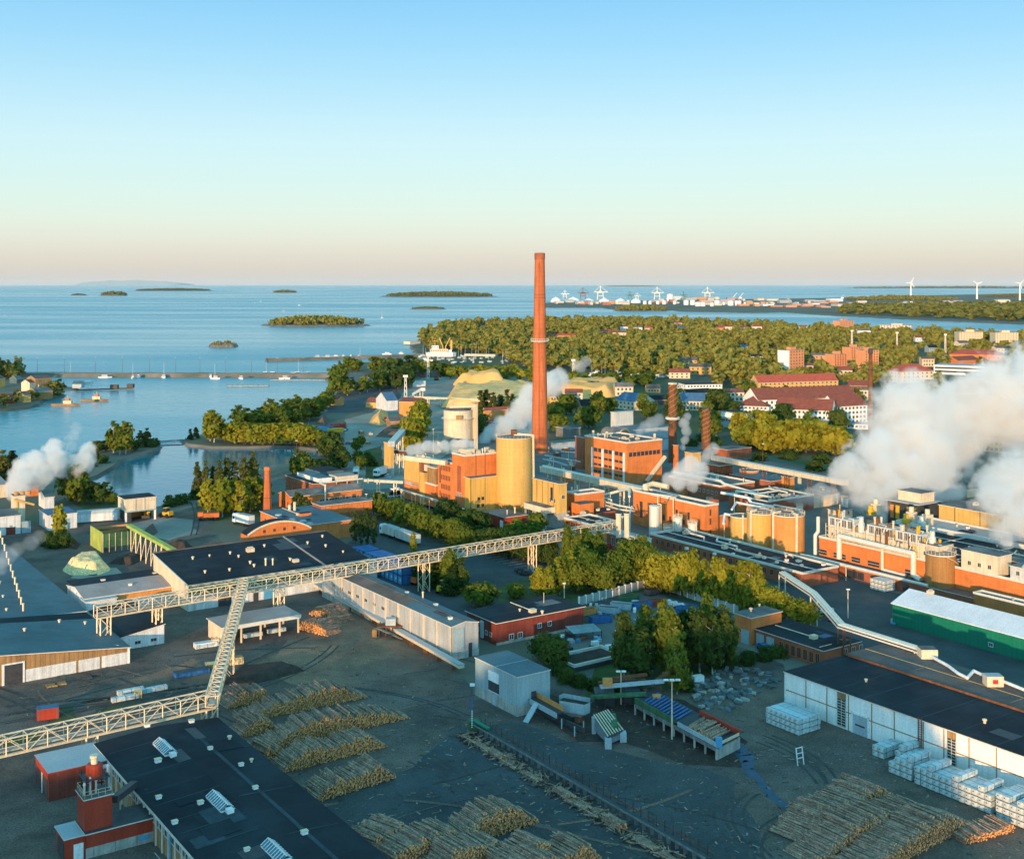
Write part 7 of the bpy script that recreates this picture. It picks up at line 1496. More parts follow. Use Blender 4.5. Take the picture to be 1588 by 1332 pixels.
for i,(u,v) in enumerate(((80,1064),(94,1061),(134,1052),(150,1046))): crate(f'{nth(i)} pallet from the left before the board hall',G(u,v),(2.2,1.8,.35),'tan_wood' if i < 2 else 'dark_steel',None,.5,'pallets before the board hall','pallet','pallet')
sgn = thing('sign_frame','small leaning white frame on the yard','frame',G(1242,1186),.5); q = MB()
for x in (-.7,.7): q.bar((x,0,0),(x,.5,3.0),.14,.14,'white')
for z in (1.2,2.0,2.9): q.bar((-.7,z/6,z),(.7,z/6,z),.12,.12,'white')
q.build('frame_bar', sgn)

CARM = {}
def carcopy(i, u, v, rz, mt, where):
    if mt not in CARM:
        car('x', u, v, rz, mt); r = [o for o in C.objects if o.get('label') == 'x'][0]; CARM[mt] = [(c.name.split('.')[0],c.data) for c in r.children]
        for c in list(r.children): bpy.data.objects.remove(c)
        bpy.data.objects.remove(r)
    t = thing('car', f'{nth(i)} parked car {where}', 'car', G(u,v), rz, 'cars parked '+where)
    for n_, me in CARM[mt]: link(n_, me, t)
for row,(u0,u1,v0,v1,n,where) in enumerate(((556,618,597,594,15,'in the front row by the marina trees'),(562,628,591,588,15,'in the middle row by the marina trees'),(575,640,586,584,13,'in the rear row by the marina trees'),(1262,1300,948,960,5,'beside the pipe bridge'))):
    for i in range(n):
        if rz_.random() < .85: carcopy(i,u0+(u1-u0)*i/n,v0+(v1-v0)*i/n,1.2+rz_.choice((0,3.14)),rz_.choice(('white','silver_tank','dark_steel','blue_box','red_bright','white')),where)
# ------------------------------------------------------------------ north works
for a, e, dp_, vt, wl, rf, kd, rh_, lab in (
 ((619,645),(648,646),16,623,'orange','rust_tile','gx',2,'orange brick shed with dark gable roof on the coal road'),
 ((586,634),(601,634),10,623,'grey_blue','blue_roof','flat',0,'pale blue container office beside the blue roof shed'),
 ((600,637),(617,636),18,622,'white_wood','blue_roof','gx',5,'white gabled shed with a bright blue roof slope'),
 ((567,632),(584,633),10,624,'yellow_plain','rust_tile','gx',3,'small yellow gabled house near the dark yard'),
 ((605,664),(630,663),10,654,'tan_wood','brown_roof','gx',2,'brown hut with a gable roof by the conveyor'),
 ((512,628),(524,629),6,619,'orange','rust_tile','gx',2,'orange hut alone on the shore road'),
 ((528,744),(548,744),8,738,'white_wood','grey_roof','flat',0,'white shed at the inlet road end'),
 ((640,600+0),(660,599),8,592,'white_wood','light_roof','flat',0,'white elevated conveyor house on the gravel road')):
    bl2('shed', lab, 'shed', a, e, dp_, vt=vt, wall=wl, roof=rf, kind=kd, rh=rh_)
gallery('chip_conveyor', 'white sloping chip conveyor on the gravel road', 'conveyor', G(642,612,3), G(656,604,12), 3, 2, 'white', 3)
gallery('chip_conveyor', 'long cream low conveyor crossing before the chip heaps', 'conveyor', G(634,616,5), G(780,622,6), 2.4, 1.6, 'cream', 7)
def lattice_mast(label, u, v, vt, w_=2.2, mat='trim', head=True):
    p = G(u,v); h = H-(vt-VH)*p.y/F; t = thing('light_mast', label, 'light mast', p); q = MB()
    for sx_ in (-1,1):
        for sy_ in (-1,1): q.bar((sx_*w_/2,sy_*w_/2,0),(sx_*w_/4,sy_*w_/4,h),.3,.3,mat)
    n = max(4,int(h/3.4))
    for i in range(n):
        f, g = w_/2*(1-.5*i/n), w_/2*(1-.5*(i+1)/n); z0, z1 = h*i/n, h*(i+1)/n
        for sy_ in (-1,1): q.bar((-f,sy_*f,z0),(g,sy_*g,z1),.2,.2,mat); q.bar((f,sy_*f,z0),(-g,sy_*g,z1),.2,.2,mat)
    q.build('lattice', t)
    if head: q = MB(); q.box(-1.8,1.8,-.8,.8,h,h+.3,mat); q.box(-1.7,1.7,-.9,-.6,h+.31,h+1.6,'white'); q.build('lamp_head', t)
lattice_mast('lattice light mast behind the orange shed',629,620,585); lattice_mast('lattice light mast before the white ship',664,589,551); lattice_mast('slim light mast right of the tall chimney',889,595,560,2)
for u, v, vt in ((1321,548,514),(1391,548,517),(1466,552,520)): lattice_mast({1321:'stadium light mast left of three',1391:'stadium light mast in the middle of three',1466:'stadium light mast right of three'}[u],u,v,vt,2)
# ------------------------------------------------------------------ town
def house(label, a, e, depth, vt, wl, rf, kd='gx', rh_=3, fl=2, n=6, name='house', cat='house', sb=True, **k):
    b = bl2(name, label, cat, a, e, depth, vt=vt, wall=wl, roof=rf, kind=kd, rh=rh_, **k); n = max(2,n)
    for f in range(fl):
        z = b.h*(f+.3)/fl; wins(b,'B',n,.8,b.Lx-.8,z,min(1.5,b.Lx/n*.5),min(1.7,b.h/fl*.5)); 
        if sb: wins(b,'A',max(2,int(depth/5)),1,depth-1,z,1.3,min(1.7,b.h/fl*.5))
    return b
house('long yellow house with a bright red roof below brick towers',(1176,609),(1300,605),13,594,'yellow_plain','red_tile','gx',5.5,3,18,'apartment_house','apartment house')
rbk = house('long white house wing with rust-red roof, left part',(1203,664),(1290,668),15,634,'white_panel','rust_tile','gx',6,4,13,'apartment_house','apartment house')
house('white house wing with rust-red roof behind thin stack',(1296,659),(1345,656),15,631,'white_panel','rust_tile','gx',6,4,8,'apartment_house','apartment house')
house('rust-red hipped roof of the rear white house row',(1176,646),(1330,640),20,621,'white_panel','rust_tile','gx',7,3,20,'apartment_house','apartment house'); house('white end house with hipped rust roof at the left',(1140,646),(1192,648),22,629,'white_panel','rust_tile','hip',6,3,8,'apartment_house','apartment house')
tm = blk('teal_office', 'modern teal office with white bands and a black roof', 'office', 1160,667,1115,1180, vt=643, wall='grey_blue', roof='black_felt'); pbox(tm,'white_band',-.2,tm.Lx+.1,-.25,-.02,tm.h-3,tm.h-.4,'white_panel'); pbox(tm,'white_band',-.25,-.02,0,tm.Ly,tm.h-3,tm.h-.4,'white_panel'); pbox(tm,'stair_tower',tm.Lx*.3,tm.Lx*.75,-2.2,-.3,0,tm.h-3.4,'white_panel'); wins(tm,'A',10,1,tm.Ly-1,tm.h-5.4,1.6,1.4); wins(tm,'B',4,.5,tm.Lx-1,1.5,1.4,1.3)
house('pale yellow long flat house above the rust roofs',(1268,618),(1347,621),12,603,'cream','grey_roof','flat',0,2,14,'apartment_house','apartment house'); house('dark red roofed house with a brick chimney pot',(1315,608),(1345,609),14,598,'rust','rust_tile','gx',4,1,5)
house('cream villa with red hipped roof at the steam top',(1398,594),(1449,592),20,577,'cream','red_tile','hip',6,3,7,'villa','villa'); q = bl2('white_school','low white banded school at the right','school',(1448,580),(1528,583),30,vt=566,wall='white_panel',roof='light_roof')
for z in (2,5.4): pbox(q,'window_band',1,q.Lx-1,-.1,-.02,z,z+1.6,'glass')
house('brick-red low roofs right of stadium mast',(1472,558),(1560,560),26,549,'brick','red_tile','hip',5,1,12); house('red-brown shed roof near the school',(1486,572),(1520,570),18,560,'brick','rust_tile','gx',4,1,5)
def tower(label, a, e, depth, vt, wl='orange', fl=8, n=5, balc=True):
    b = bl2('apartment_tower', label, 'apartment block', a, e, depth, vt=vt, wall=wl, roof='grey_roof', kind='flat', over=.3, group='apartment towers in the town')
    for f in range(fl):
        z = b.h*(f+.35)/fl; wins(b,'B',n,.8,b.Lx-.8,z,1.3,1.3,fr='brick')
    pbox(b,'lift_house',b.Lx*.35,b.Lx*.7,depth*.3,depth*.7,b.h+.2,b.h+3,wl,'grey_roof')
    if balc:
        for f in range(fl): pbox(b,'balcony',b.Lx,b.Lx+1.6,depth*.15,depth*.85,b.h*(f+.25)/fl,b.h*(f+.25)/fl+1.1,'white_panel')
    if fl == 8 and a[0] < 1300: pbox(b,'end_panel',-.06,-.01,0,depth,0,b.h,'white_panel')
    return b
bt = dict(wl='brick_t')
M('brick_t', (.64,.27,.13), .9, .12, .15, .1)
tower('brick tower with white end wall, leftmost of the four',(1224,582),(1247,580),13,544,'brick_t'); tower('brick tower second from left, shorter',(1293,575),(1314,574),12,550,'brick_t',7); tower('brick tower behind the others, third from left',(1319,561),(1339,560),12,539,'brick_t',6); tower('brick tower with white balconies by the thin stack',(1341,578),(1363,577),12,544,'brick_t'); tower('far dark-topped brick tower near the channel',(1302,513),(1324,512),14,498,'brick_t',6,5,False)
tower('long low tan block at the channel shore',(1364,513),(1413,514),18,504,'far_shed',4,10,False); tower('tan block left of two near the right edge',(1488,534),(1524,534),20,515,'cream',6,8); tower('tan block at right edge above the steam',(1544,537),(1579,537),20,516,'cream',6,8)
house('white-walled villa with blue roof left of rusty stack',(953,633),(985,637),18,620,'cream','blue_roof','gx',5,2,5,'villa','villa'); house('pale house with a dark blue roof right of rusty stack',(1052,636),(1092,637),16,622,'cream','blue_roof','gx',5,2,7); house('white terrace with flat dark roofs above rusty stack',(1064,613),(1120,612),18,597,'white_panel','black_felt','flat',0,3,11,'apartment_house','apartment house'); house('blue-grey block left of the white terrace',(1040,610),(1060,611),18,597,'grey_blue','grey_roof','flat',0,3,4,'apartment_house','apartment house')
house('small yellow house among the trees near the marina',(1003,609),(1024,609),10,603,'yellow_plain','brown_roof','gx',3,1,4); house('grey house with a steep dark roof left of the silver box',(903,645),(924,644),11,633,'cream','black_felt','gx',5,2,4); house('dark red house between two blue roofs',(1010,628),(1042,627),10,621,'red_dark','black_felt','gx',3,1,6); house('white row house in front of the terrace',(1066,622),(1105,620),10,611,'cream','black_felt','gx',3,2,8); house('small pale blue hut by the yellow-red house',(1137,612),(1145,612),8,604,'white_panel','blue_roof','flat',0,1,2); house('grey shed with blue roof at the brick villa',(1008,667),(1032,668),10,660,'grey_metal','slate_roof','flat',0,1,4); house('white box house left of the yellow-green trees',(1137,708),(1152,707),9,698,'white_panel','blue_roof','flat',0,1,3); house('pale flat house below thin stack',(1305,664),(1346,666),12,657,'white_panel','blue_roof','flat',0,1,6); house('grey-roofed house on the right behind the steam',(1525,700),(1588,706),16,683,'cream','light_roof','flat',0,2,8)
for i, (u0,u1,v,vt,wl,rf) in enumerate(((850,893,526,521,'brick_t','red_tile'),(930,948,520,514,'brick_t','red_tile'),(945,972,521,516,'cream','rust_tile'),(962,974,513,507,'white_panel','rust_tile'),(982,996,513,508,'white_panel','grey_roof'),(1000,1012,514,509,'cream','red_tile'),(1052,1062,514,509,'white_panel','blue_roof'),(1040,1058,506,501,'far_shed','rust_tile'),(1108,1124,514,509,'brick_t','red_tile'),(1120,1136,512,507,'cream','rust_tile'),(1146,1158,513,508,'cream','rust_tile'),(1167,1182,513,507,'white_panel','red_tile'),(742,754,509,505,'cream','rust_tile'),(1240,1252,512,507,'white_panel','rust_tile'),(1330,1350,520,513,'white_panel','grey_roof'),(1420,1434,530,524,'white_panel','rust_tile'),(1195,1204,546,542,'cream','rust_tile'),(1150,1160,542,538,'white_panel','blue_roof'))):
    house(f'{nth(i)} small far house among the pines, {("red","pale")[wl != "brick_t"]} walls',(u0,v),(u1,v),10,vt,wl,rf,'gx',3,1,3,sb=False,group='far houses among the pines')
ht = random.Random(4); k = 0
for i in range(400):
    u, v = ht.uniform(850,1590), ht.uniform(528,640); p = G(u,v)
    if k >= 24 or occupied(p.x,p.y,14) or (v < 560 and ht.random() < .6) or hides(p.x,p.y,8) or (u < 1010 and v < 605): continue
    s_ = p.y/F; w_ = ht.uniform(9,22); wl, rf = ht.choice((('cream','brown_roof'),('grey_blue','black_felt'),('yellow_plain','brown_roof'),('cream','rust_tile'),('brick_t','grey_roof'),('cream','grey_roof'))); k += 1
    house(f'{nth(k-1)} small town house among the trees, {wl.split("_")[0].replace("brick","brick red")} walls',(u,v),(u+w_/s_,v+ht.uniform(-.4,.4)),ht.uniform(8,12),v-ht.uniform(5,8)/s_,wl,rf,'gx',ht.uniform(2,3.5),2,4,sb=False,group='small town houses')
# ------------------------------------------------------------------ marina and boats
def boatmesh(k):
    q = MB(); L2 = (7,9,11)[k]; w_ = 2.6; pts_ = [(-L2/2,-w_*.42),(L2*.2,-w_/2),(L2/2,0),(L2*.2,w_/2),(-L2/2,w_*.42)]; n = 5; vs = [(x*.9,y*.7,-.5) for x,y in pts_]+[(x,y,.9) for x,y in pts_]; q.add(vs, [(i,(i+1) % n,n+(i+1) % n,n+i) for i in range(n)]+[(n,n+1,n+2,n+3,n+4)], 'white'); o = q.build('hull'); a = o.data; bpy.data.objects.remove(o); q = MB(); q.box(-L2*.25,L2*.15,-w_*.32,w_*.32,.9,2.3,'white','white'); q.box(-L2*.26,L2*.16,-w_*.33,w_*.33,1.4,1.95,'glass_blue'); o = q.build('cabin'); b = o.data; bpy.data.objects.remove(o); q = MB(); q.tube((L2*.05,0,.9),(L2*.05,0,L2*1.35),.11,.07,6,'trim'); q.bar((L2*.05,0,2.2),(-L2*.35,0,2.2),.25,.25,'blue_box'); o = q.build('mast'); c = o.data; bpy.data.objects.remove(o); return a, b, c
BM = [boatmesh(k) for k in range(3)]
BO = []
def boat(u, v, k, sail, where, rz=None, z=SEA):
    t = thing('sailing_boat' if sail else 'motor_boat', '', 'boat', G(u,v,z)+Vector((0,0,.25)), RN.uniform(0,6.28) if rz is None else rz, 'boats '+where); t.scale = (1.15,1.15,1.15); link('hull', BM[k][0], t); link('cabin', BM[k][1], t)
    if sail: link('mast', BM[k][2], t)
    BO.append((u,t,sail,where))
for u, v, k in ((98,581,0),(110,583,1),(132,583,0),(163,586,2),(206,587,1),(215,586,0),(254,586,1),(261,584,0),(295,584,1),(327,585,2),(334,588,1),(366,584,0),(374,588,2),(405,583,2),(412,581,1),(422,581,2),(455,582,2),(462,581,1),(470,582,2),(478,581,0),(441,588,1)): boat(u,v,k,k == 1 and u % 2 == 0,'moored along the causeway')
for u, v, k in ((493,554.5,1),(507,554.5,2),(520,554,1),(532,553.5,1),(545,553.5,1),(558,553,0),(600,550,2),(622,549,1)): boat(u,v,k,k == 0,'along the breakwater')
for i in range(46):
    u, v = RN.uniform(648,792), RN.uniform(552,566); boat(u,v,RN.choice((0,1,1,2)),RN.random() < .45,'in the marina before the pines')
for i in range(26):
    u, v = RN.uniform(905,1060), RN.uniform(577,588)
    if not occupied(*G(u,v)[:2],1): boat(u,v,RN.choice((0,1,2)),RN.random() < .2,'laid up ashore beneath the pines',z=.4)
for u, v, k in ((395,470,2),(404,468,2),(464,474,2),(592,493,2),(440,483,1)): boat(u,v,k,True,'far out on the sea')
BO.sort(key=lambda b: (b[3],b[0])); last = None; i = 0
for u, t, sail, where in BO:
    i = 0 if where != last else i+1; last = where; t['label'] = f'{nth(i)} boat from the left {where}, '+('white sailing boat' if sail else 'white motor boat')
for a, e, lab in (((352,597),(417,596.5),'thin floating jetty alone in the bay'),((420,587.5),(505,588),'floating jetty below the moored boats'),((655,560),(790,561),'front marina pontoon before the quay'),((660,555),(780,556),'rear marina pontoon nearer the ship')):
    t = thing('jetty', lab, 'jetty', G(*a)); q = MB(); q.bar(Vector((0,0,SEA+.5)),G(*e)-G(*a)+Vector((0,0,SEA+.5)),3,.7,'concrete'); q.build('deck', t); q = MB()
    for k in range(9): c = (G(*e)-G(*a))*(k/8); q.tube((c.x,c.y,SEA-1),(c.x,c.y,SEA+2),.2,.2,6,'trunk')
    q.build('pile', t)
for a, e, lab in (((245,692),(318,689),'lower floating boom across the inlet mouth'),((243,686),(286,683),'upper floating boom across the inlet mouth')):
    t = thing('floating_boom', lab, 'boom', G(*a,SEA)); d = G(*e,SEA)-G(*a,SEA); q = MB(); q.bar(Vector((0,0,.4)),d+Vector((0,0,.4)),.9,.5,'concrete_dark'); q.build('float', t)
for u in (20,58,100,148,190,232,272,310,350,390,430,470): pole(f'{nth([20,58,100,148,190,232,272,310,350,390,430,470].index(u))} lamp post from the left on the causeway',u,580,15,1,'trunk','lamp posts on the causeway')
sp = thing('white_ship', 'large cream-white ship with yellow cranes at the marina quay', 'ship', G(684,555,SEA)); q = MB(); s = G(684,555).y/F; hl = 24*s
pts_ = [(-hl,0),(-hl*.85,-6),(hl*.8,-6),(hl,0),(hl*.8,6),(-hl*.85,6)]; n = 6; vs = [(x*.95,y*.8,-.5) for x,y in pts_]+[(x,y,6.5) for x,y in pts_]; q.add(vs, [(i,(i+1) % n,n+(i+1) % n,n+i) for i in range(n)]+[tuple(range(n,2*n))], 'white'); q.build('hull', sp); q = MB(); q.box(-hl*.7,hl*.45,-4.5,4.5,6.51,10.5,'cream'); q.box(-hl*.6,-hl*.15,-4,4,10.51,14.5,'white'); q.box(hl*.5,hl*.7,-3,3,6.51,9.5,'white'); q.build('superstructure', sp); q = MB()
for k in range(9): q.box(-hl*.65+k*hl*.12,-hl*.65+k*hl*.12+1.2,-4.56,-4.51,8.2,9.3,'glass'); 
for k in range(5): q.box(-hl*.58+k*2,-hl*.58+k*2+1.2,-4.06,-4.01,12.2,13.4,'glass')
q.build('window', sp)
for x, a in ((hl*.12,-.5),(hl*.3,.6)): q = MB(); q.tube((x,0,6.5),(x,0,14),.8,.6,8,'yellow_plain'); q.bar((x,0,13.5),(x+9*math.sin(a),0,13.5+10),.9,.9,'yellow_plain'); q.build('crane', sp)
q = MB(); q.box(hl*.62,hl*.74,-2,2,9.51,21,'yellow_plain'); q.build('funnel', sp); q = MB(); q.tube((-hl*.4,0,14.5),(-hl*.4,0,24),.4,.2,6,'yellow_plain'); q.bar((-hl*.4-3,0,20),(-hl*.4+3,0,20),.4,.4,'yellow_plain'); q.build('mast', sp)
bl2('quay_house','long cream quay building behind the ship','quay house',(720,552),(768,553),10,vt=549,wall='cream',roof='light_roof'); bl2('ferry_pier_house','low pale pier house at the forest point','pier house',(636,534),(652,533),12,vt=530,wall='cream',roof='far_shed')
# left village
for i,(a,e,dp_,vt,wl,rf,lab) in enumerate((((-8,626),(9,625),9,617,'orange','rust_tile','sunlit orange house at the left edge of village'),((17,626),(26,625),8,617,'red_dark','rust_tile','dark red boathouse in the village'),((37,624),(48,623),9,613,'yellow_plain','brown_roof','yellow gabled house in village middle'),((57,620),(82,618),14,608,'brown_metal','slate_roof','long grey-roofed shed on the village shore'),((46,607),(54,606),8,594,'cream','rust_tile','tall cream house in the village'),((55,599),(80,597),12,588,'tan_wood','brown_roof','long brown house at the back of the village'),((82,609),(95,608),8,602,'orange_paint','red_tile','bright orange-red hut near the village pier'),((62,606),(80,605),8,600,'cream','grey_roof','cream low house in the village'),((-6,602),(8,600),8,588,'yellow_plain','brown_roof','yellow house at the far left edge'),((26,595),(36,594),8,588,'slate_roof','slate_roof','grey house behind the lagoon'),((112,602),(126,602),8,596,'grey_metal','slate_roof','grey boathouse at the village pier'),((130,600),(139,600),8,596,'white','light_roof','white hut at the village pier'))): bl2('village_house',lab,'house',a,e,dp_,vt=vt,wall=wl,roof=rf,kind='gx',rh=2.4)
pj = thing('village_pier','long dark wooden pier with huts off the village','pier',G(118,604)); q = MB(); d = G(207,601)-G(118,604); q.bar(Vector((0,0,SEA+1)),d+Vector((0,0,SEA+1)),4,.8,'trunk'); q.build('deck',pj); q = MB(); q.box(d.x*.6,d.x*.6+6,d.y*.6-2,d.y*.6+2,SEA+1.4,SEA+4.4,'trunk'); q.box(d.x-5,d.x,d.y-2,d.y+3,SEA+1.4,SEA+4.4,'dark_steel'); q.build('hut',pj)
for u, v, lab in ((102,629,'orange and cream tug at the village landing'),(147,622,'long low orange barge off the village')):
    t = thing('tug',lab,'tug boat',G(u,v,SEA),.0); t.scale = (.72,.72,.72); q = MB(); pts_ = [(-14,-2.6),(10,-3),(15,0),(10,3),(-14,2.6)]; n = 5; q.add([(x*.95,y*.8,-.4) for x,y in pts_]+[(x,y,1.9) for x,y in pts_], [(i,(i+1) % n,n+(i+1) % n,n+i) for i in range(n)]+[tuple(range(n,2*n))],'tan_wood'); q.build('hull',t); q = MB(); q.box(-2,6,-2,2,1.91,5,'cream'); q.box(0,4,-1.5,1.5,5.01,7,'orange_paint'); q.build('cabin',t); q = MB(); q.tube((2,0,7),(2,0,10),.2,.15,6,'trim'); q.build('mast',t)
# ------------------------------------------------------------------ harbour
def crane(u, v, vt, mat, label):
    p = G(u,v); h = H-(vt-VH)*p.y/F; s = max(h,20); t = thing('harbour_crane',label,'crane',p); q = MB(); w_ = s*.22
    for x in (-w_,w_):
        for y in (-w_*.6,w_*.6): q.bar((x,y,0),(x*.8,y,s*.5),s*.035,s*.035,mat)
    q.bar((-w_,0,s*.28),(w_,0,s*.28),s*.03,s*.04,mat); q.bar((-w_,0,s*.5),(w_,0,s*.5),s*.05,s*.05,mat); q.build('portal',t); q = MB(); q.bar((0,0,s*.5),(0,0,s),s*.06,s*.06,mat); q.bar((-w_*2,0,s*.55),(w_*2.4,0,s*.55),s*.04,s*.05,mat); q.bar((0,0,s*.97),(w_*2.2,0,s*.57),s*.02,s*.02,mat); q.bar((0,0,s*.97),(-w_*1.9,0,s*.57),s*.02,s*.02,mat); q.build('boom',t); q = MB(); q.box(-w_*.5,w_*.4,-w_*.4,w_*.4,s*.5,s*.62,mat); q.build('machine_house',t)
for u, v, vt, mt in ((876,463.5,450,'white'),(904,464,446,'rust'),(931,465,443,'trim'),(977,465,452,'green_dark'),(988,465,454,'trim'),(1019,465,445,'trim'),(1060,465,452,'green_dark'),(1097,465,445,'trim')): crane(u,v,vt,mt,f'{ {876:"slim white",904:"rust coloured",931:"tall pale",977:"green",988:"low pale",1019:"pale middle",1060:"dark green",1097:"rightmost tall pale"}[u]} harbour crane on the far quay')
for u, v, vt, lab in ((1138,464,454,'left of two slanted white jib cranes'),(1148,464,454,'right of two slanted white jib cranes'),(1306,463,457,'lone slanted white jib crane before the far wood')):
    p = G(u,v); s = H-(vt-VH)*p.y/F; t = thing('jib_crane',lab,'crane',p); q = MB(); q.box(-8,8,-6,6,0,s*.3,'white'); q.build('base',t); q = MB(); q.bar((-4,0,s*.3),(s*.5,0,s),s*.06,s*.06,'white'); q.build('jib',t)
for i,(u, w_, vt, v) in enumerate(((862,8,461,469),(889,10.5,461,469),(913,9,463,470),(937,9.5,462.5,471.5),(962,9,463,471.5),(986,8,463,470))):
    p = G(u,v); s = p.y/F; r = w_*s; h = H-(vt-VH)*p.y/F; t = thing('storage_dome',f'{nth(i)} white storage dome from the left at harbour','dome',p,0,'white domes at the harbour'); q = MB(); q.lathe((0,0,0),[(r,0),(r,h*.35),(r*.75,h*.68),(r*.4,h*.9),(r*.06,h)],22,'dome'); q.build('shell',t); q = MB(); q.box(-r*.08,r*.08,-r*.08,r*.08,h*.98,h*1.06,'galv'); q.build('hatch',t)
for i,(u, w_, vt, v) in enumerate(((926,2.2,468,471.5),(951,2.5,468,471.5),(974,2.6,466,471),(1000,3,467,472),(1008,2.5,467,472),(1020,2.5,467,472),(1030,3,466.5,472),(1039,5,456.5,467),(1046,2.4,467,472),(1064,4,466,473),(1074,4,466,473),(1082,4,469,475),(1090,4,469,475),(1104,3,470,475),(1112,4.2,466,473.5),(1122,2.4,469,473),(1133,4.5,467,474),(1142,2.5,467,474),(1147,2.6,467,474),(1155,2,469,473))):
    p = G(u,v); s = p.y/F; r = w_*s; h = H-(vt-VH)*p.y/F; t = thing('harbour_tank',f'{nth(i)} pale round tank from the left at harbour','tank',p,0,'pale tanks at the harbour'); q = MB(); q.lathe((0,0,0),[(r,0),(r,h),(r*.1,h*1.12)],18,'white'); q.build('shell',t); q = MB(); q.lathe((0,0,h*.98),[(r*1.02,0),(r*1.02,h*.05)],18,'trim',False); q.build('rim',t)
rh_ = random.Random(9)
for i in range(120):
    u = rh_.uniform(856,1588); vb = 472+max(0,(u-1000))*.028 if u < 1250 else 478+(u-1250)*.008
    v = vb-rh_.uniform(1,11) if u > 1000 else 473-rh_.uniform(0,5); v = min(v,484); w_ = rh_.uniform(3,20); hp = rh_.uniform(1.6,4.2)
    mt = rh_.choice(('far_shed','white','cream','container_far','container_far','light_roof','orange','brick_t','far_shed')); p = G(u,v); s = p.y/F
    b = building('harbour_shed', f'{nth(i)} harbour shed among the far quays, '+{'far_shed':'tan','white':'white','cream':'cream','container_far':'rust red','light_roof':'pale grey','orange':'orange','brick_t':'brick red'}[mt], 'shed', p, Vector((1,rh_.uniform(-.1,.1),0)).normalized(), w_*s, rh_.uniform(30,90), hp*s, mt, rh_.choice(('white_roof','light_roof','far_shed','white_roof')), 'gx', hp*s*.25, .5, 'trim', 'harbour sheds')
def turbine(u, v, vhub, label, phase):
    p = G(u,v); s = p.y/F; hz = H-(vhub-VH)*p.y/F; R_ = 8.2*s; t = thing('wind_turbine',label,'wind turbine',p,0,'three wind turbines'); q = MB(); q.tube((0,0,0),(0,0,hz),1.5*s,.9*s,12,'white'); q.build('tower',t); q = MB(); q.box(-1*s,1*s,-1.6*s,2.6*s,hz-.8*s,hz+.9*s,'white'); q.build('nacelle',t); q = MB(); q.ball((0,-2*s,hz),.95*s,'white'); q.build('hub',t)
    for k in range(3):
        a = phase+k*2.094; d = Vector((math.sin(a),0,math.cos(a))); q = MB(); q.bar(Vector((0,-2*s,hz)),Vector((0,-2*s,hz))+d*R_*.4,1.3*s,.4*s,'white',Vector((0,1,0))); q.bar(Vector((0,-2*s,hz))+d*R_*.4,Vector((0,-2*s,hz))+d*R_,.85*s,.3*s,'white',Vector((0,1,0))); q.build('blade',t)
turbine(1412.5,466,438.5,'left wind turbine of three beyond the harbour',.45); turbine(1515,464,440.5,'middle wind turbine of three beyond the harbour',1.15); turbine(1581.5,466,440,'right wind turbine of three at the picture edge',.8)
# ------------------------------------------------------------------ islands and far woods
def island(u0, u1, v, hp, wood=True, depth=.35, label='', rockh=.25, base='rock', sp_=1.0, crowns=1):
    a, e = G(u0,v), G(u1,v); c = (a+e)/2; s = c.y/F; L2 = (e-a).length/2; dp_ = min(L2*depth*2.2, 500+L2*.3); m = MB(); vs = []; n = 40; rings = ((1.0,SEA-.5),(.93,rockh*hp*s*.35),(.7,rockh*hp*s*.8),(.35,rockh*hp*s),(0.02,rockh*hp*s*1.05))
    for f, z in rings:
        for i in range(n):
            t = 6.283*i/n; k = 1+.14*noise.noise(Vector((math.cos(t)*2+u0,math.sin(t)*2,v)))+.08*noise.noise(Vector((math.cos(t)*6+u0,math.sin(t)*6,v))); vs.append((L2*f*k*math.cos(t),dp_*f*k*math.sin(t)+dp_*.9,z*(1+.3*noise.noise(Vector((t*2,f*3,u0))) if z > 0 else 1)))
    fs = []
    for j in range(len(rings)-1):
        o = j*n; fs += [(o+i,o+(i+1) % n,o+n+(i+1) % n,o+n+i) for i in range(n)]
    m.add(vs,fs,base); o = m.build('island',None,(c.x,c.y,0)); o['kind'] = 'structure'
    if wood:
        hh = hp*s*.85; pts_ = []; N_ = int(min(900,max(40,L2*dp_*3/(hh*.42)**2*sp_)))
        for _ in range(N_):
            t = RN.uniform(0,6.283); f = math.sqrt(RN.random())*.9; x, y = L2*f*math.cos(t), dp_*f*math.sin(t)+dp_*.9; k = RN.uniform(.6,1.1)*(1-.45*f*f); pts_.append((c.x+x,c.y+y,rockh*hp*s*.5*(1-f),hh*k,hh*.62*k))
        merge_forest('island_wood',pts_,'needle_far',(7,4),.5,'pine',label)
island(398,566,505.5,17,True,.3,'dark pine wood covering the nearest island',.15); island(320,365,537,9,True,.4,'few bushes on the bare rocky islet',.55,sp_=.12); island(584,772,460.5,9,True,.3,'low wood on the long flat island near horizon',.2); island(634,690,479.3,4,True,.3,'sparse wood on the small reef island',.35,sp_=.4); island(420,460,454,5,True,.3,'dark wood on the small island near the horizon',.2); island(194,322,451.3,4.6,True,.3,'wood on the long thin island at left',.2); island(150,192,458.5,8,True,.4,'wood on the dark round island at left',.25); island(107,132,458,2.5,True,.3,'low scrub on the leftmost tiny islet',.4); island(954,1044,482,10,True,.42,'dense round wood on the harbour islet',.1)
island(935,1030,444.3,2.0,True,.2,'far wood low on the horizon by the chimney',.2); island(1306,1700,447.3,4.0,True,.1,'far dark wood on the horizon at right',.2); island(1526,1700,461.5,6.5,True,.2,'dark wood islet behind right turbine',.15); island(1312,1510,466.5,9.5,True,.2,'wide dark wood beyond the harbour roofs',.12)
m = MB(); prf = [(112,0),(125,2.5),(140,4.2),(158,5.0),(172,6.6),(185,5.0),(198,6.0),(212,6.8),(228,5.6),(245,4.8),(256,5.2),(270,3.0),(282,0)]; d = 95000.0; vs = []
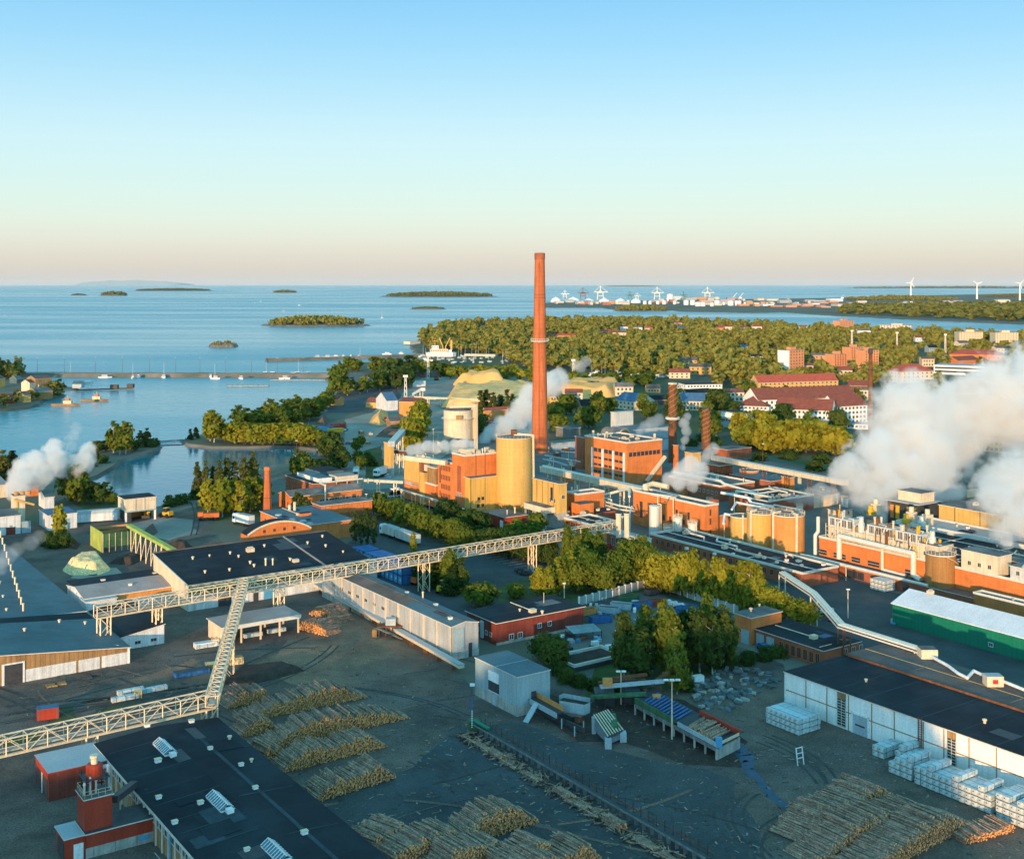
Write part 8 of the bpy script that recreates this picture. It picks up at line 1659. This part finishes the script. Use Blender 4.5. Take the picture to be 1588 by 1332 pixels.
for u, hh in prf: x = (u-CX)*d/F; vs += [(x,d,-60),(x,d+300,85+hh*d/F-(120 if hh == 0 else 0)),(x,d+4500,60)]
m.add(vs, [(i*3+k,(i+1)*3+k,(i+1)*3+k+1,i*3+k+1) for i in range(len(prf)-1) for k in range(2)], 'hazy_hill_mat'); o = m.build('distant_hill'); o['kind'] = 'structure'
# ------------------------------------------------------------------ trees we can tell apart
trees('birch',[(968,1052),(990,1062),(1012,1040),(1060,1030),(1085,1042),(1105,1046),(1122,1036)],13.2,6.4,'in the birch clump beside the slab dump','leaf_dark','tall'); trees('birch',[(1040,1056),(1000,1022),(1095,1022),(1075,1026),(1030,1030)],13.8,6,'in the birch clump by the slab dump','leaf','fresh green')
trees('birch',[(1050,1076)],10.5,6.0,'standing in front of the birch clump','leaf','bushy'); trees('round',[(858,1036),(846,1026)],7.0,6.5,'beside the scrap yard','leaf_dark','dark'); trees('shrub',[(880,1058),(900,1064),(925,1070),(948,1078),(868,1046),(1010,1085),(990,1080),(1065,1070),(1130,1034),(1160,1030),(1185,1024),(1205,1018)],2.8,4.2,'under the birch clump','leaf_dark','low')
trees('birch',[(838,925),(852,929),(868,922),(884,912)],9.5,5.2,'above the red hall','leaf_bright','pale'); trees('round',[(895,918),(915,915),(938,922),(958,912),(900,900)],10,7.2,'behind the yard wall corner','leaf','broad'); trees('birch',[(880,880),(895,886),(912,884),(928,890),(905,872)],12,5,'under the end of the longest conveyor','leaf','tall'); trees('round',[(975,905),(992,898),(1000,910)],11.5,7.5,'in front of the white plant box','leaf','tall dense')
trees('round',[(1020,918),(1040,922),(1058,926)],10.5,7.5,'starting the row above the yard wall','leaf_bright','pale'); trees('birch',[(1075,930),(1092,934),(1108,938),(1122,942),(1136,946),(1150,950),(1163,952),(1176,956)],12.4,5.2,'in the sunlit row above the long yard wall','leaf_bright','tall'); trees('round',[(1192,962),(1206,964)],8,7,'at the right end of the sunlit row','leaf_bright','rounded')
trees('round',[(1244,971)],7.5,8.2,'beside the pipe bridge leg','leaf_bright','single rounded'); trees('round',[(745,941)],5.6,8.0,'alone on the car park edge left of the red hall','leaf','bright round'); trees('round',[(800,928)],3.6,5,'behind the red hall roof','leaf','small round')
AVN = [(588,801),(604,806),(618,812),(633,818),(648,824),(662,830),(676,834),(690,840),(704,846),(720,852)]
trees('round',AVN,8.0,6.6,'in the clipped avenue behind the parked truck','leaf','avenue'); trees('round',[(700,818),(724,822),(742,832),(690,812)],7.5,8,'between avenue and yellow mill','leaf_dark','darker'); trees('round',[(820,835),(832,830),(806,842)],6.5,7,'below the red low building','leaf','leafy'); trees('birch',[(788,838),(802,834)],6,6,'in front of the red low building','leaf_bright','pale')
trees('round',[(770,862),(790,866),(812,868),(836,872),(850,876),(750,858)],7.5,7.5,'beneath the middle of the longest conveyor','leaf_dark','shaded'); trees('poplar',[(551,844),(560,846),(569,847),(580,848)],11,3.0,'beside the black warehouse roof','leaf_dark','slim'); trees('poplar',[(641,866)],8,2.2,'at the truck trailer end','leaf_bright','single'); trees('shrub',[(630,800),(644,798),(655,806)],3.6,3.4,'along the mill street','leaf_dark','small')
trees('spruce',[(650,905),(665,912),(700,922),(715,918)],9,5.5,'on the car park island','leaf_dark','dark'); trees('round',[(640,898),(660,896),(680,908),(696,905)],7.5,7.5,'on the car park island','leaf_dark','dark'); trees('birch',[(697,915)],10.5,4.6,'with sunlit top on the car park island','leaf','tall')
trees('spruce',[(306,767),(319,771),(330,768)],13,4.5,'at the left of the pine clump','needle','slim'); trees('birch',[(322,800),(345,802),(362,796),(350,792),(372,800),(388,794)],12.5,7.5,'in the clump left of the brick chimney','leaf_bright','tall'); trees('spruce',[(340,775),(352,772),(364,770),(378,772),(392,768)],16,6,'behind the clump left of the brick chimney','needle','tall'); trees('round',[(392,790),(400,784)],11,9,'behind the brick chimney','leaf','broad'); trees('birch',[(462,800),(475,803)],8,5,'before the brick wing','leaf_dark','young')
trees('birch',[(460,742),(470,744)],12,7,'at the inlet shore behind the mill','leaf','tall'); trees('round',[(482,742),(499,738)],8,8,'at the inlet shore behind the mill','leaf_dark','dark round'); trees('round',[(508,708),(515,714),(522,727),(528,729),(516,700)],10,9.5,'by the road at the inlet end','leaf_dark','large dark')
trees('round',[(110,778),(122,780)],13,10,'behind the left plant house','leaf','big'); trees('round',[(136,779),(154,782)],9,8,'on the inlet bank left of loading gate','leaf_dark','dark'); trees('round',[(175,783)],5,3.4,'alone left of the loading gate','leaf','tiny'); trees('birch',[(92,838)],11,5,'in front of the grey plant house','leaf_bright','yellow'); trees('shrub',[(74,846),(84,850),(100,848),(262,786),(276,782),(300,774),(285,780)],4,5,'on the left yard bank','leaf_dark','dark')
trees('spruce',[(17,742),(4,746)],14,8,'at the left picture edge','needle','broad'); trees('birch',[(176,703),(186,705),(195,704)],15,8,'on the spit','leaf','tall'); trees('round',[(150,703),(164,700),(208,699)],6,7,'on the spit','leaf_dark','dark'); trees('spruce',[(218,694),(228,692)],10,6,'near the spit tip','needle','small'); trees('shrub',[(235,693),(160,718),(140,724),(150,715),(240,690)],4,6,'on the spit bank','leaf_dark','dark')
trees('birch',[(326,684),(332,686)],15,10,'at the peninsula tip','leaf_bright','bright'); trees('round',[(348,684),(360,683)],9,9,'at the peninsula tip','leaf','rounded'); trees('spruce',[(295,682),(304,680)],6,4,'near the peninsula tip','needle','small')
SH = [(372,668),(382,664),(392,668),(404,662),(416,665),(428,660),(436,664),(448,655),(456,660),(466,655),(474,648),(480,652),(488,643),(496,641),(503,634),(510,631),(418,655),(440,650),(460,645),(486,650)]
trees('birch',SH,13,10,'in the shore belt left of the dark gravel','leaf','shore'); trees('round',[(378,688),(392,690),(408,690),(424,690),(440,690),(452,690),(466,692),(478,690),(490,692),(365,688)],10,11,'on the inlet far bank','leaf_bright','sunlit')
trees('round',[(522,604),(527,598),(530,606),(519,612)],17,13,'at the causeway end','leaf','big'); scatter([(515,616),(600,608),(600,590),(560,604),(530,608)],13,[('birch',13,10,'leaf','belt')],'in the belt before the parked boats',maxn=34); scatter([(585,604),(630,604),(640,588),(645,575),(610,580),(590,595)],13,[('round',14,12,'leaf_dark','dark belt')],'in the dark belt by the gravel road',maxn=30)
trees('round',[(538,574),(546,573),(552,576),(583,577),(590,576),(605,576),(620,575),(638,577),(650,580),(662,583),(675,582),(690,584)],13,14,'along the marina car park','leaf','yellowish'); scatter([(690,580),(790,580),(835,586),(835,592),(760,588),(700,588)],11,[('round',9,10,'leaf_bright','hedge')],'in the hedge above the chip heaps',maxn=26); scatter([(885,599),(1015,592),(1015,600),(960,602),(890,604)],12,[('round',11,11,'leaf','hedge')],'in the belt behind the pale chip heap',maxn=24)
trees('round',[(634,700),(640,690),(646,676),(650,668),(655,660),(652,684),(645,700)],15,9,'in the bright belt left of cream tank','leaf_bright','bright'); trees('round',[(556,722),(560,728),(552,700),(560,692)],6,5,'on the verge of the coal road','leaf','small'); trees('shrub',[(570,715),(575,722),(555,712),(612,672),(618,668)],4,6,'on the verge of the coal road','leaf_dark','low')
trees('spruce',[(745,642),(755,640),(765,642),(776,638),(786,642),(795,640)],14,8,'behind the orange gable house','needle','dark'); trees('round',[(746,660),(742,672),(747,682)],12,7,'beside the cream lift tower','leaf_dark','dark')
YG = [(1150,690),(1165,696),(1185,700),(1200,703),(1215,700),(1232,704),(1250,702),(1265,700),(1280,704),(1295,706),(1195,690),(1240,690),(1180,684)]
trees('round',YG,15,14,'in the yellow-green grove before the long white house','leaf_bright','broad'); trees('round',[(1215,668),(1192,672),(1300,676),(1290,664)],14,12,'against the long white house','leaf_dark','dark')
scatter([(855,640),(905,620),(960,618),(1010,640),(1150,610),(1300,612),(1345,650),(1300,690),(1150,680),(1080,680),(1040,660),(960,640),(905,670),(860,680)],22,[('round',12,13,'leaf_dark','dark'),('round',11,12,'leaf','green'),('birch',14,9,'leaf','tall')],'in the town below the towers',maxn=110)
scatter([(1040,690),(1150,720),(1300,735),(1300,715),(1160,690),(1060,676)],17,[('shrub',4,8,'leaf_dark','low'),('round',8,9,'leaf','small')],'on the bank above the tube conveyor',maxn=46)
scatter([(1440,700),(1588,730),(1640,740),(1640,640),(1588,600),(1500,600),(1440,620)],20,[('round',12,13,'leaf','green'),('round',12,12,'leaf_dark','dark')],'behind the steam at right',maxn=60)
label_trees()
# ------------------------------------------------------------------ far woods as single masses
pinew = [(655,535),(650,522),(690,512),(740,506),(860,502),(950,502),(1050,503),(1150,508),(1250,512),(1350,517),(1450,523),(1640,534),(1640,600),(1440,600),(1290,606),(1150,608),(1060,590),(1010,588),(900,577),(800,575),(790,560),(770,553),(700,548),(670,546)]
def edge(x, y):
    return True
clr = [(CX+F*p.x/p.y, VH+F*H/p.y) for p in [G(1460,575),G(1000,512)]]
pts = in_poly_points(pinew, 14.5, 16, 11)
def keep(p):                                         # clearings: stadium, school, houses' front gardens
    u, v = CX+F*p[0]/p[1], VH+F*H/p[1]
    if 1310 < u < 1480 and 533 < v < 556: return RN.random() < .25
    if 1400 < u < 1560 and 556 < v < 600: return RN.random() < .3
    for q, ex, ey, lx, ly in FOOT:
        if q.y > 1000:
            dx, dy = p[0]-q.x, p[1]-q.y; a, b = dx*ex.x+dy*ex.y, dx*ey.x+dy*ey.y
            if -4 < a < lx+4 and -70 < b < 0: return False
    return True
pts = [p for p in pts if keep(p)]
pts = [p for p in pts if not hides(p[0],p[1],p[3]*.8)]
merge_forest('pine_wood', pts, 'needle_far', (20,6), .30, 'pine', 'broad pine wood filling the peninsula behind the marina and the town')
hw = [(1315,478.5),(1400,476),(1588,475),(1750,474),(1750,503),(1588,499.5),(1450,494),(1370,490),(1300,487)]
pts = in_poly_points(hw, 30, 20, 22); pts = [p for p in pts if RN.random() < .9]
merge_forest('shore_wood', pts, 'needle_far', (7,4), .5, 'pine', 'dark wood on the far shore across the channel at right')
vp = in_poly_points([(-60,590),(30,590),(34,580),(0,578),(-60,578)], 9, 15, 8)+in_poly_points([(-60,640),(0,634),(40,627),(60,618),(40,622),(0,628),(-60,632)], 11, 8, 7)+in_poly_points([(80,618),(106,612),(100,604),(60,612)], 10, 9, 8)
merge_forest('village_wood', vp, 'needle_far', (13,6), .36, 'round', 'dark trees among the village houses on left shore')
# unseen wood behind the viewer on an added mound, shaped to shade the yard
hm = MB(); n = 36; vs = [(-88,-112,24.0)]
for f, z in ((.35,21),(.7,12),(.92,3.6),(1.12,-.3)):
    for i in range(n): t = 6.283*i/n; vs.append((-88+115*f*math.cos(t),-112+55*f*math.sin(t),z*(1+.12*math.sin(3*t))))
hm.add(vs, [(0,1+i,1+(i+1) % n) for i in range(n)]+[(1+k*n+i,1+(k+1)*n+i,1+(k+1)*n+(i+1) % n,1+k*n+(i+1) % n) for k in range(3) for i in range(n)], 'grass_mat'); struct(hm.build('shade_mound'))
pts = []
for i in range(1000):
    x = RN.uniform(-260,20); y = -RN.uniform(78,146); r2 = math.hypot((x+88)/115,(y+112)/55)
    g = 24*max(0,1-r2**2)
    h = min(31,(54 if x > -112 else 46 if x > -166 else 39.5)-g) if x < -37 else 10
    h *= RN.uniform(.6,1.0) if RN.random() < .5 else RN.uniform(.85,1.0)
    pts.append((x,y,max(0,g-.5),h,h*.40))
merge_forest('wood', pts, 'leaf_dark', (36,8), .24, 'birch', 'tall mixed unseen wood on the added slope behind the viewer')
# ------------------------------------------------------------------ steam
def steam_mat(name, S, dens, nscale, amp, seed, edge=.22, ani=.0):
    m = bpy.data.materials.new(name); m.use_nodes = True; nt = m.node_tree; N = nt.nodes; L = nt.links; N.remove(N['Principled BSDF'])
    out = N['Material Output']; v = N.new('ShaderNodeVolumePrincipled'); v.inputs['Color'].default_value = (.95,.935,.92,1); v.inputs['Anisotropy'].default_value = ani
    tc = N.new('ShaderNodeTexCoord'); acc = None
    for c, r in S:
        d = N.new('ShaderNodeVectorMath'); d.operation = 'DISTANCE'; d.inputs[1].default_value = c; L.new(tc.outputs['Object'], d.inputs[0])
        q = N.new('ShaderNodeMath'); q.operation = 'MULTIPLY_ADD'; q.inputs[1].default_value = -1/r; q.inputs[2].default_value = 1; L.new(d.outputs['Value'], q.inputs[0])
        if acc is None: acc = q.outputs[0]
        else:
            x = N.new('ShaderNodeMath'); x.operation = 'SMOOTH_MAX'; x.inputs[2].default_value = .18; L.new(acc, x.inputs[0]); L.new(q.outputs[0], x.inputs[1]); acc = x.outputs[0]
    n = N.new('ShaderNodeTexNoise'); n.inputs['Scale'].default_value = nscale; n.inputs['Detail'].default_value = 6; n.inputs['Roughness'].default_value = .62; n.inputs['Distortion'].default_value = .25
    ad = N.new('ShaderNodeVectorMath'); ad.inputs[1].default_value = (seed,seed*.7,0); L.new(tc.outputs['Object'], ad.inputs[0]); L.new(ad.outputs[0], n.inputs['Vector'])
    a = N.new('ShaderNodeMath'); a.operation = 'MULTIPLY_ADD'; a.inputs[1].default_value = amp; L.new(n.outputs[0], a.inputs[0]); a.inputs[2].default_value = -amp*.56
    b = N.new('ShaderNodeMath'); L.new(a.outputs[0], b.inputs[0]); L.new(acc, b.inputs[1])
    r = N.new('ShaderNodeMapRange'); r.inputs[1].default_value = .02; r.inputs[2].default_value = edge; r.inputs[3].default_value = 0; r.inputs[4].default_value = dens; L.new(b.outputs[0], r.inputs[0])
    L.new(r.outputs[0], v.inputs['Density']); L.new(v.outputs[0], out.inputs['Volume']); MATS[name] = m
def steam(label, L_, d0, d1, dens, nscale, amp, seed, edge=.22, grow=1.12):
    """L_: (u, v, radius px); distance runs from d0 to d1 along the list"""
    S = []; r = random.Random(int(seed*10)); n = len(L_)
    for i, (u,v,rp) in enumerate(L_):
        d = d0+(d1-d0)*i/max(1,n-1); R_ = rp*d/F*1.3; S.append((PD(u,v,d+r.uniform(-.3,.3)*R_), R_))
    nm = 'steam_'+str(len(MATS)); steam_mat(nm, S, dens, nscale, amp, seed, edge)
    q = MB()
    for c, R_ in S: q.ball(c, R_*grow, 'white', 12)
    o = q.build('steam_cloud'); md = o.modifiers.new('r','REMESH'); md.mode = 'VOXEL'; md.voxel_size = max(.7, min(R_ for c, R_ in S)*.3)
    dg = bpy.context.evaluated_depsgraph_get(); me = bpy.data.meshes.new_from_object(o.evaluated_get(dg)); o.modifiers.clear(); o.data = me; me.materials.clear(); me.materials.append(MATS[nm]); me.name = 'steam_cloud'
    tag(o, label, 'steam')
    return o
steam('huge white steam cloud billowing right over the paper hall roofs', [(1369,803,9),(1364,788,16),(1358,770,26),(1330,752,30),(1322,728,30),(1372,742,40),(1420,738,42),(1352,700,34),(1390,690,46),(1440,700,48),(1362,656,30),(1400,635,46),(1425,605,28),(1455,650,50),(1490,690,40),(1500,640,52),(1545,610,52),(1560,650,50),(1600,595,50),(1612,650,58),(1640,600,60),(1460,760,34)], 395, 470, .19, .12, 2.5, 1.3, .34)
steam('second steam cloud rising at right edge beside the roof fan', [(1562,858,6),(1560,842,13),(1556,820,24),(1576,806,28),(1545,780,32),(1590,785,40),(1560,745,38),(1600,735,44),(1535,750,24)], 335, 372, .17, .15, 2.5, 2.7, .34)
steam('dense white steam from the cooling block at left', [(22,768,9),(20,757,13),(32,746,19),(48,740,20),(40,727,18),(62,730,20),(56,716,15),(80,722,20),(84,703,17),(86,692,12),(100,724,18),(118,722,18),(132,712,17),(134,698,12),(128,728,14)], 440, 470, .38, .20, 1.9, 4.1, .28)
steam('thin wisp of steam above the left steam cloud', [(112,690,8),(114,676,9),(118,664,9),(106,684,8)], 462, 468, .05, .2, 1.3, 5.2)
steam('white steam drifting behind the tall chimney', [(752,682,10),(765,672,14),(782,662,16),(800,650,16),(812,634,18),(822,615,18),(850,598,20),(866,588,16),(805,668,16),(832,660,18)], 640, 680, .22, .12, 1.5, 6.6)
steam('small steam puff near the pines right of chimney', [(900,570,9),(908,562,8),(893,566,7)], 800, 810, .07, .1, 1.2, 7.7)
steam('low white steam over the west mill block roof', [(638,698,8),(650,697,10),(662,692,9),(676,694,9),(690,692,8),(706,690,9),(720,688,9),(733,690,7)], 478, 470, .28, .2, 1.2, 8.3)
steam('white steam puff over the machine hall roof pipe', [(1036,742,10),(1050,742,14),(1062,735,16),(1076,738,15),(1070,722,14),(1086,728,12),(1052,752,9),(1074,755,8)], 425, 432, .22, .16, 1.15, 9.4)
steam('slim steam wisp between the two spiral stacks', [(1058,694,5),(1062,682,7),(1064,668,8),(1060,656,8),(1066,646,6)], 545, 548, .16, .2, 1.2, 10.2)
steam('steam wisp rising beside the yellow plant box', [(1087,722,6),(1092,712,8),(1098,704,9),(1106,696,9)], 500, 505, .16, .2, 1.2, 11.9)
steam('faint steam above the power house roof', [(992,668,7),(1000,662,9),(1012,656,10),(1022,650,9)], 520, 526, .08, .16, 1.2, 12.5)
steam('pale puffs over the cream roof house', [(1240,776,10),(1256,770,13),(1274,766,14),(1290,768,13),(1225,772,8)], 440, 440, .09, .14, 1.15, 13.1)
steam('light steam over the drying hall vents', [(2,868,12),(12,862,14),(-6,880,16),(26,852,12),(48,842,12),(62,832,10)], 322, 345, .045, .14, 1.2, 14.8)
# ------------------------------------------------------------------ air
def haze():
    m = bpy.data.materials.new('haze_mat'); m.use_nodes = True; N = m.node_tree.nodes; N.remove(N['Principled BSDF']); v = N.new('ShaderNodeVolumePrincipled'); v.inputs['Color'].default_value = (.90,.88,.88,1); v.inputs['Density'].default_value = HAZE; v.inputs['Anisotropy'].default_value = 0
    m.node_tree.links.new(v.outputs[0], N['Material Output'].inputs['Volume']); MATS['haze'] = m; q = MB(); q.box(-150000,150000,-900,110500,-9,470,'haze'); o = q.build('haze'); o['kind'] = 'stuff'
HAZE = 7e-6
haze()
for o in bpy.data.objects:
    if o.get('label') and not 4 <= len(o['label'].split()) <= 16: print('LABEL', len(o['label'].split()), o['label'])
